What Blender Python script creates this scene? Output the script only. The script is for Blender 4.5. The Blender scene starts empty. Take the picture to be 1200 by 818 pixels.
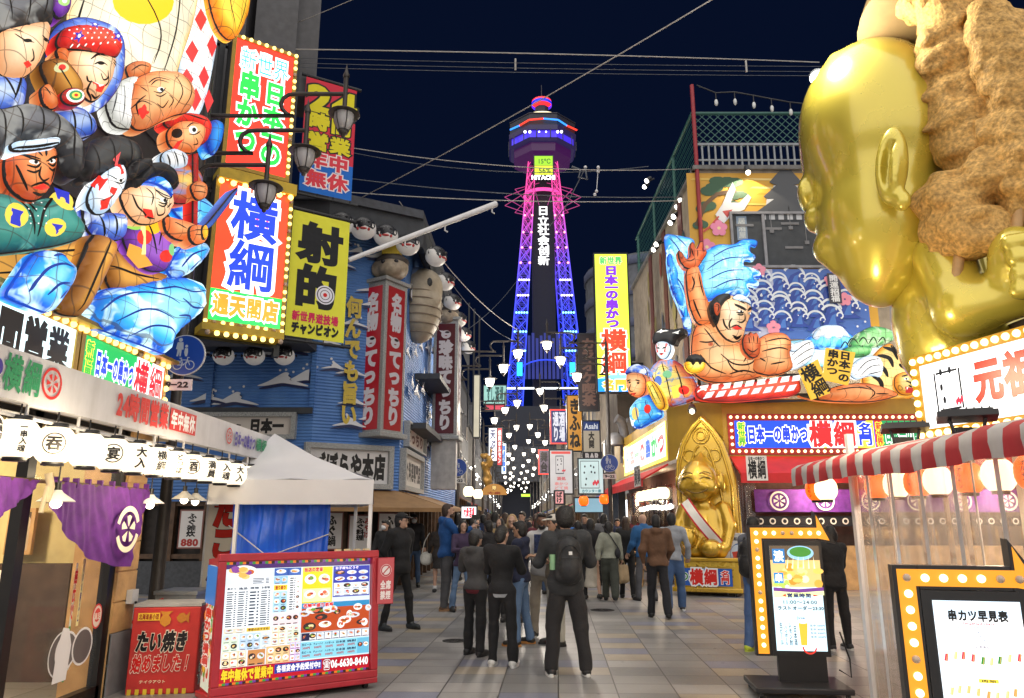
import bpy,math,random
from math import cos,sin,sqrt,hypot,atan2
import numpy as np
from mathutils import Vector,Matrix,geometry
random.seed(7)
R=math.radians
S=bpy.context.scene
COL=S.collection
#camera, world, light, exposure
FPX,PITCH,EYE=866.0,R(13.0),1.6
CP,SP=cos(PITCH),sin(PITCH)
cam=bpy.data.objects.new('camera',bpy.data.cameras.new('camera'));COL.objects.link(cam);S.camera=cam
cam.location=(0,0,EYE);cam.rotation_euler=(R(90)+PITCH,0,0)
cam.data.sensor_fit='HORIZONTAL';cam.data.sensor_width=36;cam.data.lens=36*FPX/1200
cam.data.clip_start=.05;cam.data.clip_end=2000
W=bpy.data.worlds.new('World');S.world=W;W.use_nodes=True
wn=W.node_tree;wn.nodes.clear()
wo=wn.nodes.new('ShaderNodeOutputWorld')
sky=wn.nodes.new('ShaderNodeTexSky');sky.sky_type='NISHITA';sky.sun_disc=False
sky.sun_elevation=R(-4);sky.sun_rotation=R(200);sky.air_density=1.5;sky.dust_density=.4
b1=wn.nodes.new('ShaderNodeBackground');b1.inputs[1].default_value=.0003
b2=wn.nodes.new('ShaderNodeBackground');b2.inputs[0].default_value=(.10,.24,.92,1);b2.inputs[1].default_value=.014
ad=wn.nodes.new('ShaderNodeAddShader')
wn.links.new(sky.outputs[0],b1.inputs[0]);wn.links.new(b1.outputs[0],ad.inputs[0]);wn.links.new(b2.outputs[0],ad.inputs[1])
wn.links.new(ad.outputs[0],wo.inputs[0])
sl=bpy.data.lights.new('night_fill','SUN');sl.energy=2.6;sl.angle=R(130);sl.color=(1,.95,.89)  # wide soft fill added to stand for the street's night ambience
so=bpy.data.objects.new('night_fill',sl);COL.objects.link(so);so.rotation_euler=(R(42),0,R(-12));so.location=(0,-5,30)
S.view_settings.view_transform='Standard';S.view_settings.look='None'
S.view_settings.exposure=.52;S.view_settings.gamma=1;S.view_settings.use_curve_mapping=False
S.cycles.use_denoising=True
S.cycles.sample_clamp_indirect=2.0;S.cycles.sample_clamp_direct=12.0
S.cycles.max_bounces=6;S.cycles.diffuse_bounces=3;S.cycles.glossy_bounces=3;S.cycles.transparent_max_bounces=12
S.cycles.caustics_reflective=False;S.cycles.caustics_refractive=False
#photo pixels -> world
def ray(px,py):
 a,b=(px-600)/FPX,(409-py)/FPX
 return Vector((a,CP-b*SP,SP+b*CP))
def at(px,py,Y=None,X=None,Z=None):
 d=ray(px,py)
 if Y is not None:t=Y/d.y
 elif X is not None:t=X/d.x
 else:t=(Z-EYE)/d.z
 return Vector((d.x*t,d.y*t,EYE+d.z*t))
def ground(px,py):return at(px,py,Z=0)
class Frame:
 """a vertical plane: origin o, horizontal u, up v, outward normal n"""
 def __init__(s,o,u,tilt=0.0):
  s.o=Vector(o);s.u=Vector((u[0],u[1],0)).normalized();s.v=Vector((0,0,1));s.n=s.u.cross(s.v)
  if tilt:
   q=Matrix.Rotation(tilt,3,s.u);s.v=q@s.v;s.n=q@s.n
 def pt(s,u,v,w=0.0):return s.o+s.u*u+s.v*v+s.n*w
 def pix(s,px,py,w=0.0):
  d=ray(px,py);c=Vector((0,0,EYE));o=s.o+s.n*w
  t=(o-c).dot(s.n)/d.dot(s.n);p=c+d*t-s.o
  return(p.dot(s.u),p.dot(s.v))
 def rect(s,x0,y0,x1,y1,w=0.0):
  a,b=s.pix(x0,y0,w),s.pix(x1,y1,w)
  return min(a[0],b[0]),min(a[1],b[1]),max(a[0],b[0]),max(a[1],b[1])
#materials
def srgb(r,g=None,b=None):
 if g is None:
  h=r.lstrip('#');r,g,b=(int(h[i:i+2],16)for i in(0,2,4))
 f=lambda c:c/12.92 if c<=.04045 else((c+.055)/1.055)**2.4
 return tuple(f(x/255)for x in(r,g,b))
def col4(c):
 c=srgb(c)if isinstance(c,str)else c
 return(c[0],c[1],c[2],1)
_M={}
def new_mat(name):
 m=bpy.data.materials.new(name);m.use_nodes=True
 nt=m.node_tree;return m,nt,nt.nodes['Principled BSDF']
def node(nt,typ,**kw):
 n=nt.nodes.new(typ)
 for k,v in kw.items():setattr(n,k,v)
 return n
def mat(name,c=None,rough=.6,metal=0,var=.15,scale=6.0,bump=0.0,bscale=40,spec=None,emis=0,wear=0.0):
 if name in _M:return _M[name]
 m,nt,b=new_mat(name);c=col4(c)
 b.inputs['Roughness'].default_value=rough;b.inputs['Metallic'].default_value=metal
 if spec is not None:b.inputs['Specular IOR Level'].default_value=spec
 tc=node(nt,'ShaderNodeTexCoord')
 nz=node(nt,'ShaderNodeTexNoise');nz.inputs['Scale'].default_value=scale;nz.inputs['Detail'].default_value=5
 nt.links.new(tc.outputs['Object'],nz.inputs['Vector'])
 rp=node(nt,'ShaderNodeValToRGB')
 rp.color_ramp.elements[0].position=.3;rp.color_ramp.elements[1].position=.7
 rp.color_ramp.elements[0].color=tuple(x*(1-var)for x in c[:3])+(1,)
 rp.color_ramp.elements[1].color=tuple(min(1,x*(1+var))for x in c[:3])+(1,)
 nt.links.new(nz.outputs[0],rp.inputs[0]);out=rp.outputs[0]
 if wear:
  n2=node(nt,'ShaderNodeTexNoise');n2.inputs['Scale'].default_value=2.3;n2.inputs['Detail'].default_value=9;n2.inputs['Roughness'].default_value=.7
  mp=node(nt,'ShaderNodeMapping');mp.inputs['Scale'].default_value=(1,1,.25)
  nt.links.new(tc.outputs['Object'],mp.inputs[0]);nt.links.new(mp.outputs[0],n2.inputs['Vector'])
  r2=node(nt,'ShaderNodeValToRGB');r2.color_ramp.elements[0].position=.45;r2.color_ramp.elements[1].position=.75
  r2.color_ramp.elements[0].color=(0,0,0,1);r2.color_ramp.elements[1].color=(wear,wear,wear,1)
  nt.links.new(n2.outputs[0],r2.inputs[0])
  mx=node(nt,'ShaderNodeMixRGB');mx.inputs[2].default_value=(.06,.055,.05,1)
  nt.links.new(r2.outputs[0],mx.inputs[0]);nt.links.new(out,mx.inputs[1]);out=mx.outputs[0]
 nt.links.new(out,b.inputs['Base Color'])
 if bump:
  n3=node(nt,'ShaderNodeTexNoise');n3.inputs['Scale'].default_value=bscale;n3.inputs['Detail'].default_value=4
  nt.links.new(tc.outputs['Object'],n3.inputs['Vector'])
  bp=node(nt,'ShaderNodeBump');bp.inputs['Strength'].default_value=bump;bp.inputs['Distance'].default_value=.02
  nt.links.new(n3.outputs[0],bp.inputs['Height']);nt.links.new(bp.outputs[0],b.inputs['Normal'])
 if emis:
  nt.links.new(out,b.inputs['Emission Color']);b.inputs['Emission Strength'].default_value=emis
 _M[name]=m;return m
def glow(name,c,st=1.0,sample=True,base=.1):
 """something that gives off light: a lamp, a bulb, a lit panel"""
 if name in _M:return _M[name]
 m,nt,b=new_mat(name);c=col4(c)
 b.inputs['Base Color'].default_value=tuple(x*base for x in c[:3])+(1,)
 b.inputs['Emission Color'].default_value=c;b.inputs['Emission Strength'].default_value=st
 b.inputs['Roughness'].default_value=.35
 if not sample:m.cycles.emission_sampling='NONE'
 _M[name]=m;return m
def printed(name,st=0.0,rough=.5,uneven=0.0,sample=True,cloth=0.0):
 """printed surface coloured by the mesh's own 'Col' attribute; st > 0: it gives off light"""
 if name in _M:return _M[name]
 m,nt,b=new_mat(name)
 at_=node(nt,'ShaderNodeAttribute',attribute_name='Col')
 b.inputs['Roughness'].default_value=rough
 src=at_.outputs['Color']
 if st:
  mu=node(nt,'ShaderNodeMixRGB',blend_type='MULTIPLY');mu.inputs[0].default_value=1;mu.inputs[2].default_value=(.25,.25,.25,1)
  nt.links.new(src,mu.inputs[1]);nt.links.new(mu.outputs[0],b.inputs['Base Color'])
  nt.links.new(src,b.inputs['Emission Color']);b.inputs['Emission Strength'].default_value=st
  if uneven:
   tc=node(nt,'ShaderNodeTexCoord');nz=node(nt,'ShaderNodeTexNoise');nz.inputs['Scale'].default_value=2.2;nz.inputs['Detail'].default_value=1
   mr=node(nt,'ShaderNodeMapRange');mr.inputs[1].default_value=.25;mr.inputs[2].default_value=.75
   mr.inputs[3].default_value=st*(1-uneven);mr.inputs[4].default_value=st*(1+uneven)
   nt.links.new(tc.outputs['Object'],nz.inputs['Vector']);nt.links.new(nz.outputs[0],mr.inputs[0]);nt.links.new(mr.outputs[0],b.inputs['Emission Strength'])
  if not sample:m.cycles.emission_sampling='NONE'
 else:
  nt.links.new(src,b.inputs['Base Color'])
  if cloth:
   tc=node(nt,'ShaderNodeTexCoord');nz=node(nt,'ShaderNodeTexNoise');nz.inputs['Scale'].default_value=3
   bp=node(nt,'ShaderNodeBump');bp.inputs['Strength'].default_value=cloth;bp.inputs['Distance'].default_value=.08
   nt.links.new(tc.outputs['Object'],nz.inputs['Vector']);nt.links.new(nz.outputs[0],bp.inputs['Height']);nt.links.new(bp.outputs[0],b.inputs['Normal'])
 _M[name]=m;return m
#objects
ORG={}
def tag(o,label=None,cat=None,group=None,kind=None):
 if label:o['label']=label
 if cat:o['category']=cat
 if group:o['group']=group
 if kind:o['kind']=kind
 return o
def thing(name,label,cat,loc=(0,0,0),group=None,rz=0):
 o=bpy.data.objects.new(name,None);COL.objects.link(o);o.empty_display_size=.1
 o.location=loc;o.rotation_euler=(0,0,rz);ORG[o.name]=Vector(loc)
 return tag(o,label,cat,group)
def dup(root,loc=None,rz=None,label=None,group=None):
 def cp(o,par):
  c=o.copy();COL.objects.link(c)
  if par is not None:c.parent=par;c.matrix_parent_inverse=o.matrix_parent_inverse.copy()
  for ch in KIDS.get(o.name,[]):cp(ch,c)
  return c
 r=cp(root,None)
 if loc is not None:r.location=loc;ORG[r.name]=Vector(loc)
 if rz is not None:r.rotation_euler=(0,0,rz)
 if label:r['label']=label
 if group:r['group']=group
 return r
KIDS={}
def adopt(o,parent):
 o.parent=parent;KIDS.setdefault(parent.name,[]).append(o);ORG[o.name]=ORG.get(parent.name,Vector())
class MB:
 """collects shapes; build() links them as one mesh object"""
 def __init__(s):s.v=[];s.f=[];s.mi=[];s.c=[];s.cur=0;s.colr=(1,1,1);s.ed=None;s.sm=[];s.smooth=False;s.hc=False
 def add(s,vs,fs,smooth=None):
  n=len(s.v);s.v+=[tuple(p)for p in vs]
  for f in fs:s.f.append([n+i for i in f]);s.mi.append(s.cur);s.c.append(s.colr);s.sm.append(s.smooth if smooth is None else smooth)
  return s
 def mat(s,i):s.cur=i;return s
 def color(s,c):s.hc=True;s.colr=col4(c)[:3];return s
 def box(s,x0,y0,z0,x1,y1,z1):
  v=[(x,y,z)for z in(z0,z1)for y in(y0,y1)for x in(x0,x1)]
  return s.add(v,[(0,2,3,1),(4,5,7,6),(0,1,5,4),(2,6,7,3),(0,4,6,2),(1,3,7,5)],False)
 def bx(s,c,sz,rz=0,rot=None):
  M=rot if rot is not None else Matrix.Rotation(rz,3,'Z');c=Vector(c)
  v=[c+M@Vector((x*sz[0]/2,y*sz[1]/2,z*sz[2]/2))for z in(-1,1)for y in(-1,1)for x in(-1,1)]
  return s.add(v,[(0,2,3,1),(4,5,7,6),(0,1,5,4),(2,6,7,3),(0,4,6,2),(1,3,7,5)],False)
 def fbox(s,F,u0,v0,u1,v1,w0,w1):
  p=[F.pt(u,v,w)for w in(w0,w1)for v in(v0,v1)for u in(u0,u1)]
  return s.add(p,[(0,2,3,1),(4,5,7,6),(0,1,5,4),(2,6,7,3),(0,4,6,2),(1,3,7,5)],False)
 def frim(s,F,u0,v0,u1,v1,t,w0,w1):
  s.fbox(F,u0-t,v0-t,u1+t,v0,w0,w1);s.fbox(F,u0-t,v1,u1+t,v1+t,w0,w1)
  s.fbox(F,u0-t,v0,u0,v1,w0,w1);return s.fbox(F,u1,v0,u1+t,v1,w0,w1)
 def ring(s,c,ax,r,n):
  ax=Vector(ax).normalized();a=ax.orthogonal().normalized();b=ax.cross(a)
  return[Vector(c)+a*(r*cos(2*math.pi*k/n))+b*(r*sin(2*math.pi*k/n))for k in range(n)]
 def cyl(s,p0,p1,r0,r1=None,n=12,cap=True,smooth=True):
  r1=r0 if r1 is None else r1;ax=Vector(p1)-Vector(p0)
  v=s.ring(p0,ax,r0,n)+s.ring(p1,ax,r1,n)
  s.add(v,[(i,(i+1)%n,n+(i+1)%n,n+i)for i in range(n)],smooth)
  if cap:s.add(v[:n],[tuple(reversed(range(n)))],False);s.add(v[n:],[tuple(range(n))],False)
  return s
 def tube(s,path,r,n=8,cap=True):
  P=[Vector(p)for p in path];rr=r if isinstance(r,(list,tuple))else[r]*len(P)
  rings=[];a=None
  for i,p in enumerate(P):
   t=(P[min(i+1,len(P)-1)]-P[max(i-1,0)]).normalized()
   if a is None:a=t.orthogonal().normalized()
   else:a=(a-t*a.dot(t)).normalized()
   b=t.cross(a)
   rings.append([p+(a*cos(2*math.pi*k/n)+b*sin(2*math.pi*k/n))*rr[i]for k in range(n)])
  v=[q for g in rings for q in g]
  f=[(i*n+k,i*n+(k+1)%n,(i+1)*n+(k+1)%n,(i+1)*n+k)for i in range(len(P)-1)for k in range(n)]
  s.add(v,f,True)
  if cap:s.add(rings[0],[tuple(reversed(range(n)))],False);s.add(rings[-1],[tuple(range(n))],False)
  return s
 def lathe(s,prof,c=(0,0,0),n=20,axis='Z',smooth=True):
  c=Vector(c);v=[]
  for r,h in prof:
   for k in range(n):
    a=2*math.pi*k/n;x,y=r*cos(a),r*sin(a)
    v.append(c+(Vector((x,y,h))if axis=='Z'else Vector((x,h,y))if axis=='Y'else Vector((h,x,y))))
  m=len(prof)
  s.add(v,[(i*n+k,i*n+(k+1)%n,(i+1)*n+(k+1)%n,(i+1)*n+k)for i in range(m-1)for k in range(n)],smooth)
  return s
 def ball(s,c,r,n=12,m=8,sx=1,sy=1,sz=1):
  return s.lathe_ell(c,r*sx,r*sy,r*sz,n,m)
 def lathe_ell(s,c,rx,ry,rz,n=12,m=8):
  c=Vector(c);v=[]
  for i in range(m+1):
   a=math.pi*i/m-math.pi/2
   for k in range(n):
    b=2*math.pi*k/n
    v.append(c+Vector((rx*cos(a)*cos(b),ry*cos(a)*sin(b),rz*sin(a))))
  return s.add(v,[(i*n+k,i*n+(k+1)%n,(i+1)*n+(k+1)%n,(i+1)*n+k)for i in range(m)for k in range(n)],True)
 def poly(s,F,pts,w):
  tri=geometry.tessellate_polygon([[Vector((p[0],p[1],0))for p in pts]])
  return s.add([F.pt(p[0],p[1],w)for p in pts],[tuple(t)for t in tri],False)
 def prism(s,F,pts,w0,w1):
  n=len(pts);tri=geometry.tessellate_polygon([[Vector((p[0],p[1],0))for p in pts]])
  v=[F.pt(p[0],p[1],w0)for p in pts]+[F.pt(p[0],p[1],w1)for p in pts]
  s.add(v,[tuple(t)for t in tri]+[tuple(n+i for i in t)for t in tri]+[(i,(i+1)%n,n+(i+1)%n,n+i)for i in range(n)],False)
  return s
 def quad(s,a,b,c,d):return s.add([a,b,c,d],[(0,1,2,3)],False)
 def build(s,name,mats,parent=None,local=False,loc=None,bevel=0,wire=False):
  me=bpy.data.meshes.new(name);org=Vector((0,0,0))
  if parent is not None and not local:org=ORG.get(parent.name,Vector())
  if parent is None and loc is not None:org=Vector(loc)
  vv=np.array(s.v,dtype=float).reshape(-1,3)-np.array(org)
  me.from_pydata(vv.tolist(),[],s.f)
  mats=mats if isinstance(mats,(list,tuple))else[mats]
  for m in mats:me.materials.append(m)
  if len(mats)>1:me.polygons.foreach_set('material_index',s.mi)
  me.polygons.foreach_set('use_smooth',s.sm)
  if s.hc:
   ca=me.color_attributes.new('Col','FLOAT_COLOR','CORNER')
   cnt=np.array([len(f)for f in s.f]);arr=np.ones((cnt.sum(),4),dtype=np.float32)
   arr[:,:3]=np.repeat(np.array(s.c,dtype=np.float32),cnt,axis=0)
   ca.data.foreach_set('color',arr.ravel())
  if s.ed is not None:
   ea=me.attributes.new('ed','FLOAT','POINT');ea.data.foreach_set('value',np.array(s.ed,dtype=np.float32))
  me.update()
  o=bpy.data.objects.new(name,me);COL.objects.link(o)
  if parent is not None:adopt(o,parent)
  elif loc is not None:o.location=loc;ORG[o.name]=Vector(loc)
  else:ORG[o.name]=Vector()
  if bevel:
   md=o.modifiers.new('bevel','BEVEL');md.width=bevel;md.segments=2;md.limit_method='ANGLE'
  return o
def inst(mesh_obj,name,parent,loc,sc=None,rot=None):
 """another object sharing mesh_obj's mesh, at world loc, as a part of parent"""
 o=bpy.data.objects.new(name,mesh_obj.data);COL.objects.link(o)
 if parent is not None:adopt(o,parent);o.location=Vector(loc)-ORG[parent.name]
 else:o.location=loc
 if sc is not None:o.scale=sc if isinstance(sc,(list,tuple))else(sc,)*3
 if rot is not None:o.rotation_euler=rot
 return o
#lettering
_G={}
def _contours(ch):
 c=bpy.data.curves.new('glyph','FONT');c.body=ch;c.fill_mode='NONE';c.resolution_u=3
 o=bpy.data.objects.new('glyph',c);me=bpy.data.meshes.new_from_object(o)
 co=[(v.co.x,v.co.y)for v in me.vertices];nb={}
 for e in me.edges:
  a,b=e.vertices;nb.setdefault(a,[]).append(b);nb.setdefault(b,[]).append(a)
 seen=set();out=[]
 for st in range(len(co)):
  if st in seen or st not in nb:continue
  lp=[st];seen.add(st);prev,cur=None,st
  while True:
   nx=[k for k in nb[cur]if k!=prev and k not in seen]
   if not nx:break
   k=(cur+1)if(cur+1)in nx else nx[0]
   prev,cur=cur,k;lp.append(cur);seen.add(cur)
  if len(lp)>2:out.append(np.array([co[i]for i in lp]))
 bpy.data.objects.remove(o);bpy.data.curves.remove(c);bpy.data.meshes.remove(me)
 return out
def _area(p):x,y=p[:,0],p[:,1];return.5*np.sum(x*np.roll(y,-1)-np.roll(x,-1)*y)
def glyph(ch,off=0.0):
 """(verts 2D, tris, bbox of the un-offset glyph) in em units; off grows the strokes"""
 if('c',ch)not in _G:
  _G[('c',ch)]=_contours(ch);per=sum(np.hypot(*(np.roll(p,-1,0)-p).T).sum()for p in _G[('c',ch)]);_G[('f',ch)]=min(1,max(.16,(9.5/max(per,.1))**2.4))
 off*=_G[('f',ch)]if off<=.075 else 1
 key=(ch,round(off,3))
 if key in _G:return _G[key]
 cs=_G[('c',ch)]
 if not cs:_G[key]=([],[],(0,0,.3,0));return _G[key]
 big=max(cs,key=lambda p:abs(_area(p)));sg=1 if _area(big)>0 else-1
 allp=np.vstack(cs);bb=(allp[:,0].min(),allp[:,1].min(),allp[:,0].max(),allp[:,1].max())
 outc=[]
 for p in cs:
  p=p if sg>0 else p[::-1]
  d=np.roll(p,-1,0)-p;keep=np.hypot(d[:,0],d[:,1])>1e-5;p=p[keep]
  if len(p)<3:continue
  if off:
   e=np.roll(p,-1,0)-p;e/=np.maximum(np.hypot(e[:,0],e[:,1]),1e-9)[:,None]
   nrm=np.stack([e[:,1],-e[:,0]],1);n0=np.roll(nrm,1,0)
   b=nrm+n0;l2=np.maximum((b*b).sum(1),.35);p=p+b*(2*off/l2)[:,None]
  outc.append(p)
 vs,es=[],[]
 for p in outc:
  n=len(vs);vs+=[Vector(q)for q in p];es+=[(n+i,n+(i+1)%len(p))for i in range(len(p))]
 r=geometry.delaunay_2d_cdt(vs,es,[],0,1e-5)
 V=np.array([tuple(v)for v in r[0]]);T=[tuple(t)for t in r[2]]
 if T:
  Ta=np.array(T);cen=V[Ta].mean(1);wnd=np.zeros(len(T))
  for p in outc:
   q=np.roll(p,-1,0)
   for(x0,y0),(x1,y1)in zip(p,q):
    up=(y0<=cen[:,1])&(y1>cen[:,1]);dn=(y0>cen[:,1])&(y1<=cen[:,1])
    cr=(x1-x0)*(cen[:,1]-y0)-(cen[:,0]-x0)*(y1-y0)
    wnd+=(up&(cr>0)).astype(float)-(dn&(cr<0)).astype(float)
  T=[t for t,w in zip(T,wnd)if w>.5]
 _G[key]=(V,T,bb);return _G[key]
def layout(body,vertical=False,gap=.06,vgap=.04):
 """[(char, x, y)] of glyph boxes plus total w,h in em; each glyph stays in its own box"""
 out=[];lines=body.split('\n')
 if vertical:
  W_=len(lines)*(1+gap)
  for li,ln in enumerate(lines):
   x=W_-(li+1)*(1+gap);y=0
   for ch in ln:
    if ch==' ':y-=.5;continue
    g=glyph(ch);bb=g[2];h=max(.35,bb[3]-bb[1])if ch in 'ー一の|・'else.95
    h=.95 if ch!='一'else.5
    rot=ch in 'ー〜'
    out.append((ch,x+.5,y-h/2,1,rot));y-=h+vgap
  return out
 y=0
 for ln in lines:
  x=0
  for ch in ln:
   if ch==' ':x+=.3;continue
   bb=glyph(ch)[2]
   w=1.0 if ord(ch)>0x2e80 else(max(.42,bb[2]-bb[0])if ch.isdigit()else bb[2]-bb[0])+.09
   out.append((ch,x+w/2,y,ord(ch)<=0x2e80,False));x+=w+(gap if ord(ch)>0x2e80 else.02)
  y-=1.15
 return out
class Card:
 """a flat printed / backlit sheet in a frame; every layer lies 2 mm above the one before"""
 def __init__(s,F,w=0.0):s.F=F;s.w=w;s.mb=MB();s.step=.0008
 def up(s):s.w+=s.step;return s.w
 def rect(s,u0,v0,u1,v1,c):
  s.up();s.mb.color(c).add([s.F.pt(u0,v0,s.w),s.F.pt(u1,v0,s.w),s.F.pt(u1,v1,s.w),s.F.pt(u0,v1,s.w)],[(0,1,2,3)],False);return s
 def poly(s,pts,c):s.up();s.mb.color(c).poly(s.F,pts,s.w);return s
 def disc(s,u,v,r,c,n=16,ry=None):
  ry=r if ry is None else ry
  return s.poly([(u+r*cos(2*math.pi*k/n),v+ry*sin(2*math.pi*k/n))for k in range(n)],c)
 def many(s,shapes):
  s.up()
  for pts,c in shapes:s.mb.color(c).poly(s.F,pts,s.w)
  return s
 def stroke(s,pts,wd,c):
  P=[Vector(p)for p in pts];L,Rr=[],[]
  for i,p in enumerate(P):
   t=(P[min(i+1,len(P)-1)]-P[max(i-1,0)]).normalized();n=Vector((-t.y,t.x))*wd/2
   L.append(p+n);Rr.append(p-n)
  s.up();s.mb.color(c);v=[s.F.pt(q.x,q.y,s.w)for q in L+Rr];m=len(P)
  s.mb.add(v,[(i,m+i,m+i+1,i+1)for i in range(m-1)],False);return s
 def ring(s,u,v,r,wd,c,n=28,a0=0,a1=360):
  return s.stroke([(u+r*cos(R(a0+(a1-a0)*k/n)),v+r*sin(R(a0+(a1-a0)*k/n)))for k in range(n+1)],wd,c)
 def text(s,body,u0,v0,u1,v1,c,bold=.0,outline=None,vertical=False,gap=.06,skew=0,rot=0):
  """fit the lines into the rect; outline = [(extra, colour), ...] from the outside in"""
  L=layout(body,vertical,gap)
  if not L:return s
  xs,ys=[],[]
  for ch,x,y,lat,rt in L:
   bb=glyph(ch)[2]
   if lat is True:xs+=[x-(bb[2]-bb[0])/2,x+(bb[2]-bb[0])/2];ys+=[y+bb[1],y+bb[3]]
   elif vertical:xs+=[x-.5,x+.5];hh=.25 if ch=='一'else.47;ys+=[y-hh,y+hh]
   else:xs+=[x-.48,x+.48];ys+=[y-.1,y+.85]
  x0,x1,y0,y1=min(xs),max(xs),min(ys),max(ys);sx,sy=(u1-u0)/(x1-x0),(v1-v0)/(y1-y0)
  cu,cv=(u0+u1)/2,(v0+v1)/2;cr,sr=cos(rot),sin(rot)
  for ex,cc in list(outline or[])+[(0,c)]:
   s.up();s.mb.color(cc)
   for k,(ch,x,y,lat,rt)in enumerate(L):
    V,T,bb=glyph(ch,bold if not ex else max(.0751,bold*.5+ex))
    if not len(T):continue
    mx,my=(bb[0]+bb[2])/2,(bb[1]+bb[3])/2;pts=[]
    for a,b in V:
     if rt:a,b=mx+(b-my),my-(a-mx)
     if lat is True:px,py=x+a-mx,y+b
     elif vertical:px,py=x+a-mx,y+b-my
     else:px,py=x+(a-mx),y+b
     uu=u0+(px-x0)*sx;vv=v0+(py-y0)*sy;uu+=(vv-cv)*skew
     if rot:uu,vv=cu+(uu-cu)*cr-(vv-cv)*sr,cv+(uu-cu)*sr+(vv-cv)*cr
     pts.append(s.F.pt(uu,vv,s.w+(k%2)*.0006))
    s.mb.add(pts,T,False)
  return s
 def build(s,name,m,parent):return s.mb.build(name,m,parent)
#smooth organic shapes (signed distance -> surface nets)
def sdf_mesh(prims,vox,k=.03,noise=None):
 """prims: ('c',p0,p1,r0,r1[,k]) round cone, ('e',c,(rx,ry,rz)[,rotmatrix][,k]) ellipsoid; a leading '-' subtracts.
    returns verts (n,3), quads"""
 lo=np.array([1e9]*3);hi=-lo
 for p in prims:
  if p[0][0]=='-'or p[0]=='clip':continue
  if p[0]=='c':a,b,r=np.array(p[1]),np.array(p[2]),max(p[3],p[4])
  else:a=b=np.array(p[1]);r=max(p[2])
  lo=np.minimum(lo,np.minimum(a,b)-r);hi=np.maximum(hi,np.maximum(a,b)+r)
 lo-=3*vox+k;hi+=3*vox+k
 n=np.ceil((hi-lo)/vox).astype(int)+1
 ax=[lo[i]+np.arange(n[i])*vox for i in range(3)]
 D=np.full(n,1.0,dtype=np.float32)
 for p in prims:
  if p[0]=='clip':
   D=np.maximum(D,np.maximum(p[1]-ax[2],ax[2]-p[2])[None,None,:].astype(np.float32));continue
  neg=p[0][0]=='-';ty=p[0][-1]
  if ty=='c':
   a,b,r0,r1=np.array(p[1],float),np.array(p[2],float),p[3],p[4];kk=p[5]if len(p)>5 else k
   pl,ph=np.minimum(a,b)-max(r0,r1),np.maximum(a,b)+max(r0,r1);rot=None
  else:
   a=np.array(p[1],float);rr=np.array(p[2],float);rot=None;kk=k
   for q in p[3:]:
    if isinstance(q,(int,float)):kk=q
    elif q is not None:rot=np.array(q)
   m_=rr.max()if rot is not None else rr;pl,ph=a-m_,a+m_
  mg=kk*1.3+2*vox+.02
  i0=np.clip(((pl-mg-lo)/vox).astype(int),0,n-1);i1=np.clip(((ph+mg-lo)/vox).astype(int)+2,1,n)
  sl_=tuple(slice(i0[i],i1[i])for i in range(3))
  X=(ax[0][sl_[0]])[:,None,None];Y=(ax[1][sl_[1]])[None,:,None];Z=(ax[2][sl_[2]])[None,None,:]
  if ty=='c':
   ba=b-a;l2=max(ba.dot(ba),1e-9)
   t=np.clip(((X-a[0])*ba[0]+(Y-a[1])*ba[1]+(Z-a[2])*ba[2])/l2,0,1)
   d=np.sqrt((X-a[0]-t*ba[0])**2+(Y-a[1]-t*ba[1])**2+(Z-a[2]-t*ba[2])**2)-(r0+(r1-r0)*t)
  else:
   x,y,z=X-a[0],Y-a[1],Z-a[2]
   if rot is not None:
    x,y,z=(rot[0][0]*x+rot[1][0]*y+rot[2][0]*z,rot[0][1]*x+rot[1][1]*y+rot[2][1]*z,rot[0][2]*x+rot[1][2]*y+rot[2][2]*z)
   k0=np.sqrt((x/rr[0])**2+(y/rr[1])**2+(z/rr[2])**2)
   k1=np.sqrt((x/rr[0]**2)**2+(y/rr[1]**2)**2+(z/rr[2]**2)**2)
   d=np.where(k1>1e-6,k0*(k0-1)/np.maximum(k1,1e-6),-rr.min())
  cur=D[sl_]
  if neg:
   d=-d;h=np.clip(.5-.5*(d-cur)/-kk,0,1)if False else np.clip(.5+.5*(d-cur)/kk,0,1)
   D[sl_]=cur*(1-h)+d*h+kk*h*(1-h)
  else:
   h=np.clip(.5+.5*(cur-d)/kk,0,1)
   D[sl_]=cur*(1-h)+d*h-kk*h*(1-h)
 if noise is not None:
  D+=noise(ax[0][:,None,None],ax[1][None,:,None],ax[2][None,None,:]).astype(np.float32)
 return surface_nets(D,lo,vox)
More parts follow.
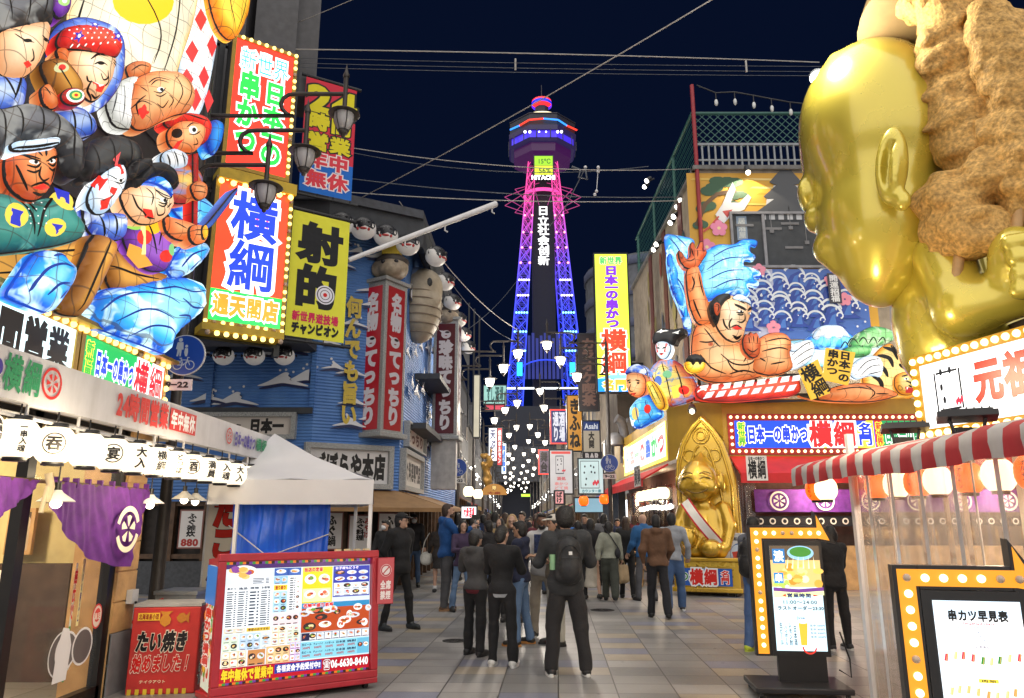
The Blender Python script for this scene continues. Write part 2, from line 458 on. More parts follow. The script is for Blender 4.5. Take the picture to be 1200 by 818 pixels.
def surface_nets(D,lo,vox):
 s=D<0
 c=np.zeros(np.array(D.shape)-1,dtype=np.int8)
 for i in(0,1):
  for j in(0,1):
   for l in(0,1):c+=s[i:D.shape[0]-1+i,j:D.shape[1]-1+j,l:D.shape[2]-1+l]
 act=(c>0)&(c<8);idx=np.full(act.shape,-1,dtype=np.int64);ii=np.argwhere(act);idx[act]=np.arange(len(ii))
 acc=np.zeros((len(ii),3));cnt=np.zeros(len(ii))
 cor=[np.array((i,j,l))for i in(0,1)for j in(0,1)for l in(0,1)]
 for a in range(8):
  for b in range(a+1,8):
   df=cor[b]-cor[a]
   if np.abs(df).sum()!=1:continue
   pa,pb=ii+cor[a],ii+cor[b]
   va,vb=D[pa[:,0],pa[:,1],pa[:,2]],D[pb[:,0],pb[:,1],pb[:,2]]
   m=(va<0)!=(vb<0);t=np.where(m,va/np.where(m,va-vb,1),0)
   acc[m]+=(cor[a]+df*t[:,None])[m];cnt[m]+=1
 V=lo+(ii+acc/np.maximum(cnt,1)[:,None])*vox
 F=[]
 for axn in range(3):
  o1,o2=(axn+1)%3,(axn+2)%3
  sa=[slice(None)]*3;sb=[slice(None)]*3;sa[axn]=slice(0,-1);sb[axn]=slice(1,None)
  ed=s[tuple(sa)]!=s[tuple(sb)];e=np.argwhere(ed);e=e[(e[:,o1]>0)&(e[:,o2]>0)]
  e=e[(e[:,o1]<D.shape[o1]-1)&(e[:,o2]<D.shape[o2]-1)]
  ins=s[e[:,0],e[:,1],e[:,2]]
  q=[]
  for d1,d2 in((1,1),(0,1),(0,0),(1,0)):
   g=e.copy();g[:,o1]-=d1;g[:,o2]-=d2;q.append(idx[g[:,0],g[:,1],g[:,2]])
  q=np.stack(q,1);q[~ins]=q[~ins][:,::-1];F.append(q)
 F=np.vstack(F);F=F[(F>=0).all(1)]
 return V,F
def relax(V,F,it=1,f=.5):
 for _ in range(it):
  acc=np.zeros_like(V);cnt=np.zeros(len(V))
  for a in range(4):
   b=(a+1)%4
   np.add.at(acc,F[:,a],V[F[:,b]]);np.add.at(cnt,F[:,a],1)
   np.add.at(acc,F[:,b],V[F[:,a]]);np.add.at(cnt,F[:,b],1)
  V=V*(1-f)+f*acc/np.maximum(cnt,1)[:,None]
 return V
def np_obj(name,V,F,m,parent=None,loc=None,local=True):
 me=bpy.data.meshes.new(name);V=np.asarray(V,dtype=np.float32);F=np.asarray(F,dtype=np.int32)
 if parent is not None and not local:V=V-np.array(ORG.get(parent.name,Vector()),dtype=np.float32)
 me.vertices.add(len(V));me.vertices.foreach_set('co',V.ravel())
 me.loops.add(F.size);me.loops.foreach_set('vertex_index',F.ravel())
 me.polygons.add(len(F));me.polygons.foreach_set('loop_start',np.arange(0,F.size,F.shape[1],dtype=np.int32))
 me.update(calc_edges=True);me.validate()
 me.polygons.foreach_set('use_smooth',np.ones(len(me.polygons),dtype=bool));me.materials.append(m)
 o=bpy.data.objects.new(name,me);COL.objects.link(o)
 if parent is not None:adopt(o,parent)
 elif loc is not None:o.location=loc;ORG[o.name]=Vector(loc)
 return o
#ground
def paving():
 m,nt,b=new_mat('granite_paving');L=nt.links.new
 tc=node(nt,'ShaderNodeTexCoord');mp=node(nt,'ShaderNodeMapping')
 mp.inputs['Scale'].default_value=(1/.56,1/.42,1);mp.inputs['Rotation'].default_value=(0,0,R(2.5));L(tc.outputs['Object'],mp.inputs[0])
 sx=node(nt,'ShaderNodeSeparateXYZ');L(mp.outputs[0],sx.inputs[0])
 def mth(op,a,bb=None,c=None):
  n=node(nt,'ShaderNodeMath',operation=op)
  for i,q in enumerate((a,bb,c)):
   if q is None:continue
   if isinstance(q,(int,float)):n.inputs[i].default_value=q
   else:L(q,n.inputs[i])
  return n.outputs[0]
 def wn_(x,y,z=0.0):
  c=node(nt,'ShaderNodeCombineXYZ')
  for i,q in enumerate((x,y,z)):
   if isinstance(q,(int,float)):c.inputs[i].default_value=q
   else:L(q,c.inputs[i])
  w=node(nt,'ShaderNodeTexWhiteNoise',noise_dimensions='3D');L(c.outputs[0],w.inputs[0]);return w.outputs[0]
 fx,fy=mth('FLOOR',sx.outputs[0]),mth('FLOOR',sx.outputs[1])
 cell=wn_(fx,fy);pair=wn_(fx,mth('FLOOR',mth('MULTIPLY',fy,.5)),5.0)
 odd=mth('FLOORED_MODULO',fy,2.0)
 rp=node(nt,'ShaderNodeValToRGB');L(cell,rp.inputs[0])
 e=rp.color_ramp.elements;e[0].color=(.20,.20,.20,1);e[1].color=(.33,.32,.31,1)
 k=rp.color_ramp.elements.new(.5);k.color=(.26,.255,.25,1)
 on=mth('GREATER_THAN',pair,.74)
 tanm=mth('MULTIPLY',on,mth('LESS_THAN',odd,.5));blum=mth('MULTIPLY',on,mth('GREATER_THAN',odd,.5))
 lone=mth('GREATER_THAN',wn_(fx,fy,9.0),.93);tanm=mth('MAXIMUM',tanm,lone)
 m1=node(nt,'ShaderNodeMixRGB');L(tanm,m1.inputs[0]);L(rp.outputs[0],m1.inputs[1]);m1.inputs[2].default_value=(.35,.30,.23,1)
 m2=node(nt,'ShaderNodeMixRGB');L(blum,m2.inputs[0]);L(m1.outputs[0],m2.inputs[1]);m2.inputs[2].default_value=(.20,.21,.27,1)
 n1=node(nt,'ShaderNodeTexNoise');n1.inputs['Scale'].default_value=130;n1.inputs['Detail'].default_value=3;L(tc.outputs['Object'],n1.inputs['Vector'])
 n2=node(nt,'ShaderNodeTexNoise');n2.inputs['Scale'].default_value=.9;n2.inputs['Detail'].default_value=8;n2.inputs['Roughness'].default_value=.65;L(tc.outputs['Object'],n2.inputs['Vector'])
 vo=node(nt,'ShaderNodeTexVoronoi');vo.inputs['Scale'].default_value=2.6;L(tc.outputs['Object'],vo.inputs['Vector']);gum=mth('MULTIPLY_ADD',mth('LESS_THAN',vo.outputs['Distance'],.055),-.45,1.0)
 sp=mth('MULTIPLY',gum,mth('MULTIPLY_ADD',n1.outputs[0],.7,.65));st=mth('MULTIPLY_ADD',n2.outputs[0],1.3,.32)
 m3=node(nt,'ShaderNodeMixRGB',blend_type='MULTIPLY');m3.inputs[0].default_value=1;L(m2.outputs[0],m3.inputs[1]);L(mth('MULTIPLY',sp,st),m3.inputs[2])
 gx=mth('ABSOLUTE',mth('SUBTRACT',mth('FRACT',sx.outputs[0]),.5));gy=mth('ABSOLUTE',mth('SUBTRACT',mth('FRACT',sx.outputs[1]),.5))
 gr=mth('MAXIMUM',mth('GREATER_THAN',gx,.488),mth('GREATER_THAN',gy,.485))
 m4=node(nt,'ShaderNodeMixRGB');L(gr,m4.inputs[0]);L(m3.outputs[0],m4.inputs[1]);m4.inputs[2].default_value=(.055,.052,.05,1)
 L(m4.outputs[0],b.inputs['Base Color'])
 L(mth('MULTIPLY_ADD',n2.outputs[0],.35,.2),b.inputs['Roughness'])
 bp=node(nt,'ShaderNodeBump');bp.inputs['Strength'].default_value=.25;bp.inputs['Distance'].default_value=.01
 L(mth('SUBTRACT',n1.outputs[0],mth('MULTIPLY',gr,1.5)),bp.inputs['Height']);L(bp.outputs[0],b.inputs['Normal'])
 return m
g=MB();g.quad((-300,-60,0),(300,-60,0),(300,700,0),(-300,700,0))
tag(g.build('pavement',paving()),kind='structure')
iron=mat('cast_iron',(.03,.03,.032),.6,.5,bump=.4,bscale=60)
for(px,py,r,lab)in((533,751,.15,'round iron manhole cover in the paving behind the two friends in black'),(706,715,.2,'round iron manhole cover beyond the man with the backpack')):
 p=ground(px,py);q=MB().lathe([(0,.006),(r,.006),(r+.02,.004),(r+.02,.0)],p,28)
 for k in range(6):a=k*math.pi/3;q.bx(p+Vector((r*.55*cos(a),r*.55*sin(a),.008)),(r*.5,.03,.006),a)
 tag(q.build('manhole_cover',iron),lab,'manhole cover','manhole covers')
#shared materials
steel=mat('dark_steel',(.035,.037,.042),.45,.6)
greysteel=mat('grey_painted_steel',(.23,.23,.25),.45,.2,wear=.4)
whitemet=mat('white_painted_metal',(.7,.7,.72),.4,0,.06,wear=.25)
black=mat('black_plastic',(.012,.012,.014),.4)
concrete=mat('old_concrete',(.17,.165,.16),.85,0,.3,3,.3,30,wear=.5)
darkwall=mat('dark_facade',(.06,.06,.07),.8,0,.3,2,.2,20,wear=.4)
tanwall=mat('tan_render',(.34,.28,.21),.85,0,.2,3,.2,25,wear=.4)
brownwood=mat('brown_timber',(.11,.06,.032),.6,0,.35,9,.3,30)
palewood=mat('pale_timber',(.52,.31,.13),.55,0,.25,5,.25,30)
gold=mat('gold_trim',(.75,.47,.05),.4,.3,.1)
glass=None
def mk_glass(name,tint,rough=.05,alpha=.25):
 m,nt,b=new_mat(name);b.inputs['Base Color'].default_value=col4(tint);b.inputs['Roughness'].default_value=rough
 b.inputs['Alpha'].default_value=alpha;b.inputs['Specular IOR Level'].default_value=.8;return m
glass=mk_glass('window_glass',(.10,.12,.14),.05,.13)
darkglass=mat('dark_window',(.012,.014,.02),.08,0,.2)
bulbm=glow('warm_bulb',(1,.78,.36),3.2,False)
bulbm_y=glow('yellow_bulb',(1,.70,.18),2.6,False)
bulb_off=mat('unlit_bulb',(.55,.42,.32),.25)
warmlit=glow('warm_lamp_glass',(1,.85,.62),6,False)
whitelit=glow('white_lamp_glass',(1,.95,.86),7,False)
#bulbs
BULB=None
def bulb_mesh():
 global BULB
 if BULB is None:
  me=MB().ball((0,0,0),1,10,6);o=me.build('bulb_source',bulbm);BULB=o.data;COL.objects.unlink(o);bpy.data.objects.remove(o)
 return BULB
_bm={}
def bulbs(parent,pts,r,m=None,off=0.0,seed=1):
 """one lamp per point; every bulb is a part of its own"""
 rnd=random.Random(seed)
 for p in pts:
  mm=bulb_off if rnd.random()<off else(m or bulbm)
  if mm.name not in _bm:
   o=MB().ball((0,0,0),1,10,6).build('bulb',mm);_bm[mm.name]=o.data;bpy.data.objects.remove(o)
  o=bpy.data.objects.new('bulb',_bm[mm.name]);COL.objects.link(o);adopt(o,parent)
  o.location=Vector(p)-ORG[parent.name];o.scale=(r,r,r)
def line_pts(F,a,b,n,w):
 return[F.pt(a[0]+(b[0]-a[0])*k/max(1,n-1),a[1]+(b[1]-a[1])*k/max(1,n-1),w)for k in range(n)]
def rim_pts(F,u0,v0,u1,v1,step,w,sides='lrtb'):
 P=[];nu=max(2,round((u1-u0)/step));nv=max(2,round((v1-v0)/step))
 if 't'in sides:P+=line_pts(F,(u0,v1),(u1,v1),nu+1,w)
 if 'b'in sides:P+=line_pts(F,(u0,v0),(u1,v0),nu+1,w)
 if 'l'in sides:P+=line_pts(F,(u0,v0+(v1-v0)/nv),(u0,v1-(v1-v0)/nv),nv-1,w)
 if 'r'in sides:P+=line_pts(F,(u1,v0+(v1-v0)/nv),(u1,v1-(v1-v0)/nv),nv-1,w)
 return P
#tower
TX,TY=at(636.5,300,Y=165).x,165.0
def tz(py):return at(636.5,py,Y=TY).z
def tower_mat(name,st):
 m,nt,b=new_mat(name);L=nt.links.new
 tc=node(nt,'ShaderNodeTexCoord');sx=node(nt,'ShaderNodeSeparateXYZ');L(tc.outputs['Object'],sx.inputs[0])
 mr=node(nt,'ShaderNodeMapRange');mr.inputs[1].default_value=30;mr.inputs[2].default_value=92;L(sx.outputs[2],mr.inputs[0])
 rp=node(nt,'ShaderNodeValToRGB');L(mr.outputs[0],rp.inputs[0]);E_=rp.color_ramp.elements
 E_[0].position=0;E_[0].color=(.01,.05,.9,1);E_[1].position=1;E_[1].color=(.75,.04,.22,1)
 for p_,c in((.30,(.03,.05,.95,1)),(.48,(.12,.06,.9,1)),(.60,(.42,.05,.55,1)),(.75,(.85,.05,.32,1))):
  q=E_.new(p_);q.color=c
 L(rp.outputs[0],b.inputs['Emission Color']);b.inputs['Emission Strength'].default_value=st;b.inputs['Base Color'].default_value=(.05,.05,.06,1)
 m.cycles.emission_sampling='NONE';return m
def build_tower():
 t=thing('lattice_tower','tall lattice tower lit pink and blue with an octagonal observation deck','tower',(TX,TY,0))
 tm,tm2=tower_mat('tower_led',1.25),tower_mat('tower_lit_steel',.42)
 hw=lambda z:8.6+(3.5-8.6)*(z-26)/(84-26)
 cw=lambda z:3.6+(1.7-3.6)*(z-26)/(84-26)
 zs=list(np.linspace(24,87,19))
 for sx in(-1,1):
  for sy in(-1,1):
   m,m2=MB(),MB()
   cor=lambda z:[(TX+sx*(hw(z)-a*cw(z)),TY+sy*(hw(z)-b*cw(z)),z)for a,b in((0,0),(1,0),(1,1),(0,1))]
   for za,zb in zip(zs[:-1],zs[1:]):
    A,B=cor(za),cor(zb)
    for k in range(4):
     (m if k<2 else m2).tube([A[k],B[k]],.13 if k<2 else.10,5)
     m2.tube([A[k],A[(k+1)%4]],.085,5)
     m.tube([A[k],B[(k+1)%4]],.085,5);m2.tube([A[(k+1)%4],B[k]],.075,5)
   leg=m.build('leg',tm,t);m2.build('lattice',tm2,leg)
 lm={'p':glow('tower_lamp_pink',(1,.25,.3),2.5,False),'w':glow('tower_lamp_white',(.85,.75,1),2.2,False),'c':glow('tower_lamp_cyan',(.25,.75,1),2.2,False)}
 for py,kind in((262,'p'),(282,'p'),(300,'p'),(318,'p'),(338,'w'),(356,'w'),(376,'c'),(398,'c'),(420,'c')):
  z=tz(py);m=MB()
  n=2 if kind=='p'else 5
  for sx in(-1,1):
   for k in range(n):
    x=TX+sx*(hw(z)-cw(z)*(.15+.8*k/max(1,n-1)));m.ball((x,TY-hw(z)-.25,z),.25 if n==5 else.28,6,4)
  m.build('lamp_row',lm[kind],t)
 sh=MB();sh.box(TX-2.6,TY-2.6,0,TX+2.6,TY+2.6,86);sh.build('lift_shaft',mat('tower_shaft',(.012,.013,.022),.8),t)
 F=Frame((TX,TY-2.62,0),(1,0))
 bh=MB();bh.box(TX-11,TY-10,0,TX+11,TY+8,25);
 bh.build('base_hall',mat('tower_base',(.02,.024,.04),.7),t)
 gl=MB()
 for k in range(13):x=TX-5.4+.9*k;gl.box(x-.3,TY-6.3,tz(450),x+.3,TY-6,tz(398+3*abs(k-6)%9))
 gl.build('blue_lit_screen',glow('tower_blue_panel',(.005,.03,.45),.32,False),t)
 for sx in(-1,1):
  b_=MB();b_.box(TX+sx*5.7-.6,TY-8.8,tz(449),TX+sx*5.7+.6,TY-8.6,tz(434));b_.build('cyan_lantern',glow('cyan_panel',(.02,.55,1),1.4,False),t)
 ar=MB()
 for k in range(13):
  a=math.pi*k/12;ar.tube([(TX+6.6*cos(a),TY-8.5,tz(452)+4.2*sin(a)),(TX+6.6*cos(a+math.pi/12),TY-8.5,tz(452)+4.2*sin(a+math.pi/12))],.16,5)if k<12 else None
 ar.build('arch',glow('tower_arch_blue',(.02,.06,.9),1,False),t)
 c=Card(F,.05);c.text('日立社会创新',-1.35,tz(315),1.35,tz(247),(1,1,1),.03,vertical=True)
 c.build('vertical_lettering',printed('tower_letters',1.25,sample=False),t)
 def octa(m,z0,r0,z1,r1,cap=True):m.cyl((TX,TY,z0),(TX,TY,z1),r0,r1,8,cap,False)
 pxm=(at(676,170,Y=TY).x-at(598,170,Y=TY).x)/78.0
 def octm(name,mm,*seg):
  m=MB()
  for z0,r0,z1,r1 in seg:octa(m,z0,r0,z1,r1)
  V=np.array(m.v);c_,s_=cos(R(22.5)),sin(R(22.5));x,y=V[:,0]-TX,V[:,1]-TY
  V[:,0],V[:,1]=TX+x*c_-y*s_,TY+x*s_+y*c_;m.v=[tuple(p)for p in V]
  return m.build(name,mm,t)
 dk=mat('deck_dark',(.02,.02,.035),.5);rr=39*pxm*1.06
 vio=glow('deck_violet',(.06,.04,.17),.26,False);vio2=glow('deck_violet_deep',(.13,.018,.18),.24,False)
 octm('lower_skirt',vio2,(tz(198),rr*.58,tz(192),rr*.84),(tz(192),rr*.84,tz(183),rr*.86))
 octm('deck_slab',vio,(tz(183),rr*.95,tz(180),rr*1.0),(tz(171),rr*1.0,tz(166),rr*1.01))
 octm('deck_windows',glow('deck_blue',(.06,.03,.75),.9,False),(tz(180),rr*.93,tz(171),rr*.93))
 octm('upper_deck',dk,(tz(166),rr*.98,tz(153),rr*.98),(tz(153),rr,tz(152),rr),(tz(152),rr*.93,tz(149),rr*.5))
 octm('upper_drum',dk,(tz(149),rr*.26,tz(127),rr*.2))
 mu=MB()
 for k in range(16):
  a=2*math.pi*k/16+.2;mu.box(TX+rr*.96*cos(a)-.12,TY+rr*.96*sin(a)-.12,tz(180.5),TX+rr*.96*cos(a)+.12,TY+rr*.96*sin(a)+.12,tz(170.5))
 mu.build('window_mullion',dk,t)
 wl=MB()
 for x in(-4.3,-3.2,-1.0,.6,3.3,4.2):wl.ball((TX+x,TY-rr*.97,tz(175)),.34 if abs(x)>3 else.22,6,4)
 wl.build('deck_lamp',glow('deck_lamp',(.8,.8,1),3,False),t)
 red,blu=glow('neon_red',(1,.04,.02),1.6,False),glow('neon_blue',(.03,.25,1),1.6,False)
 pts=[(598,152),(609,147),(620,140.5),(637,139),(654,140.5),(664,147),(676,152.5)]
 for i in range(6):
  mm=[blu,red,red,blu,blu,red][i];a,b=pts[i],pts[i+1]
  dpt=lambda i_:TY-rr*(.4,.7,.98,1.0,.98,.7,.4)[i_]
  MB().tube([at(*a,Y=dpt(i)),at(*b,Y=dpt(i+1))],.2,5).build('neon_edge',mm,t)
 rg=MB();prev=None
 for k in range(33):
  a=2*math.pi*k/32;p=Vector((TX+4.9*cos(a),TY+4.9*sin(a),tz(143.5)))
  if prev:rg.tube([prev,p],.16,5)
  prev=p
 rg.build('ring_light',glow('ring_warm',(1,.85,.5),1.4,False),t)
 cap=MB();cap.lathe([(2.5,tz(124.5)),(2.5,tz(121))],(TX,TY,0),20);cap.build('cap_band',glow('cap_blue',(.01,.03,.8),1,False),t)
 cap=MB();cap.lathe([(2.5,tz(121)),(2.4,tz(119)),(1.7,tz(117.4)),(0,tz(116.8))],(TX,TY,0),20);cap.build('cap_dome',glow('cap_red',(1,.03,.03),1.2,False),t)
 MB().tube([(TX,TY,tz(114)),(TX,TY,tz(100))],.12,5).build('mast',dk,t)
 sc=MB();y=TY-rr*.95;F2=Frame((0,y,0),(1,0))
 u0,v0,u1,v1=F2.rect(626.5,205,647.5,183)
 sc.box(u0-.25,y,v0-.25,u1+.25,y+1.5,v1+.25);sc.build('screen_case',dk,t)
 c=Card(F2,.03);c.step=.02;c.rect(u0,v0,u1,v1,(.30,.62,.02));mv=(v0+v1)/2;c.rect(u0,mv-.06,u1,mv+.06,(.05,.12,.02))
 c.rect(u0,v0,u1,mv-.06,(.62,.68,.03))
 c.text('15℃',u0+1.0,mv+.45,u1-.5,v1-.7,(.03,.10,.02),.02);c.text('56%',u0+1.0,v0+.4,u1-.5,mv-.7,(.03,.10,.02),.02)
 c.build('screen',printed('tower_screen',1.0,sample=False),t)
 c=Card(F2,.1);u0,v0,u1,v1=F2.rect(623.5,210.5,650,205.8);c.text('HITACHI',u0,v0,u1,v1,(1,1,1),.05);c.build('lettering',printed('tower_letters2',2.2,sample=False),t)
 sp=MB()
 for k in range(12):
  a=2*math.pi*k/12+.26;z=tz(236)
  sp.tube([(TX+3.6*cos(a),TY+3.6*sin(a),tz(222)),(TX+9.4*cos(a),TY+9.4*sin(a),z)],.09,5)
  sp.tube([(TX+3.9*cos(a),TY+3.9*sin(a),tz(248)),(TX+9.4*cos(a),TY+9.4*sin(a),z)],.09,5)
 sp.build('spokes',tm2,t)
 rg=MB();rg.lathe([(4.5,tz(233)),(4.7,tz(231)),(4.5,tz(229))],(TX,TY,0),20);rg.build('ring_gallery',tm,t)
 st=MB();z=tz(455.5)
 for a,b in((593,604),(606,626),(634,678)):
  p,q=at(a,455,Y=TY-9),at(b,455,Y=TY-9);st.box(p.x,TY-9.1,p.z-.18,q.x,TY-8.9,p.z+.18)
 st.build('strip_light',glow('strip_white',(.9,.95,1),2,False),t)
build_tower()
#left: shop with festival lanterns
lit=printed('lit_sign',1.45,.3,.16)
lit_hi=printed('lit_sign_bright',1.6,.3,.1)
lit_soft=printed('lit_sign_soft',.62,.35,.1)
prn=printed('print_matt',0,.55)
prn_gl=printed('print_gloss',0,.25)
clothp=printed('print_cloth',0,.8,cloth=.5)
RED,BLUE,GREEN,YEL,WHITE,INK='#e02414','#0a2ae0','#12b43a','#f3df2a','#ffffff','#16181c'
LX=-4.85
t=thing('corner_shop','dark corner shop building behind the big paper lantern figures and lit signboards','building',(-7,7,0))
m=MB();m.box(-9,2,2.75,LX,9.7,13.5);m.build('upper_wall',darkwall,t)
m=MB();m.box(-9,2,2.45,-3.85,8.3,2.72);m.build('ceiling_slab',mat('cream_ceiling',(.6,.52,.38),.7),t)
m=MB()
a=at(318,30,Y=11.6);
m.box(-9,12.9,5.0,-5.3,14.5,16);m.bx((-4.95,13.6,12.4),(.8,1.2,5.6),R(20));m.bx((-4.45,14.0,12.2),(.5,1.0,4.2),R(20))
m.build('sign_tower',mat('sign_tower_grey',(.09,.09,.10),.6,0,.2,wear=.3),t)
m=MB();m.box(-9,2,0,-8.8,8.3,2.45);m.box(-9,8.15,0,-4.2,8.3,2.45)
m.build('room_wall',mat('ochre_plaster',(.62,.53,.27),.8,0,.1),t)
m=MB();m.box(-8.8,8.02,0,-4.6,8.14,1.15);m.box(-8.79,2,0,-8.7,8.0,1.15);m.build('wainscot',mat('dark_wainscot',(.06,.035,.025),.5,0,.3),t)
m=MB();m.box(-4.2,7.35,.0,-3.78,7.75,2.45);m.build('timber_pier',palewood,t)
m=MB()
for k in range(9):m.box(-3.779,7.36,.28*k,-3.765,7.74,.28*k+.265);
m.build('pier_boards',palewood,t)
m=MB();m.box(-3.80,7.36,0,-3.755,7.76,.55);m.build('pier_base',mat('grey_stone',(.2,.2,.21),.7),t)
m=MB();m.fbox(Frame((-3.76,7.62,.8),(0,1)),-.06,0,.06,.13,0,.06);m.build('socket_box',mat('grey_plastic',(.45,.45,.45),.4),t)
MB().tube([(-3.69,7.62,.82),(-3.67,7.66,.5),(-3.68,7.62,.2),(-3.62,7.75,.02)],.012,6).build('power_cable',black,t)
fr=MB()
for y in(4.2,4.98,5.25,5.9,7.3):fr.box(-3.88,y-.05,0,-3.79,y+.05,2.45)
fr.box(-3.88,4.2,.0,-3.79,7.3,.12);fr.box(-3.88,4.2,2.35,-3.79,7.3,2.45)
fr.build('glazing_frame',mat('black_aluminium',(.012,.011,.012),.35,.3),t)
for a,b in((4.25,4.93),(5.95,7.25)):
 p=MB();p.box(-3.845,a,.12,-3.835,b,2.35).build('window_pane',glass,t)
FG=Frame((-3.82,0,0),(0,1))
c=Card(FG)
u,v=FG.pix(72,767);r=.19
c.disc(u,v,r,(.75,.75,.75),30);c.disc(u,v,r*.93,(.12,.11,.11),30)
for du in(.06,.3):
 c.disc(u+du,v+.02,.16,(.8,.8,.8),24);c.disc(u+du,v+.02,.14,(.13,.12,.12),24)
c.poly([(u-.1,v-.22),(u+.1,v-.22),(u+.12,v+.06),(u+.06,v+.2),(u-.03,v+.22),(u-.08,v+.08)],(.8,.8,.82))
u,v=FG.pix(113,722);c.disc(u,v,.085,(.7,.05,.04),20,.11);c.disc(u,v,.07,(.85,.75,.66),20,.095);c.disc(u,v+.01,.05,(.75,.08,.06),20,.06)
c.text('満足',u-.05,v-.03,u+.05,v+.03,(.95,.85,.7),.03)
c.build('glass_sticker',prn,t)
c=Card(Frame((-3.831,0,0),(0,1)))
F_=c.F;u0,v0,u1,v1=F_.rect(72,800,92,660)
c.rect(u0,v0,u1,v1,'#d8dfd0');c.rect(u0,v0,u1,v0+.45,'#2f8a3a');c.text('串カツ',u0+.04,v0+.5,u1-.04,v1-.05,'#c8281e',.05,[(.05,'#fff0e0')],True)
u0,v0,u1,v1=F_.rect(84,735,97,655);c.rect(u0+.05,v0,u1+.05,v1,'#e8dca0');c.text('100種以上',u0+.08,v0+.04,u1+.02,v1-.04,'#4a2a6a',.04,None,True)
c.build('window_poster',prn,t)
lm=bpy.data.lights.new('room_lamp','POINT');lm.energy=190;lm.color=(1,.78,.5);lm.shadow_soft_size=.25
lo=bpy.data.objects.new('room_lamp',lm);COL.objects.link(lo);lo.location=(-5.6,6.0,2.2)
FB=Frame((-8,8.0,0),(1,0))
u0,v0,u1,v1=FB.rect(12,645,41,600)
t2=thing('framed_picture','pale framed picture of a seated statue on the yellow wall inside the shop','picture',FB.pt((u0+u1)/2,v0,.02))
m=MB();m.frim(FB,u0,v0,u1,v1,.04,.005,.05);m.build('frame',palewood,t2)
c=Card(FB,.01);c.rect(u0,v0,u1,v1,'#4a3a32');uc=(u0+u1)/2
c.disc(uc,v0+(v1-v0)*.35,.12,'#b9a48c',20,.2);c.disc(uc,v0+(v1-v0)*.72,.085,'#c6b29a',20);c.disc(uc-.03,v0+(v1-v0)*.74,.012,INK);c.disc(uc+.03,v0+(v1-v0)*.74,.012,INK);c.ring(uc,v0+(v1-v0)*.7,.04,.012,INK,10,200,340)
c.build('print',prn,t2)
u0,v0,u1,v1=FB.rect(-8,690,16,668)
c=Card(FB,.012);c.rect(u0,v0,u1,v1,'#f0ece0');
for k,s_ in enumerate(('テーブル','コース','一番')):c.text(s_,u0+.12,v1-.11*(k+1),u1-.08,v1-.11*k-.04,INK,.01)
o=c.build('paper_notice',prn,None);tag(o,'white paper notice with black handwriting taped to the yellow shop wall','notice')
FL=Frame((-3.28,0,0),(0,1))
t=thing('awning_fascia','long white fascia board with green and red lettering above the paper lanterns','fascia board',(-3.3,7.2,2.4))
ua,ub,z0,z1=3.6,10.15,2.37,2.70
m=MB();m.box(-3.40,ua,z0,-3.285,ub,z1);m.build('board',mat('fascia_white',(.62,.62,.66),.5,0,.05,wear=.25),t)
m=MB();m.box(-3.9,ua,2.66,-3.41,ub,2.70);m.build('awning_top',mat('awning_grey',(.5,.5,.52),.6,wear=.2),t)
m=MB()
for y in np.arange(3.8,10.2,.62):m.tube([(-3.33,y,z0),(-3.33,y,z0-.12)],.012,5)
m.tube([(-3.33,ua,z0-.09),(-3.33,ub,z0-.09)],.014,6);m.tube([(-3.55,ua,z0-.03),(-3.55,ub,z0-.03)],.014,6)
m.build('hanging_rail',whitemet,t)
c=Card(FL)
def crest(c,u,v,r,col,bg):
 c.ring(u,v,r,r*.2,col)
 for k in range(6):
  a=k*math.pi/3;c.poly([(u+r*.12*cos(a),v+r*.12*sin(a)),(u+r*.68*cos(a+.3),v+r*.68*sin(a+.3)),(u+r*.68*cos(a-.3),v+r*.68*sin(a-.3))],col)
def ftext(c,F,body,x0,y0,x1,y1,*a,**k):
 """text between two photo corners of a frame (bottom taken from the left corner's own height)"""
 u0,v0,u1,v1=F.rect(x0,y0,x1,y1);c.text(body,u0,v0,u1,v1,*a,**k)
c.text('横綱',4.68,2.42,5.06,2.66,'#1c8a5a',.05);crest(c,5.19,2.545,.105,'#c8201c',None)
c.disc(4.60,2.55,.06,'#3a2a9a');c.text('24時間営業',6.08,2.43,7.0,2.66,'#c8201c',.05)
c.rect(7.04,2.44,7.63,2.65,'#c8201c');c.text('年中無休',7.07,2.46,7.60,2.63,'#f2f2f4',.04)
crest(c,8.56,2.545,.085,'#c8201c',None);c.text('日本一の串かつ',8.72,2.45,9.42,2.62,'#3c2a9c',.05);c.text('横綱',9.47,2.46,9.86,2.62,'#1c8a5a',.05);c.disc(10.04,2.54,.06,'#8a2a1c');c.disc(10.04,2.55,.035,'#f0d0b0')
c.text('横綱',3.9,2.42,4.45,2.67,'#1c8a5a',.05)
c.build('lettering',prn,t)
def lightbox(name,label,cat,F,rect,draw,m=lit,depth=.22,rim=.05,rimmat=None,bstep=None,br=.03,sides='lrtb',bm=None,off=.12,loc=None,group=None,bw=.03):
 u0,v0,u1,v1=rect
 t=thing(name,label,cat,loc or F.pt((u0+u1)/2,v0,-depth/2),group)
 k=MB();k.fbox(F,u0-rim,v0-rim,u1+rim,v1+rim,-depth,-.012);k.build('cabinet',black,t)
 k=MB();k.frim(F,u0,v0,u1,v1,rim,-.012,.02);k.build('border',rimmat or black,t)
 c=Card(F,.004);draw(c,u0,v0,u1,v1)
 n0=4;a=MB();b=MB()
 for i,f in enumerate(c.mb.f):
  d=a if i==0 else b
  d.color(c.mb.c[i]).add([c.mb.v[j]for j in f],[tuple(range(len(f)))],False)
 a.build('panel',m,t);
 if b.f:b.build('lettering',m,t)
 if bstep:bulbs(t,rim_pts(F,u0-rim/2,v0-rim/2,u1+rim/2,v1+rim/2,bstep,bw,sides),br,bm,off,len(label))
 return t
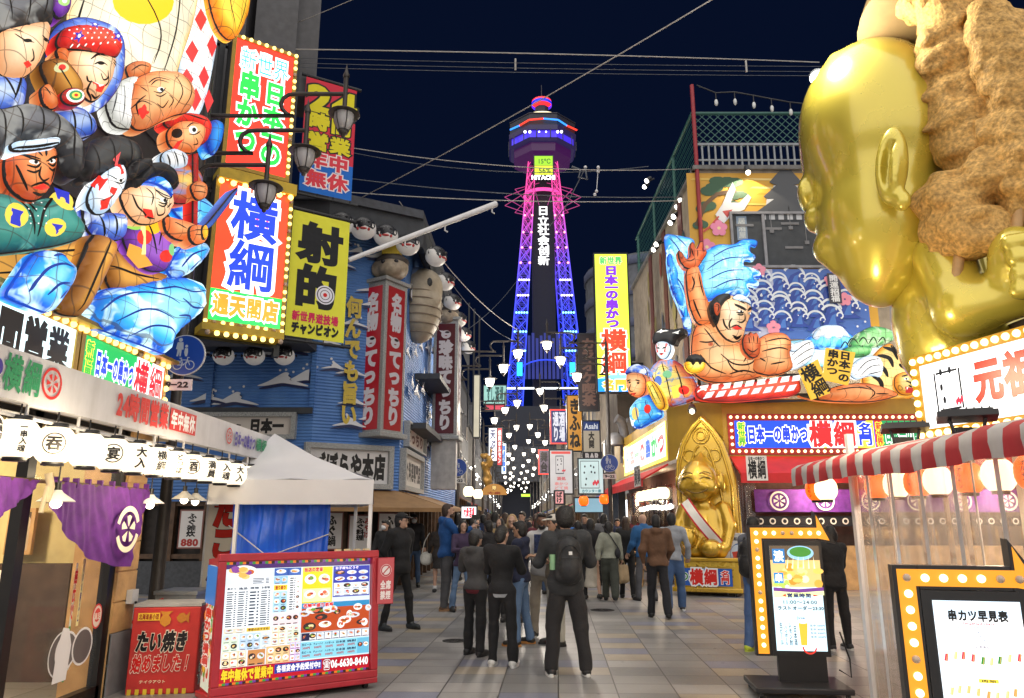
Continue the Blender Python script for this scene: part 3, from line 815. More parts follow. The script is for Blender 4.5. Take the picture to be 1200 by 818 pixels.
FS=Frame((-3.9,0,0),(0,1))
def d1(c,u0,v0,u1,v1):
 c.rect(u0,v0,u1,v1,'#d8f2f6');c.text('24時間営業',u1-1.62,v0+.06,u1-.08,v1-.05,'#141414',.06)
lightbox('bulb_framed_sign','pale blue lit sign with bold black lettering framed in bulbs','sign',FS,(3.6,2.80,6.40,3.25),d1,lit,.3,.06,mat('sign_gold',(.5,.3,.05),.4,.5),.125,.030,'tb',bulbm_y,.2)
def d2(c,u0,v0,u1,v1):
 c.rect(u0,v0,u1,v1,'#0d9a4c');c.poly([(u1-.75,v0),(u1,v0),(u1,v1),(u1-.25,v1)],'#e8542a');h=v1-v0
 c.text('新世界',u0+.05,v0+.04,u0+.17,v1-.04,'#2a9a30',.05,[(.08,'#f2e23a')],True)
 c.text('日本一の串かつ',u0+.22,v0+.12,u0+.92,v1-.1,'#1436c8',.06,[(.1,'#f4fbff')])
 c.text('横綱',u0+.95,v0+.04,u1-.04,v1-.03,'#e01828',.05,[(.1,'#ffffff')])
lightbox('bulb_framed_sign','green and orange lit sign with white edged red characters framed in bulbs','sign',FS,(6.54,2.80,8.12,3.25),d2,lit,.3,.06,mat('sign_gold'),.125,.030,'tbr',bulbm_y,.15)
lan_m=glow('white_paper_lantern',(1,.88,.68),.85,True,.7)
def lantern(name,label,group,loc,r,h,m,ink,texts,capm=black,band=None):
 t=thing(name,label,'lantern',loc,group);x,y,z=loc
 prof=[(r*.5,-h/2)];n=14
 for k in range(n+1):
  a=-1+2*k/n;rr=r*(1-.42*abs(a)**2.6);prof.append((rr*(1+.018*(k%2)),a*h/2))
 prof.append((r*.5,h/2));MB().lathe(prof,loc,20).build('paper_body',m,t)
 k=MB();k.lathe([(0,h/2+.03),(r*.52,h/2+.03),(r*.56,h/2-.005),(r*.5,h/2-.01)],loc,16);k.lathe([(0,-h/2-.025),(r*.52,-h/2-.025),(r*.56,-h/2+.005),(r*.5,-h/2+.01)],loc,16);k.build('cap',capm,t)
 MB().tube([(x,y,z+h/2+.03),(x,y,z+h/2+.13)],.006,5).build('hook',steel,t)
 if texts:
  c=MB();c.color(ink)
  for ang,s_,hh,ring_ in texts:
   n_=len(s_);ch=hh/n_
   for i,ch_ in enumerate(s_):
    V,T,bb=glyph(ch_,.04)
    if not len(T):continue
    mx,my=(bb[0]+bb[2])/2,(bb[1]+bb[3])/2;cv=hh/2-ch*(i+.5);P=[]
    for a,b in V:
     uu,vv=(a-mx)*ch*.95,cv+(b-my)*ch*.95
     rr=r*(1-.42*min(1,abs(vv)/(h/2))**2.6)*1.03+.004;th=ang+uu/rr
     P.append((x+rr*cos(th),y+rr*sin(th),z+vv))
    c.add(P,T,False)
   if ring_:
    P=[];
    for i in range(25):
     for q in(.62,.70):
      uu,vv=q*hh*cos(i*math.pi/12),q*hh*sin(i*math.pi/12);rr=r*(1-.42*min(1,abs(vv)/(h/2))**2.6)*1.03+.005
      th=ang+uu/rr;P.append((x+rr*cos(th),y+rr*sin(th),z+vv))
    c.add(P,[(2*i,2*i+1,2*i+3,2*i+2)for i in range(24)],False)
  c.build('lettering',printed('lantern_ink',0,.6),t)
 return t
LT=[('酒','満員御礼','first'),('','一串入魂','x'),('吞','',''),('','',''),('宴','',''),('','大入',''),('','横綱',''),('','どつぼ',''),('酒','',''),('','満員',''),('','入魂',''),('','大入',''),('寿','','')]
labs=['white paper lantern at the near end of the row, cut by the photo edge','white paper lantern in second place of the row with a vertical line of characters','big white paper lantern with a ringed bold character, third along the white row','white paper lantern between the ringed one and the banquet one in the row','white paper lantern with the ringed banquet character, fifth along the row','white paper lantern right beyond the ringed banquet lantern','white paper lantern with two large characters, seventh along the row','white paper lantern eighth along the row, over the purple drape end','white paper lantern with a ringed mark, ninth along the row','white paper lantern tenth along the row beside the timber pier','small looking white paper lantern eleventh along the row','white paper lantern last but one in the row under the fascia','white paper lantern with ringed character at the far end of the row']
for i,y in enumerate((4.62,4.98,5.40,5.82,6.2,6.58,6.97,7.35,7.74,8.13,8.55,8.98,9.45)):
 big,sm,_=LT[i];tx=[]
 if big:tx.append((-1.05,big,.11,True))
 if sm:tx.append((-.75 if not big else-.2,sm,.19,False))
 lantern('paper_lantern',labs[i],'white paper lanterns in a row under the fascia',(-3.33,y,2.13),.142,.25,lan_m,'#181414',tx)
for y in(5.2,7.0):
 l=bpy.data.lights.new('lantern_light','POINT');l.energy=26;l.color=(1,.82,.55);l.shadow_soft_size=.2
 o=bpy.data.objects.new('lantern_light',l);COL.objects.link(o);o.location=(-3.05,y,1.98)
for i,(px,py,y,lab)in enumerate(((66,585,5.9,'white enamel shade lamp hanging before the purple drape at its tied side'),(176,588,7.55,'white enamel shade lamp hanging at the free end of the purple drape'),(216,583,8.6,'white enamel shade lamp under the tent side, nearer of two'),(229,585,8.9,'white enamel shade lamp under the tent side, farther of two'))):
 p=at(px,py,Y=y);t=thing('shade_lamp',lab,'lamp',p,'white shade lamps over the shop front')
 MB().lathe([(.03,.07),(.045,.05),(.13,-.01),(.135,-.02),(.12,-.012),(.03,.045)],p,20).build('shade',mat('white_enamel',(.85,.83,.78),.3),t)
 MB().ball(p+Vector((0,0,-.03)),.042,12,8).build('bulb',warmlit,t)
 MB().tube([p+Vector((0,0,.06)),p+Vector((0,0,.13))],.025,8).tube([p+Vector((0,0,.13)),p+Vector((0,0,.35))],.006,5).build('cord',black,t)
def drape(name,label,F,top,bottom,cols,mm,crest_at=None,seed=0):
 """cloth hung from a rail: top and bottom are photo polylines, sampled cols times"""
 rnd=random.Random(seed)
 def samp(P,f):
  L=[0]
  for a,b in zip(P[:-1],P[1:]):L.append(L[-1]+hypot(b[0]-a[0],b[1]-a[1]))
  d=f*L[-1]
  for i in range(len(P)-1):
   if d<=L[i+1]+1e-9:q=(d-L[i])/max(1e-9,L[i+1]-L[i]);return P[i][0]+(P[i+1][0]-P[i][0])*q,P[i][1]+(P[i+1][1]-P[i][1])*q
  return P[-1]
 V,Fc=[],[];rows=18
 for i in range(cols+1):
  a,b=F.pix(*samp(top,i/cols)),F.pix(*samp(bottom,i/cols))
  for j in range(rows+1):
   g=j/rows;u,v=a[0]+(b[0]-a[0])*g,a[1]+(b[1]-a[1])*g-.06*sin(math.pi*g)*(1-abs(2*i/cols-1))
   w=.013*sin(i*40/cols*.9+g*3.2+seed)*(.5+.5*g)+.005*sin(i*95/cols-g*4)
   V.append(F.pt(u,v,w))
 for i in range(cols):
  for j in range(rows):
   k=i*(rows+1)+j;Fc.append((k,k+1,k+rows+2,k+rows+1))
 m=MB();m.add(V,Fc,True);return m
purple=mat('purple_cloth',(.12,.022,.22),.75,0,.25,9,.15,120)
FD=Frame((-3.62,0,0),(0,1))
t=thing('purple_drape','purple cloth drape with a pale round crest tied up across the shop front','drape',FD.pt(6.6,1.7))
m=drape('d','',FD,[(62,562),(90,567),(130,570),(178,574)],[(58,590),(78,628),(105,655),(135,664),(152,664),(166,615),(174,580)],120,purple,seed=1)
m.build('cloth',purple,t)
c=Card(Frame((-3.57,0,0),(0,1)));F_=c.F;u,v=F_.pix(150,620);wht='#e8dfc8'
c.ring(u,v,.185,.05,wht,24,20,165);c.ring(u,v,.185,.05,wht,24,200,345)
for k in range(5):
 a=k*2*math.pi/5+.3;c.poly([(u+.02*cos(a),v+.02*sin(a)),(u+.12*cos(a+.35),v+.12*sin(a+.35)),(u+.13*cos(a),v+.13*sin(a)),(u+.12*cos(a-.35),v+.12*sin(a-.35))],wht)
c.build('crest',clothp,t)
MB().tube([FD.pt(*FD.pix(-30,557),-.02),FD.pt(*FD.pix(180,575),-.02)],.016,8).build('rail',brownwood,t)
k=MB()
for x in(68,80,92,106,120,134,148,162,174):
 u,v=FD.pix(x,566+(x-68)*.07);k.fbox(FD,u-.012,v-.03,u+.012,v+.05,-.045,.0)
k.build('loops',purple,t)
t=thing('purple_drape','purple cloth drape gathered with a cord at the photo edge, nearer than the crested one','drape',FD.pt(5.3,1.8))
drape('d','',FD,[(-60,552),(0,558),(46,563)],[(-60,640),(0,606),(44,572)],60,purple,seed=4).build('cloth',purple,t)
u,v=FD.pix(47,570);k=MB();k.tube([FD.pt(u,v+.1,.05),FD.pt(u+.02,v,.07),FD.pt(u,v-.12,.06)],.03,8);k.tube([FD.pt(u,v,.06),FD.pt(u-.06,v-.2,.07)],.018,6);k.build('tie_cord',mat('cream_rope',(.6,.5,.33),.8),t)
#the vertical signs on the end of the shop
da=(cos(R(35)),sin(R(35)))
FV=Frame(at(258,300,Y=11.9),da)
def d3(c,u0,v0,u1,v1):
 w,h=u1-u0,v1-v0;c.rect(u0,v0,u1,v1,'#ee2a12')
 c.text('新世界',u0+w*.1,v1-h*.24,u1-w*.08,v1-h*.06,'#28a8e0',.0,[(.1,'#ffffff')])
 c.text('日本一の',u0+w*.54,v0+h*.06,u1-w*.1,v1-h*.27,'#14c83c',.05,[(.085,'#ffffff')],True)
 c.text('串かつ',u0+w*.1,v0+h*.09,u0+w*.46,v1-h*.24,'#14c83c',.05,[(.085,'#ffffff')],True)
r=FV.rect(264,190,345,62);r=(r[0],FV.pix(300,200)[1],r[2],FV.pix(300,52)[1])
goldrim=mat('sign_gold_dark',(.35,.22,.03),.4,.4)
lightbox('vertical_sign','upper red lit vertical sign with green and white characters and side bulbs','sign',FV,r,d3,lit,.35,.07,goldrim,.135,.035,'tr',bulbm_y,.1)
def d4(c,u0,v0,u1,v1):
 w,h=u1-u0,v1-v0;c.rect(u0,v0,u1,v1,'#f03a16');c.rect(u0,v0,u1,v0+h*.22,'#18c84e')
 c.text('横綱',u0+w*.19,v0+h*.25,u1-w*.15,v1-h*.05,'#0a34f0',.05,[(.08,'#ffffff')],True)
 c.text('通天閣店',u0+w*.05,v0+h*.045,u1-w*.05,v0+h*.19,'#f08a1c',.06,[(.1,'#ffffff')])
r2=(FV.pix(250,300)[0],FV.pix(285,380)[1],FV.pix(334,300)[0],FV.pix(298,220)[1])
lightbox('vertical_sign','lower red and green lit vertical sign with two huge blue characters','sign',FV,r2,d4,lit,.35,.07,goldrim,.14,.035,'tbr',bulbm_y,.1)
t=thing('sign_scaffold','dark steel posts and yellow ledges carrying the tall lit signs','sign frame',FV.pt(.5,-2,-.5))
k=MB()
for u in(r2[0]-.1,r2[2]+.1):k.fbox(FV,u-.05,r2[1]-.4,u+.05,r[3]+.3,-.55,-.42)
for v in(r2[1]-.2,r[1]-.2,r[3]+.1):k.fbox(FV,r2[0]-1.6,v-.05,r2[2]+.1,v+.05,-.52,-.42)
k.build('posts',steel,t)
yl=mat('yellow_ledge',(.62,.42,.02),.5)
MB().fbox(FV,r2[0]-.1,r2[1]-.2,r2[2]+.05,r2[1]-.08,-.4,.12).build('ledge',yl,t);MB().fbox(FV,r2[0]-.05,r[1]-.32,r2[2]+.1,r[1]-.12,-.4,.1).build('ledge',yl,t)
bulbs(t,line_pts(FV,(r2[0],r2[1]-.24),(r2[2],r2[1]-.24),9,.1),.045,bulbm_y,.15)
bulbs(t,line_pts(FV,(r2[0],r[1]-.38),(r2[2],r[1]-.38),7,.08),.05,bulbm_y,.1)
def banner(name,label,F,rect,draw,mm,rope=True):
 u0,v0,u1,v1=rect;t=thing(name,label,'banner',F.pt((u0+u1)/2,v1,0))
 c=Card(F);draw(c,u0,v0,u1,v1);c.build('cloth',mm,t)
 MB().tube([F.pt(u0-.08,v1+.05,-.03),F.pt(u1+.1,v1+.05,-.03)],.035,8).build('pole',steel,t);MB().tube([F.pt(u0-.08,v0-.06,-.03),F.pt(u1+.15,v0-.06,-.03)],.03,8).build('pole',steel,t);k=MB()
 for f in(.02,.35,.65,.98):
  u=u0+(u1-u0)*f
  for v,q in((v1,.09),(v0,-.09)):k.tube([F.pt(u,v,.004),F.pt(u,v+q,-.03)],.012,5)
 k.build('tie_cord',steel,t);return t
FY=Frame(at(335,300,Y=12.7),da)
def d5(c,u0,v0,u1,v1):
 w,h=u1-u0,v1-v0;c.rect(u0,v0,u1,v1,(.80,.80,.06))
 c.text('射',u0+w*.13,v0+h*.61,u1-w*.13,v1-h*.08,'#1c1f26',.055);c.text('的',u0+w*.13,v0+h*.245,u1-w*.18,v0+h*.57,'#1c1f26',.055)
 q=(u0+w*.63,v0+h*.36)
 for rr,cc in((.165,'#e8e8f4'),(.14,'#1c2230'),(.125,'#e4e4f2'),(.085,'#2a3040'),(.075,'#e8e8f4'),(.035,'#d8282c')):c.disc(q[0],q[1],rr*w/1.0,cc,24)
 c.text('新世界遊技場',u0+w*.1,v0+h*.125,u1-w*.12,v0+h*.20,'#d42a5c',.05)
 c.text('チャンピオン',u0+w*.1,v0+h*.03,u1-w*.1,v0+h*.115,'#1c1f26',.07)
r3=(FY.pix(340,300)[0],FY.pix(365,397)[1],FY.pix(408,300)[0],FY.pix(380,254)[1])
banner('cloth_banner','yellow cloth banner with two large black characters and a round target',FY,r3,d5,clothp)
FR=Frame(at(352,150,Y=13.4),(cos(R(30)),sin(R(30))))
def d6(c,u0,v0,u1,v1):
 w,h=u1-u0,v1-v0;c.rect(u0,v0,u1,v1,'#d8324a');c.rect(u0,v0,u1,v0+h*.30,'#1a6ed2')
 c.text('24',u0+w*.08,v1-h*.28,u1-w*.02,v1-h*.06,'#e8dc2a',.05,[(.07,'#20242c')])
 c.text('時間\n営業',u0+w*.1,v0+h*.38,u1-w*.08,v1-h*.30,'#e8dc2a',.06,[(.08,'#20242c')])
 c.text('年中\n無休',u0+w*.12,v0+h*.06,u1-w*.1,v0+h*.36,'#e04050',.05,[(.09,'#f6e6ea')])
r4=(FR.pix(355,150)[0],FR.pix(385,230)[1],FR.pix(416,150)[0],FR.pix(388,98)[1])
banner('cloth_banner','red and blue cloth banner with outlined yellow numerals hung high',FR,r4,d6,clothp)
#left: the blue wave building
A_,B_,C_,D_=Vector((-11,17,0)),Vector((-4.6,17,0)),Vector((-2.75,18.1,0)),Vector((-2.35,33,0))
EAVE=9.15
t=thing('restaurant_building','blue corrugated restaurant building painted with white waves and hung with pufferfish lanterns','building',(-6,20,0))
def corrug(name,c,c2):
 m,nt,b=new_mat(name);L=nt.links.new;tc=node(nt,'ShaderNodeTexCoord')
 wv=node(nt,'ShaderNodeTexWave',wave_type='BANDS',bands_direction='Z');wv.inputs['Scale'].default_value=4.2;L(tc.outputs['Object'],wv.inputs[0])
 rp=node(nt,'ShaderNodeValToRGB');nz=node(nt,'ShaderNodeTexNoise');nz.inputs['Scale'].default_value=1.5;nz.inputs['Detail'].default_value=7;L(tc.outputs['Object'],nz.inputs[0])
 rp.color_ramp.elements[0].position=.3;rp.color_ramp.elements[1].position=.7;rp.color_ramp.elements[0].color=col4(c);rp.color_ramp.elements[1].color=col4(c2);L(nz.outputs[0],rp.inputs[0]);L(rp.outputs[0],b.inputs['Base Color'])
 bp=node(nt,'ShaderNodeBump');bp.inputs['Strength'].default_value=.6;bp.inputs['Distance'].default_value=.03;L(wv.outputs[0],bp.inputs['Height']);L(bp.outputs[0],b.inputs['Normal']);b.inputs['Roughness'].default_value=.55
 return m
blue=corrug('blue_corrugated',(.055,.17,.50),(.11,.26,.62))
def wallface(mb,a,b,z0,z1):mb.quad((a.x,a.y,z0),(b.x,b.y,z0),(b.x,b.y,z1),(a.x,a.y,z1))
w=MB()
for a,b in((A_,B_),(B_,C_),(C_,D_)):wallface(w,a,b,2.0,EAVE)
w.quad((D_.x,D_.y,2),(-11,33,2),(-11,33,EAVE),(D_.x,D_.y,EAVE))
w.build('wall',blue,t)
rf=MB();n=6
def outset(p,d):return p
E1=[Vector((-11,16.3,0)),Vector((-4.35,16.3,0)),Vector((-2.25,17.5,0)),Vector((-1.85,33.3,0))]
bot=[(p.x,p.y,EAVE-.12)for p in E1]+[(-11,33.3,EAVE-.12)];top=[(p[0],p[1],EAVE+.1)for p in bot]
rf.add(bot+top,[tuple(range(5)),tuple(range(9,4,-1))]+[(i,(i+1)%5,5+(i+1)%5,5+i)for i in range(5)],False)
rf.add([(p[0],p[1],EAVE+.1)for p in bot]+[(-7,24,EAVE+1.0)],[(i,(i+1)%5,5)for i in range(5)],False)
rf.build('roof',mat('eave_dark',(.05,.055,.07),.6,0,.3),t)
sof=MB()
for a,b in zip(E1[:-1],E1[1:]):wallface(sof,a+Vector((0,.12,0)),b+Vector((-.12 if b is E1[3]else 0,.12,0)),EAVE-.85,EAVE-.12)
sof.build('eave_board',mat('eave_board',(.045,.05,.06),.7),t)
def wave_shapes(c,u0,v0,u1,v1,n,seed,big=1.0):
 rnd=random.Random(seed)
 for k in range(n):
  for _ in range(30):
   u,v=rnd.uniform(u0,u1),rnd.uniform(v0,v1)
   if all(abs(u-a)>.62*big or abs(v-b)>.42*big for a,b in used):break
  used.append((u,v));s_=rnd.uniform(.34,.62)*big;fl=rnd.choice((-1,1))
  P=[(-1.5,-.12),(-.9,.08),(-.35,.42),(-.02,.62),(.25,.55),(.12,.42),(.32,.3),(.2,.2),(.55,.12),(.9,.02),(1.4,-.16),(.8,-.1),(.3,-.02),(-.1,.05),(-.5,-.02),(-1,-.12)]
  for _ in(0,1):P=[(a[0]*f+b[0]*(1-f),a[1]*f+b[1]*(1-f))for a,b in zip(P,P[1:]+P[:1])for f in(.75,.25)]
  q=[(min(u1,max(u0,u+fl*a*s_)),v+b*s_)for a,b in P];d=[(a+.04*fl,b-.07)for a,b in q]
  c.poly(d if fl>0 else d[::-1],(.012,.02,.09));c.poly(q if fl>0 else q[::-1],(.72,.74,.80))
  for j in range(3):c.disc(u+rnd.uniform(-.5,.5)*s_,min(v1,v+rnd.uniform(.6,.9)*s_),.03,(.72,.74,.8),8)
FA,FB_,FC=Frame(A_,(1,0)),Frame(B_,(C_-B_)[:2]),Frame(C_,(D_-C_)[:2])
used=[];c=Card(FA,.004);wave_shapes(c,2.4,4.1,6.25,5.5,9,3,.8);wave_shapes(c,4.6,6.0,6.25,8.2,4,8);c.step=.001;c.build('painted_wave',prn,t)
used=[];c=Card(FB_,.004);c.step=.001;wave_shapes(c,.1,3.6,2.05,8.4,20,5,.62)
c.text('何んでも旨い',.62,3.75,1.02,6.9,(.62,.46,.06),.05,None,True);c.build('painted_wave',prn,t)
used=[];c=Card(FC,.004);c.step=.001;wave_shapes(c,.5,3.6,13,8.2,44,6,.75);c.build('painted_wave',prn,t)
for u in(3.9,6.3):MB().fbox(FA,u,3.95,u+.12,EAVE-.9,0,.05).build('wall_batten',blue,t)
k=MB();k.fbox(FA,1.5,5.45,6.4,5.62,0,.9);k.fbox(FA,1.5,6.05,6.4,6.2,0,.7);k.build('dark_ledge',mat('eave_board'),t)
k=MB();k.fbox(FA,1.0,3.98,6.4,4.12,0,.12);k.fbox(FC,2.0,5.4,9,5.55,.0,.7);k.fbox(FC,1.0,3.9,9,4.05,.0,.5);k.build('dark_ledge',mat('eave_board'),t)
gran=mat('granite_frame',(.33,.34,.34),.5,0,.45,60,.2,80)
def framed(F,rect,tw,draw,name,m=prn):
 u0,v0,u1,v1=rect;k=MB();k.frim(F,u0,v0,u1,v1,tw,0,.16);fr=k.build('sign_frame',gran,t)
 c=Card(F,.06);draw(c,u0,v0,u1,v1);c.build(name,m,t)
def s1(c,u0,v0,u1,v1):
 c.rect(u0,v0,u1,v1,(.66,.60,.55));h=v1-v0;c.text('ふぐ',u0+.15,v0+h*.3,u0+.85,v1-.08,'#221c1a',.05);c.text('なら',u0+.95,v0+h*.2,u0+1.4,v0+h*.62,'#221c1a',.03);c.text('日本一',u0+1.55,v0+h*.12,u1-.2,v1-h*.12,'#1a1616',.07)
framed(FA,(FA.pix(215,500)[0],FA.pix(290,510)[1],FA.pix(343,500)[0],FA.pix(290,489)[1]),.1,s1,'sign_board')
def s2(c,u0,v0,u1,v1):
 c.rect(u0,v0,u1,v1,(.70,.69,.70));w=u1-u0;c.text('づぼらや本店',u0+w*.06,v0+.1,u1-w*.04,v1-.1,'#1c1a1a',.06)
framed(FB_,(-.05,2.42,1.85,3.2),.12,s2,'sign_board')
def s3(c,u0,v0,u1,v1):c.rect(u0,v0,u1,v1,(.6,.58,.55));c.text('ふぐ料理専門店',u0+.1,v0+.15,u1-.1,v1-.15,'#2a2626',.05)
framed(FC,(.25,2.42,3.2,3.2),.12,s3,'sign_board')
def s4(c,u0,v0,u1,v1):c.rect(u0,v0,u1,v1,(.55,.5,.46));c.text('てっちり',u0+.1,v0+.1,u1-.1,v1-.1,'#5a2622',.05)
framed(FC,(.6,3.45,3.6,4.0),.05,s4,'sign_board')
k=MB()
for a,b in((A_,B_),(B_,C_),(C_,D_)):
 q=Vector((0,.25,0))if a is not C_ else Vector((-.25,0,0));wallface(k,a+q,b+q,0,2.3)
k.build('ground_floor',mat('dark_timber_front',(.03,.022,.018),.6,0,.4,8),t)
k=MB()
for u in np.arange(.3,6.4,.75):k.fbox(FA,u,0,u+.1,2.3,-.2,-.05)
for u in np.arange(.3,2.1,.55):k.fbox(FB_,u,0,u+.1,2.3,-.2,-.05)
for u in np.arange(.3,14,.9):k.fbox(FC,u,0,u+.1,2.3,-.2,-.05)
for v in(.75,1.9):k.fbox(FA,0,v,6.4,v+.1,-.19,-.08)
k.build('timber_lattice',brownwood,t)
k=MB();k.fbox(FA,0,0,6.4,.7,-.15,.02);k.build('tiled_plinth',mat('slate_tile',(.05,.055,.065),.45,0,.3,14),t)
k=MB()
P=[FB_.pt(-.2,2.28,.02),FB_.pt(2.1,2.28,.02),FB_.pt(2.9,1.86,1.25),FB_.pt(-.3,1.86,1.45)]
P2=[FC.pt(.1,2.28,.02),FC.pt(6,2.28,.02),FC.pt(6,1.95,1.0),FB_.pt(2.9,1.86,1.25)]
for q in(P,P2):k.add([p for p in q]+[p-Vector((0,0,.09))for p in q],[(0,1,2,3),(7,6,5,4)]+[(i,(i+1)%4,4+(i+1)%4,4+i)for i in range(4)],False)
k.build('awning',mat('brown_awning',(.28,.16,.07),.8,0,.15,4),t)
for i,(px,py,s_,pr)in enumerate(((224,620,'ふぐ雑炊','880'),(388,622,'ふぐ鍋',''),(421,625,'ふぐ料理','みやげ'),(455,622,'ふぐ刺',''))):
 F=FA if px<375 else FB_;u,v=F.pix(px,py,.1);c=Card(F,.12);c.rect(u-.27,v-.42,u+.27,v+.42,'#8a5a52');c.rect(u-.24,v-.39,u+.24,v+.39,'#e4e0de');c.text(s_,u-.09,v-(.16 if pr else.33),u+.11,v+.34,'#181616',.05,None,True)
 if pr:c.text(pr,u-.18,v-.36,u+.18,v-.22,'#b03028',.05)if pr=='880'else c.text(pr,u+.11,v-.1,u+.23,v+.34,'#b03028',.05,None,True)
 o=c.build('paper_sign',prn,None)
 tag(o,['white paper sign with a red price on the dark timber front','white paper sign half hidden behind the blue tarpaulin','white paper sign with black and red writing under the brown awning','white paper sign behind the man in the black cap'][i],'sign')
def pillar(label,F,w,d,z0,z1,words,face,sides=True,panelc='#b41826',name='sign_pillar'):
 t=thing(name,label,'sign pillar',F.pt(w/2,z0,-d/2))
 k=MB();k.fbox(F,0,z0,w,z1,-d,0);k.fbox(F,-.06,z1,w+.06,z1+.1,-d-.06,.06);k.fbox(F,-.08,z0-.12,w+.08,z0,-d-.08,.08);k.build('pillar_body',gran,t,bevel=.02)
 for f,ww in((F,w),(Frame(F.pt(w,0,0),(-F.n.x,-F.n.y)),d))[:2 if sides else 1]:
  c=Card(f,.005);c.rect(.1,z0+.06,ww-.1,z1-.12,panelc);h=z1-z0-.3
  sh=printed('pillar_print_glow',.22,.3);top,bottom=words  # glow put into the print in place of light from in front
  if top:c.text(top,ww*.26,z1-.2-h*.3,ww*.74,z1-.28,'#d8cfd2',.06,None,True);zc=z1-.2-h*.385
  else:zc=z1-.2-h*.08
  rr=ww*.2;c.disc(ww/2,zc,rr,'#d8cfd2',18,rr*.85);c.poly([(ww/2-rr*1.5,zc+rr*.9),(ww/2-rr*.6,zc+.1*rr),(ww/2-rr*.2,zc+rr*.7)],'#d8cfd2');c.disc(ww/2+rr*.25,zc+rr*.45,rr*.5,'#2a1a20',12,rr*.22);c.disc(ww/2,zc-rr*.25,rr*.28,'#8e1a22',10,rr*.1)
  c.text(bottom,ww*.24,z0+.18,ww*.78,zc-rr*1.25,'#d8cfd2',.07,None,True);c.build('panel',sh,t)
 return t
FP=Frame(at(419,430,Y=17.75),(cos(R(-32)),sin(R(-32))));FP.o.z=0
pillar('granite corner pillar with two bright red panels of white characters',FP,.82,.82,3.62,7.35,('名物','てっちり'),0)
p2=at(507,450,Y=22.6);FP2=Frame(p2*1.0,(cos(R(-4)),sin(R(-4))));FP2.o.z=0
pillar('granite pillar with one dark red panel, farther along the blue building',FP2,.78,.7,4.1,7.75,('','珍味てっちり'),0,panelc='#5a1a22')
k=MB();k.box(p2.x,22.65,2.5,p2.x+.75,23.3,4.0);tag(k.build('sign_cabinet',mat('grey_cabinet',(.4,.4,.4),.6,wear=.3)),'blank pale grey cabinet below the farther granite sign pillar','cabinet')
fugu_w=mat('puffer_white',(.72,.70,.68),.4,0,.06,emis=.10);fugu_d=mat('puffer_back',(.015,.016,.022),.35)
fugu_r=mat('puffer_red',(.55,.05,.05),.5)
def puffer(loc,r,rz,label,group):
 t=thing('pufferfish_lantern',label,'lantern',loc,group,rz)
 MB().lathe_ell((0,0,0),r,r*.92,r*.9,18,12).build('belly',fugu_w,t,True)
 b=MB();tq=Matrix.Rotation(R(40),3,'X')
 V,Fc=[],[];n=18
 for i in range(5):
  a=R(24+66*i/4)
  for q in range(n):
   th=2*math.pi*q/n;wob=.2*sin(th*4+1)if i==0 else 0
   V.append((r*1.02*cos(a+wob)*cos(th),r*.94*cos(a+wob)*sin(th),r*.92*sin(a+wob)))
 V=[tuple(tq@Vector(p))for p in V]
 Fc=[(i*n+q,i*n+(q+1)%n,(i+1)*n+(q+1)%n,(i+1)*n+q)for i in range(4)for q in range(n)]
 b.add(V,Fc,True);b.build('back',fugu_d,t,True)
 e=MB()
 for s_ in(-1,1):e.ball((s_*r*.42,-r*.76,r*.3),r*.13,8,6)
 for s_ in(-.5,-.17,.17,.5):e.ball((s_*r,-r*.86*sqrt(max(0,1-s_*s_))-.0,r*.05),r*.07,6,4)
 e.build('eyes',fugu_d,t,True)
 l=MB();l.lathe_ell((0,-r*.84,-r*.28),r*.3,r*.12,r*.1,10,6);
 for s_ in(-.42,.42):l.lathe_ell((s_*r,-r*.74,-r*.3),r*.12,r*.1,r*.14,8,5)
 l.build('mouth',fugu_r,t,True)
 f=MB();f.add([(-r*1.0,0,0),(-r*1.25,-.05*r,r*.2),(-r*1.25,-.05*r,-r*.2),(r,0,0),(r*1.25,-.05*r,r*.2),(r*1.25,-.05*r,-r*.2)],[(0,1,2),(3,4,5)],False);f.bx((0,r*.95,r*.1),(.05,r*.4,r*.4));f.build('fins',fugu_d,t,True)
 return t
pf=None
def place_puffer(loc,r,rz,label,group):
 global pf
 if pf is None:pf=puffer(loc,.27,rz,label,group);pf.scale=(r/.27,)*3;return pf
 o=dup(pf,loc,rz,label,group);o.scale=(r/.27,)*3;return o
for px,lab in((262,'pufferfish lantern under the ledge, beside the blue round road sign'),(298,'pufferfish lantern under the ledge, middle of the three in the dark recess'),(333,'pufferfish lantern under the ledge, beside the yellow banner')):
 place_puffer(at(px,417,Y=16.5),.24,0,lab,'pufferfish lanterns under the ledge')
ev=[(400,262,16.4),(426,268,16.5),(452,276,16.9),(478,287,17.5)]
labs=['pufferfish lantern on the eave right behind the yellow banner','pufferfish lantern with red lettering on the eave, second from the yellow banner','pufferfish lantern on the eave above the wooden fish bust','pufferfish lantern at the corner of the eave']
for(px,py,y),lab in zip(ev,labs):place_puffer(at(px,py,Y=y),.30,R(10),lab,'pufferfish lanterns along the eave')
sl_=['first','second','third','fourth','fifth','sixth']
for i in range(6):
 y=18.4+i*2.1;place_puffer((-2.0+i*.05,y,8.35),.30,R(60),'pufferfish lantern on the street side of the eave, %s from the corner'%sl_[i],'pufferfish lanterns along the eave')
bp_=at(491,360,Y=19.6)
t=thing('giant_pufferfish','giant bulging pufferfish figure with ribbed pale belly hanging over the street','shop figure',bp_)
pm=[('e',(0,0,0),(.62,.75,1.02)),('e',(.15,-.1,.55),(.5,.6,.5)),('e',(.35,-.35,.1),(.3,.2,.18))]
V,F=sdf_mesh(pm,.06,.15);np_obj('belly',V,F,mat('puffer_ochre',(.42,.36,.27),.5,0,.25,3,.2,12),t)
k=MB()
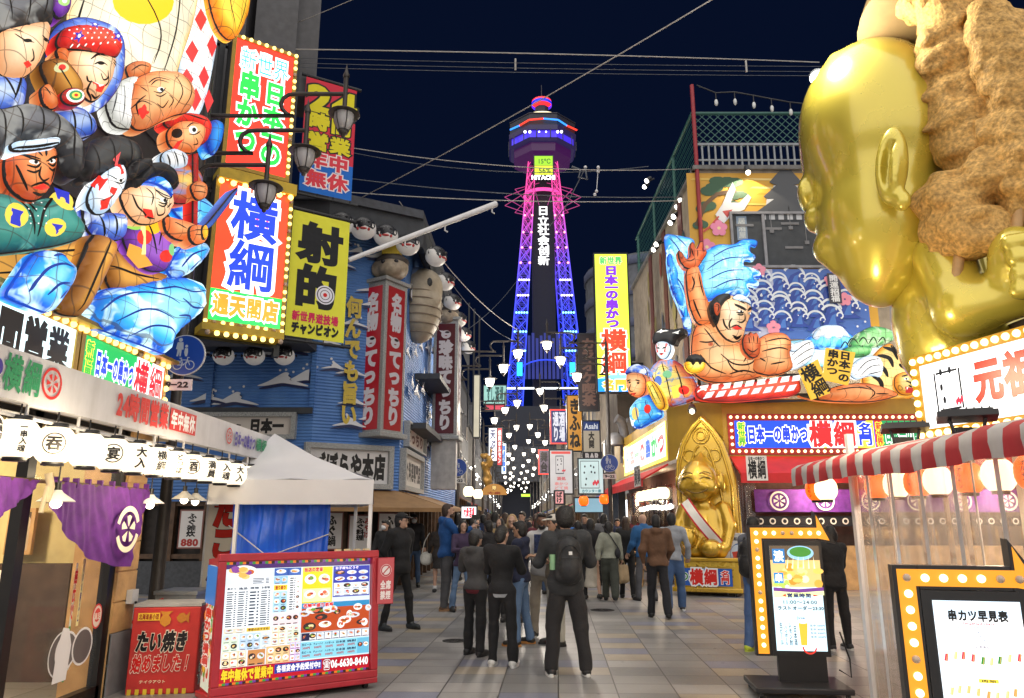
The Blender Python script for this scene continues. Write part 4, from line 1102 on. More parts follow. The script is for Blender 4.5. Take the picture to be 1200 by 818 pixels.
for z in np.arange(-.8,.5,.22):
 rr=sqrt(max(.02,1-(z/1.04)**2));k.tube([(.645*rr*cos(a),.78*rr*sin(a),z)for a in np.linspace(0,2*math.pi,25)],.018,5)
k.build('rib',mat('puffer_rib',(.25,.2,.15),.6),t,True)
k=MB();k.lathe_ell((-.05,.05,.72),.55,.62,.42,16,10);k.build('back',mat('puffer_blue',(.22,.30,.5),.5),t,True)
k=MB();
for s_ in(-.38,.3):k.lathe_ell((s_,-.58,.52),.13,.1,.17,12,8)
k.build('eyes',fugu_d,t,True)
c=Card(Frame((-.62,-.66,-.55),(1,.1)));c.text('てっちり',.2,0,.9,.3,'#b02a22',.05);o=c.mb.build('lettering',prn,t,True)
for q,(px,py,Y,lab,s_)in enumerate(((459,317,17.7,'carved wooden fish bust with a yellow box on top of the corner pillar',1),(522,373,22.9,'carved fish bust with striped cap on the farther pillar',1.0))):
 p=at(px,py,Y=Y);t=thing('fish_bust',lab,'shop figure',p)
 V,F=sdf_mesh([('e',(0,0,.05),(.42*s_,.4,.33)),('e',(.05,-.25,-.05),(.3,.25,.22)),('e',(-.35,-.1,0),(.15,.1,.2))],.045,.1);np_obj('head',V,F,mat('carved_wood_pale',(.34,.28,.21),.6,0,.3,8,.3,14),t)
 k=MB();k.lathe_ell((0,.02,.2),.44*s_,.42,.22,14,8);k.build('hair',mat('carved_dark',(.06,.05,.045),.6),t,True)
 k=MB()
 for e_ in(-.15,.17):k.ball((e_,-.4,.1),.06,8,6)
 k.build('eyes',fugu_d,t,True)
 k=MB();k.box(-.22,-.25,.36,.22,.2,.62)if q==0 else k.lathe([(.2,.36),(.25,.42),(.22,.58),(0,.6)],(0,0,0),14);k.build('topping',mat('yellow_box',(.62,.45,.04),.5)if q==0 else mat('cap_beige',(.5,.4,.3),.6),t,True)
a,b=at(408,305,Y=13.5),at(581,239,Y=15.5)
t=thing('steel_boom','long pale grey steel boom with small hooks sticking out over the street','boom',a)
MB().tube([a,b],[.045,.07],10).build('tube',whitemet,t)
k=MB();d=(b-a)
for f in(.35,.62,.97):p=a+d*f;k.tube([p,p-Vector((0,0,.16)),p+Vector((.06,0,-.2))],.018,6)
k.build('hooks',whitemet,t)
t=thing('rooftop_masts','thin dark masts standing behind the blue building','mast',(-2.4,36,9))
k=MB()
for px,y0 in((550,355),(556,362),(562,370)):p=at(px,y0,Y=36);k.tube([(p.x,36,6),p],.05,6)
k.build('mast',steel,t)
#right: stall behind vinyl curtains
def vinyl(name='clear_vinyl'):
 m,nt,b=new_mat(name);L=nt.links.new;om=nt.nodes['Material Output']
 tr,tl,gl=node(nt,'ShaderNodeBsdfTransparent'),node(nt,'ShaderNodeBsdfTranslucent'),node(nt,'ShaderNodeBsdfGlossy');tl.inputs[0].default_value=(1,.93,.88,1);gl.inputs['Roughness'].default_value=.12
 x1_,x2_=node(nt,'ShaderNodeMixShader'),node(nt,'ShaderNodeMixShader');fr_=node(nt,'ShaderNodeFresnel');fr_.inputs[0].default_value=1.7;L(tr.outputs[0],x1_.inputs[1]);L(tl.outputs[0],x1_.inputs[2]);L(fr_.outputs[0],x2_.inputs[0]);L(x1_.outputs[0],x2_.inputs[1]);L(gl.outputs[0],x2_.inputs[2]);L(x2_.outputs[0],om.inputs[0])
 tc=node(nt,'ShaderNodeTexCoord');mp=node(nt,'ShaderNodeMapping');mp.inputs['Scale'].default_value=(2.5,2.5,.4);L(tc.outputs['Object'],mp.inputs[0])
 nz=node(nt,'ShaderNodeTexNoise');nz.inputs['Scale'].default_value=1.6;nz.inputs['Detail'].default_value=2;L(mp.outputs[0],nz.inputs['Vector'])
 bp=node(nt,'ShaderNodeBump');bp.inputs['Strength'].default_value=.25;bp.inputs['Distance'].default_value=.04;L(nz.outputs[0],bp.inputs['Height']);L(bp.outputs[0],gl.inputs['Normal'])
 mr=node(nt,'ShaderNodeMapRange');mr.inputs[1].default_value=.3;mr.inputs[2].default_value=.75;mr.inputs[3].default_value=.15;mr.inputs[4].default_value=.25;L(nz.outputs[0],mr.inputs[0]);L(mr.outputs[0],x1_.inputs[0])
 return m
vin=vinyl()
warmwall=mat('warm_plaster',(.66,.58,.48),.7,0,.2,3)
t=thing('street_stall','street stall closed in by clear vinyl curtains under a red and white striped awning','stall',(3.9,5.2,0))
k=MB();k.box(4.9,1.5,0,5.0,7.3,2.5);k.box(3.75,1.5,2.24,5.0,7.4,2.28);k.build('inner_wall',warmwall,t)
k=MB();k.box(4.7,1.5,2.5,8,7.0,3.4);k.build('upper_wall',mat('maroon_facade',(.10,.06,.05),.7,0,.3,wear=.3),t)
k=MB();k.box(4.2,2,0,4.5,6.6,.95);k.build('counter',palewood,t)
k=MB();k.box(4.86,2,1.2,4.9,6.8,1.25);k.box(4.7,2.2,1.55,4.9,6.5,1.58)
for i in range(14):k.cyl((4.8,2.4+i*.3,1.58),(4.8,2.4+i*.3,1.78+.06*(i%3)),.05,.04,8)
k.build('shelf',brownwood,t)
def curtain(pts,z0,z1,amp,seed,name='vinyl_curtain'):
 rnd=random.Random(seed);V,Fc=[],[];n=0
 P=[Vector((*p,0))for p in pts];seg=[]
 for a,b in zip(P[:-1],P[1:]):
  m_=max(6,int((b-a).length/.045));d=(b-a).normalized();nn=Vector((d.y,-d.x,0))
  for i in range(m_):seg.append((a+(b-a)*i/m_,nn,(b-a).length*i/m_))
 seg.append((P[-1],nn,(P[-1]-P[-2]).length))
 for p,nn,l in seg:
  for j in range(7):
   g=j/6;w=amp*(sin(l*26+seed+.8*sin(l*5))*(.6+.4*g)+.5*sin(l*49+g*1.5));V.append(p+nn*w+Vector((0,0,z1+(z0-z1)*g)))
 m=MB();m.add(V,[(i*7+j,i*7+j+1,i*7+j+8,i*7+j+7)for i in range(len(seg)-1)for j in range(6)],True);return m
curtain([(4.3,7.12),(3.22,7.12),(3.22,1.8)],.03,2.05,.012,3).build('vinyl_curtain',vin,t)
for y in(6.72,6.3,5.85,5.4,4.9,4.45,3.9):MB().quad((3.195,y,.03),(3.195,y+.05,.03),(3.195,y+.05,2.05),(3.195,y,2.05)).build('curtain_glint_seam',mat('vinyl_glint_seam',(.75,.72,.70),.08,0,.05,spec=1),t)  # pale overlap strips, added to imitate vertical glints on the vinyl
k=MB()
for y in(7.1,6.5,5.3):k.box(3.2,y-.03,0,3.26,y+.03,2.4)if y>7 else k.tube([(3.26,y,2.05),(3.26,y,.03)],.008,6)
k.tube([(3.22,7.12,2.06),(3.22,1.8,2.06)],.02,8);k.build('curtain_rail',whitemet,t)
def stripes(name,a,b,axis,n):
 m,nt,bs=new_mat(name);L=nt.links.new;tc=node(nt,'ShaderNodeTexCoord');sx=node(nt,'ShaderNodeSeparateXYZ');L(tc.outputs['Object'],sx.inputs[0])
 mu=node(nt,'ShaderNodeMath',operation='MULTIPLY');mu.inputs[1].default_value=n;L(sx.outputs[axis],mu.inputs[0]);fr=node(nt,'ShaderNodeMath',operation='FRACT');L(mu.outputs[0],fr.inputs[0]);gt=node(nt,'ShaderNodeMath',operation='GREATER_THAN');gt.inputs[1].default_value=.5;L(fr.outputs[0],gt.inputs[0])
 mx=node(nt,'ShaderNodeMixRGB');mx.inputs[1].default_value=col4(a);mx.inputs[2].default_value=col4(b);L(gt.outputs[0],mx.inputs[0])
 nz=node(nt,'ShaderNodeTexNoise');nz.inputs['Scale'].default_value=5;nz.inputs['Detail'].default_value=7;L(tc.outputs['Object'],nz.inputs[0]);mr=node(nt,'ShaderNodeMapRange');mr.inputs[3].default_value=.6;mr.inputs[4].default_value=1.1;L(nz.outputs[0],mr.inputs[0])
 m2=node(nt,'ShaderNodeMixRGB',blend_type='MULTIPLY');m2.inputs[0].default_value=1;L(mx.outputs[0],m2.inputs[1]);L(mr.outputs[0],m2.inputs[2]);L(m2.outputs[0],bs.inputs['Base Color']);bs.inputs['Roughness'].default_value=.75;return m
strp=stripes('striped_canvas',(.52,.035,.045),(.55,.52,.52),1,3.3)
k=MB();V,Fc=[],[];ys=np.arange(1.5,7.91,.08)
for i,y in enumerate(ys):
 sag=.012*sin(y*3.1)+.006*sin(y*11);sc=.018*sin(y*20.7)
 V+=[(4.0,y,2.36),(3.4,y,2.25+sag*.4),(3.02,y,2.17+sag),(2.955,y,2.13+sag),(2.945+sc*.3,y,2.055+sag),(2.95+sc,y,1.955+sag)]
k.add(V,[(i*6+j,i*6+j+1,i*6+j+7,i*6+j+6)for i in range(len(ys)-1)for j in range(5)],True)
k.build('striped_awning',strp,t)
k=MB();
for y in(2.5,4.2,6.0,7.8):k.tube([(4.0,y,2.34),(3.0,y,2.08)],.014,6)
k.build('awning_arm',whitemet,t)
for y in(3.2,5.0,6.5):
 l=bpy.data.lights.new('stall_light','POINT');l.energy=46;l.color=(1,.78,.55);l.shadow_soft_size=.15
 o=bpy.data.objects.new('stall_light',l);COL.objects.link(o);o.location=(4.1,y,2.0)
lan_o=glow('orange_paper_lantern',(1,.11,.006),1.25,True,.8);lan_w=glow('warm_white_lantern',(1,.80,.50),1.5,True,.7)
spots=[(957,7.75,2.97,'o'),(968,7.55,3.02,'w'),(1002,6.95,0,'o'),(1022,6.6,0,'w'),(1044,6.25,0,'o'),(1066,5.95,0,'w'),(1098,5.55,0,'o'),(1131,5.2,0,'w'),(1168,4.85,0,'o'),(1198,4.55,0,'w')]
pl=['under the awning end outside the curtain','second from the awning end','first behind the curtain','second behind the curtain','above the stools','between the stools and the bulb arrow sign','above the corner of the near arrow sign','above the arrow head of the near sign','large and close, above the near arrow sign','at the photo edge of the row']
for(px,y,x_,kd),q in zip(spots,pl):
 p=at(px,575,Y=y);lantern('paper_lantern',('orange'if kd=='o'else 'glowing white')+' paper lantern of the striped stall, '+q,'paper lanterns under the striped awning',(p.x if x_ else 3.38,y,1.90),.108,.21,lan_o if kd=='o'else lan_w,'#2a1208',[(math.pi+.5,'ホルモン',.16,False)]if kd=='o'else[])
for i,(px,py,Y)in enumerate(((1017,797,6.6),(1046,805,6.1))):
 p=at(px,py,Y=Y);t2=thing('stool',['round red topped stool behind the vinyl curtain, farther one','round red topped stool behind the vinyl curtain, beside the near arrow sign'][i],'stool',(3.6+.02*i,Y,0),'red stools in the stall')
 MB().lathe([(0,.45),(.16,.45),(.17,.43),(.16,.41),(0,.40)],(3.6+.02*i,Y,0),20).build('seat',mat('red_vinyl',(.5,.06,.03),.4),t2)
 for q in range(4):
  a=q*math.pi/2+.6;MB().tube([(3.6+.1*cos(a),Y+.1*sin(a),.41),(3.6+.18*cos(a),Y+.18*sin(a),0)],.013,6).build('leg',whitemet,t2)
ds=(Vector((4.1,5.94,0))-Vector((3.88,7.0,0))).normalized()
FK=Frame((3.88,7.05,0),(ds.x,ds.y))
def d7(c,u0,v0,u1,v1):
 h=v1-v0;c.rect(u0,v0,u1,v1,'#ffffff')
 c.many([([(u0+.16,v0+.14),(u0+.18,v0+.14),(u0+.18,v1-.1),(u0+.16,v1-.1)],INK),([(u0+.45,v0+.14),(u0+.47,v0+.14),(u0+.47,v1-.1),(u0+.45,v1-.1)],INK),([(u0+.19,v0+.14),(u0+.44,v0+.14),(u0+.44,v0+.16),(u0+.19,v0+.16)],INK),([(u0+.19,v1-.12),(u0+.44,v1-.12),(u0+.44,v1-.1),(u0+.19,v1-.1)],INK)])
 for a,b in((.25,.5),(.24,.36),(.26,.24),(.36,.5)):c.disc(u0+a,v0+b,.018,INK,8,.035)
 for a in range(4):c.disc(u0+.40+.02*a,v0+.2+.02*(a%2),.014,'#d8283c',8,.03)
 c.text('元祖',u0+.62,v0+.16,u0+1.22,v1-.08,'#e02a1c',.05);c.text('串カツ',u0+1.28,v0+.13,u0+2.3,v1-.05,'#2a2c30',.05)
zt1=FK.pix(1088,427)[1];zb1=FK.pix(1090,503)[1]
lightbox('bulb_framed_sign','white lit sign with red and black characters in a golden bulb frame above the stall','sign',FK,(.12,zb1,2.9,zt1),d7,printed('lit_sign_white',1.5,.3,.04),.3,.1,glow('gold_lit_border',(.9,.42,.02),.5,False),.105,.032,'ltb',glow('warm_bulb_bright',(1,.72,.25),4,False),.0)
def projector(px,py,Y,lab,aim):
 p=at(px,py,Y=Y);t=thing('flood_light',lab,'flood light',p,'black flood lights on the awning')
 Q=Matrix.Rotation(aim,3,'Z')@Matrix.Rotation(R(-14),3,'X')
 k=MB();k.bx(p,(.40,.16,.045),rot=Q);k.bx(p+Q@Vector((0,0,.03)),(.34,.13,.02),rot=Q)
 for i in range(7):k.bx(p+Q@Vector((-.15+.05*i,0,.045)),(.008,.12,.02),rot=Q)
 k.build('lamp_body',black,t)
 k=MB();k.tube([p+Q@Vector((-.12,0,-.02)),p+Vector((-.10,0,-.15)),p+Vector((0,0,-.19)),p+Vector((.10,0,-.15)),p+Q@Vector((.12,0,-.02))],.014,6);k.tube([p+Vector((0,0,-.18)),p+Vector((0,0,-.26))],.02,6);k.bx(p+Vector((0,.05,-.12)),(.16,.08,.08));k.build('bracket',black,t)
projector(1060,502,6.9,'black flood light fixture on the striped awning, farther one',R(-20))
projector(1133,488,5.6,'black flood light fixture on the striped awning before the white sign',R(-25))
p=at(957,91,Y=7.7)
t=thing('flood_light','glaring white flood light on an arm beside the golden head','flood light',p)
MB().lathe_ell(p,.075,.075,.075,14,10).build('lens',glow('flood_lens',(1,.96,.85),40,False),t)
q=at(985,70,Y=8.3);k=MB();k.cyl(p+Vector((.03,.05,.04)),p+Vector((.12,.12,.1)),.1,.05,12);k.tube([p+Vector((.1,.1,.1)),q,q+Vector((.6,.5,0))],.02,6);k.build('arm',steel,t)
for i,(pos,e,colr)in enumerate(((p+Vector((-.15,-.5,.1)),150,(1,.95,.82)),(Vector((2.9,6.6,2.9)),40,(1,.85,.55)))):
 l=bpy.data.lights.new('flood','POINT');l.energy=e;l.color=colr;l.shadow_soft_size=.22;o=bpy.data.objects.new('flood',l);COL.objects.link(o);o.location=pos
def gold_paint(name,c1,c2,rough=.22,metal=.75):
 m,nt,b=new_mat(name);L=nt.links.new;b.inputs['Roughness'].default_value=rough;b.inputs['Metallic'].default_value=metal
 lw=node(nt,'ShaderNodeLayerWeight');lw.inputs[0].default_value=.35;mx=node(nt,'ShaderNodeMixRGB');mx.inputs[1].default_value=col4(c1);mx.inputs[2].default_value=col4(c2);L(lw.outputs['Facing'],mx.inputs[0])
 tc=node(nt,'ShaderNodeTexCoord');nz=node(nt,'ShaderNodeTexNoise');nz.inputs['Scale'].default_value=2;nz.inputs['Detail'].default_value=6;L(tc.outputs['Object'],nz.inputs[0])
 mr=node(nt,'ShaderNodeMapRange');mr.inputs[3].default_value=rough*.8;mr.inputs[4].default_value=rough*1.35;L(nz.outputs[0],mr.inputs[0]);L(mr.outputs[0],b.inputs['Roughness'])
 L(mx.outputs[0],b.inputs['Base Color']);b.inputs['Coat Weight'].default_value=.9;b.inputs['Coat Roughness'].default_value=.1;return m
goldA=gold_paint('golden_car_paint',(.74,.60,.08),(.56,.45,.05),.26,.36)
gc=at(1030,190,Y=7.6);az=atan2(gc.x,gc.y)
FGd=Frame(gc,(cos(az),-sin(az)))
t=thing('golden_statue','giant golden smiling figure carrying fried skewers above the white sign','statue',(4.4,7.6,3.0))
def gp(px,py,w=0.0):u,v=FGd.pix(px,py,w);return FGd.pt(u,v,w)
gs=(FGd.pix(1031,190)[0]-FGd.pix(1030,190)[0])
rotG=[[FGd.u.x,-FGd.n.x,0],[FGd.u.y,-FGd.n.y,0],[0,0,1]]
def E(px,py,rx,rz,ry=None,w=0.0,k=.18,rr=0.0):
 M_=np.array(rotG)
 if rr:c_,s_=cos(rr),sin(rr);M_=M_@np.array([[c_,0,-s_],[0,1,0],[s_,0,c_]])
 return('e',tuple(gp(px,py,w)),(rx*gs,(ry or rx)*gs,rz*gs*1.08),M_.tolist(),k)
def Cc(a,b,r0,r1,wa=0,wb=0,k=.12):return('c',tuple(gp(*a,wa)),tuple(gp(*b,wb)),r0*gs,r1*gs,k)
head=[E(1026,152,97,116,95),E(1032,255,78,98,82),E(1000,205,60,90,60,-.25),E(1030,325,32,34,40,0,.25),E(972,292,21,20,26,.10,.10,.5),E(978,305,12,18,16,.12,.06,.3),E(944,230,10,22,30,-.05,.10),E(953,258,12,16,24,0,.08),Cc((992,88),(1000,66),7,10,.3,.3,.04),E(986,78,14,22,14,.30,.05,.5)]
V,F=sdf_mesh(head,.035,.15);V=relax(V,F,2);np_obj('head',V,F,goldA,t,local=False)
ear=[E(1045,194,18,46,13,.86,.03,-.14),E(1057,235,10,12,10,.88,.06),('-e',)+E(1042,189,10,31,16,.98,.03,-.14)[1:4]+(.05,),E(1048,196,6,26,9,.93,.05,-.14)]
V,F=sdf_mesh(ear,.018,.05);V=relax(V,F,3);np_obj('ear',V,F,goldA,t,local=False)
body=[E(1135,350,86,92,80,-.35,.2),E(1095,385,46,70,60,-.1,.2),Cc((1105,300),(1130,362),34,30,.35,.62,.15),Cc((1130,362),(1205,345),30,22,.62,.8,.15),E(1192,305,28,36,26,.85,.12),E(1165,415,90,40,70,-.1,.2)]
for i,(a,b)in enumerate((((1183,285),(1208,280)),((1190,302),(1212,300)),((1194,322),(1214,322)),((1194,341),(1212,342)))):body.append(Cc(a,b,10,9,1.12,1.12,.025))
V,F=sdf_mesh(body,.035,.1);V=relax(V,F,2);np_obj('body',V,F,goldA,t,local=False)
crumb=mat('fried_crumbs',(.58,.34,.10),.75,0,.45,26,.9,34)
def rndnoise(sd):
 rg=np.random.default_rng(sd)
 def f(X,Y,Z):
  s_=0
  for fr,am in((9,.02),(21,.016),(38,.012)):
   a=rg.normal(size=(4,3));a/=np.linalg.norm(a,axis=1)[:,None]
   for q in a:s_=s_+am*.62*np.sin(fr*(q[0]*X+q[1]*Y+q[2]*Z)+rg.uniform(0,6))
  return s_
 return f
for i,bl in enumerate(([E(1098,8,42,22,30,.45,.1,-.3),E(1112,-12,40,22,30,.45,.1,.2)],[E(1118,70,40,62,34,.5,.1,.15),E(1128,140,40,70,34,.5,.12,-.1),E(1112,20,36,46,30,.5,.1,.4),E(1140,185,32,50,30,.52,.1),E(1100,110,22,50,24,.45,.1)],[E(1178,80,36,90,36,.7,.1,.15),E(1190,180,36,80,36,.7,.1),E(1215,120,36,110,36,.7,.1)],[E(1120,245,38,46,34,.6,.1,.6),E(1105,275,22,26,28,.55,.1),E(1165,205,38,34,32,.7,.1,.8),E(1130,275,26,28,28,.68,.1),E(1160,268,26,30,26,.72,.1)])):
 V,F=sdf_mesh(bl,.022,.1,rndnoise(i));sk=np_obj('fried_skewer',V,F,crumb,t,local=False)
k=MB()
k.tube([gp(1165,0,.5),gp(1120,330,.75)],.05,8);k.tube([gp(1215,20,.7),gp(1185,330,.85)],.05,8);k.build('skewer_stick',palewood,t)
k=MB();FH=FGd
ctr=gp(1085,30,-.1);k.cyl(ctr+FGd.n*.3+Vector((0,0,-.25)),ctr-FGd.n*.2+Vector((.2,0,.75)),.72,.66,28);hat=k.build('hat_drum',mat('tan_drum',(.20,.13,.05),.6,0,.1),t)
k=MB()
for i in range(9):a=R(180+i*18);k.ball(ctr+FGd.n*(.3+.05)+FGd.u*(.70*cos(a))+Vector((0,0,-.25-.12*sin(a)*-1)),.018,6,4)
k.build('rivet',gold,t)
#digital signs in bulb frames
def arrow_sign(name,label,F,W_,H_,foot,draw,bn):
 t=thing(name,label,'digital sign',F.pt(W_/2,0,-.05));fb=.16*W_/.78*1.0;base=foot
 gb=glow('amber_lit_frame',(.98,.36,.02),.85,False)
 k=MB();k.fbox(F,fb,base,W_,H_-fb,-.1,0);k.build('screen_case',black,t)
 k=MB();k.fbox(F,-.0,base,fb-.004,H_-.0,-.09,.0);k.fbox(F,fb,H_-fb+.004,W_-.05,H_,-.09,0)
 k.prism(F,[(W_-.05+.003,H_-fb+.004),(W_+.14,H_-fb-.03),(W_-.05+.003,H_+.14)],-.09,0);k.build('bulb_box',black,t)
 k=MB();e=.02;k.prism(F,[(e,base+e),(fb-e,base+e),(fb-e,H_-fb+e),(W_-.03,H_-fb+e),(W_+.08,H_-fb),(W_-.03,H_+.1),(W_-.03,H_-e),(e,H_-e)],.001,.006);k.build('amber_face',gb,t)
 P=[(fb/2,base+.1+(H_-fb/2-base-.1)*i/bn)for i in range(bn+1)];m_=max(4,round((W_-fb/2)/((H_-base)/bn)))
 P+=[(fb/2+(W_-.02-fb/2)*i/m_,H_-fb/2)for i in range(1,m_+1)]
 bulbs(t,[F.pt(a,b,.02)for a,b in P],.021,bulbm,.22,5)
 c=Card(F,.003);draw(c,fb+.05,base+.05,W_-.03,H_-fb-.05);c.build('screen',printed('led_screen',1.25,.1),t)
 k=MB();k.fbox(F,fb+.06,.1,W_-.04,base-.002,-.08,-.02);k.build('post',black,t)
 k=MB();k.fbox(F,-.08,.05,W_+.1,.10,-.32,.28);k.build('foot_plate',mat('foot_plate',(.03,.03,.034),.4,.5),t,bevel=.01)
 for a in(-.03,W_+.05):
  for b in(-.27,.23):p=F.pt(a,.028,b);MB().cyl(p-F.u*.015,p+F.u*.015,.028,None,12).build('caster',black,t)
 return t
def scr1(c,u0,v0,u1,v1):
 w,h=u1-u0,v1-v0;X=lambda f:u0+w*f;Y=lambda f:v0+h*f
 c.rect(u0,v0,u1,v1,'#c8e6f2');c.rect(u0,Y(.60),u1,v1,'#d8b070');c.rect(u0,Y(.86),u1,v1,'#5a4a38')
 rnd=random.Random(4)
 c.disc(X(.62),Y(.93),w*.27,'#88b4d0',24,h*.07);c.disc(X(.62),Y(.94),w*.22,'#3f7a30',20,h*.05)
 for i in range(26):c.disc(X(rnd.uniform(.15,.98)),Y(rnd.uniform(.63,.8)),w*rnd.uniform(.05,.11),rnd.choice(['#e8b45a','#f2cf86','#d89a40','#f8e2b0','#c88630']),9,h*rnd.uniform(.02,.045))
 for i in range(6):c.poly([(X(.3+.11*i),Y(.78)),(X(.33+.11*i),Y(.78)),(X(.36+.1*i),Y(.9))],'#f0e2bc')
 for i in range(16):c.disc(X(rnd.uniform(.05,.4)),Y(rnd.uniform(.6,.67)),w*.05,rnd.choice(['#7ab040','#a8cc5a','#e8f0c0']),8)
 c.rect(X(.03),Y(.83),X(.28),Y(.97),'#2f6ea8');c.text('涙',X(.06),Y(.85),X(.25),Y(.95),'#eaf4fa',.05);c.rect(X(.03),Y(.64),X(.22),Y(.74),'#2f7ab8');c.text('串',X(.05),Y(.65),X(.2),Y(.73),'#eaf4fa',.04)
 c.poly([(u0,Y(.60)),(X(.5),Y(.585)),(u1,Y(.605)),(u1,Y(.57)),(X(.5),Y(.55)),(u0,Y(.565))],'#6a3a80');c.poly([(u0,Y(.565)),(X(.5),Y(.55)),(u1,Y(.57)),(u1,Y(.53)),(u0,Y(.50))],'#e8f0a0')
 c.text('営業時間',X(.26),Y(.505),X(.74),Y(.545),'#242a5a',.05);c.poly([(X(.16),Y(.525)),(X(.24),Y(.54)),(X(.24),Y(.51))],'#d02a2a');c.poly([(X(.9),Y(.525)),(X(.78),Y(.535)),(X(.78),Y(.515))],'#d02a2a')
 c.text('11:00〜24:00',X(.18),Y(.44),X(.84),Y(.485),'#181c24',.02);c.text('ラストオーダー23:30',X(.05),Y(.385),X(.96),Y(.425),'#181c24',.04)
 c.text('Drink',X(.42),Y(.30),X(.58),Y(.325),'#2a4a7a',.02)
 c.poly([(X(.44),Y(.29)),(X(.62),Y(.27)),(X(.58),Y(.06)),(X(.46),Y(.06))],'#f0a838');c.disc(X(.53),Y(.28),w*.1,'#fff4e0',14,h*.02)
 for i in range(4):c.text(['生ビール','ハイボール','レモン酎','日本酒'][i],X(.06+.09*i),Y(.06),X(.12+.09*i),Y(.27-.03*(i%2)),'#3a4a5a',.03,None,True)
 for i in range(4):c.text('生中 450円',X(.66),Y(.235-.035*i),X(.95),Y(.255-.035*i),'#3a4a6a',.03)
 c.ring(X(.62),Y(.05),w*.13,w*.03,'#c8342a',20,180,350)
p=ground(938,812);FD1=Frame((at(889,800,Y=p.y).x,p.y,0),(cos(R(-6)),sin(R(-6))))
H1=at(900,616,Y=p.y).z
arrow_sign('digital_sign','tall lit menu screen with amber bulb arrow frame standing on a wheeled foot plate',FD1,at(972,700,Y=p.y).x-at(889,700,Y=p.y).x,H1,.33,scr1,13)
MB().tube([FD1.pt(.80,.55,-.05),FD1.pt(.88,.3,-.08),FD1.pt(.86,.15,-.02),FD1.pt(.78,.2,-.1)],.008,6).build('power_cable',black,[o for o in COL.objects if o.name=='digital_sign'][0])
def scr2(c,u0,v0,u1,v1):
 w,h=u1-u0,v1-v0;X=lambda f:u0+w*f;Y=lambda f:v0+h*f
 c.rect(u0,v0,u1,v1,'#ffffff');c.rect(u0,Y(.9),u1,v1,'#cfe2f2');c.rect(u0,v0,X(.06),Y(.9),'#dbe8f4')
 c.text('串カツ早見表',X(.16),Y(.88),X(.84),Y(.945),'#181818',.05);c.text('Simplified chart',X(.32),Y(.855),X(.68),Y(.873),'#c83a4a',.03);c.text('串カツ早見表　中文 한국어',X(.25),Y(.835),X(.78),Y(.85),'#8a98a8',.02)
 rnd=random.Random(11)
 for r_ in range(3):c.text('ひと目でわかる串カツのかたち',X(.12),Y(.81-.022*r_),X(rnd.uniform(.7,.92)),Y(.822-.022*r_),'#5a6a80',.01)
 for g,(nm,cc,pal)in enumerate((('いちおし','#e8e4ec',['#2f7a30','#c8d090','#4a8a3a','#e0c890','#d03a4a']),('肉類','#f0d440',['#d8b070','#b88a50','#e0c088']),('魚介','#a8d8f0',['#e8a890','#d8c8b0','#e0b070']),('野菜','#b8e0a0',['#4a8a3a','#90b050','#e0c070']))):
  yy=.72-.19*g;c.rect(X(.40),Y(yy),X(.62),Y(yy+.022),cc);c.text(nm,X(.43),Y(yy+.003),X(.59),Y(yy+.019),'#222222',.03)
  for i in range(9):
   x=X(.08+.1*i+rnd.uniform(-.01,.01));y=Y(yy-.055+.015*sin(i));c.poly([(x-w*.028,y-h*.02),(x+w*.012,y-h*.022),(x+w*.03,y+h*.02),(x-w*.006,y+h*.024)],rnd.choice(pal));
   c.stroke([(x-w*.01,y-h*.03),(x+w*.03,y+h*.04)],w*.006,'#c8a860')
  for i in range(6):c.text('串カツ 120円',X(.06+.155*i),Y(yy-.105),X(.17+.155*i),Y(yy-.092),'#7a8290',.01)
FD2=Frame((at(1049,700,Y=4.15).x,4.15,0),(cos(R(-14)),sin(R(-14))));w2=at(1199,700,Y=4.0).x-at(1049,700,Y=4.15).x
arrow_sign('digital_sign','near lit kushikatsu chart screen in an amber bulb arrow frame cut by the photo edge',FD2,w2+.03,at(1060,662,Y=4.15).z,.30,scr2,11)
#right: corner restaurant with the wrestler lanterns
YF=17.5
mustard=mat('mustard_fascia',(.50,.30,.03),.5,0,.12,2,wear=.15)
redaw=mat('red_awning',(.62,.018,.02),.6,0,.12,3)
t=thing('corner_restaurant','corner restaurant with mustard fascia, red awnings and clear vinyl around its open front','building',(9,20,0))
P=[(4.0,29),(4.0,19.0),(5.0,YF),(16,YF),(16,29)]
def ring_wall(pts,z0,z1,closed=True):
 m=MB();n=len(pts);m.add([(x,y,z0)for x,y in pts]+[(x,y,z1)for x,y in pts],[(i,(i+1)%n,n+(i+1)%n,n+i)for i in range(n if closed else n-1)]+([tuple(range(n,2*n))]if closed else[]),False);return m
ring_wall(P,3.05,4.42).build('fascia',mustard,t)
ring_wall([(4.5,29),(4.5,19.4),(5.4,18.2),(16,18.2),(16,29)],0,3.05).build('inner_wall',mat('dark_interior',(.09,.05,.035),.7,0,.3),t)
k=MB();k.box(4.0,17.6,2.95,16,29,3.04);k.build('soffit',warmwall,t)
FF=Frame((5.0,YF,0),(1,0));FSd=Frame((4.0,19.0,0),(0,-1))
def awn(F,u0,u1,z1,z0,d,val):
 k=MB();p=[F.pt(u0,z1,.01),F.pt(u1,z1,.01),F.pt(u1,z0,d),F.pt(u0,z0,d)]
 k.add(p+[q-Vector((0,0,.05))for q in p],[(0,1,2,3),(7,6,5,4),(0,3,7,4),(1,5,6,2)],False);k.fbox(F,u0,z0-val,u1,z0,d-.02,d+.01);return k
awn(FF,.12,9,3.05,2.62,.75,.22).build('awning',redaw,t)
awn(FSd,-8.2,-.05,3.0,2.62,.7,.2).build('awning',redaw,t)
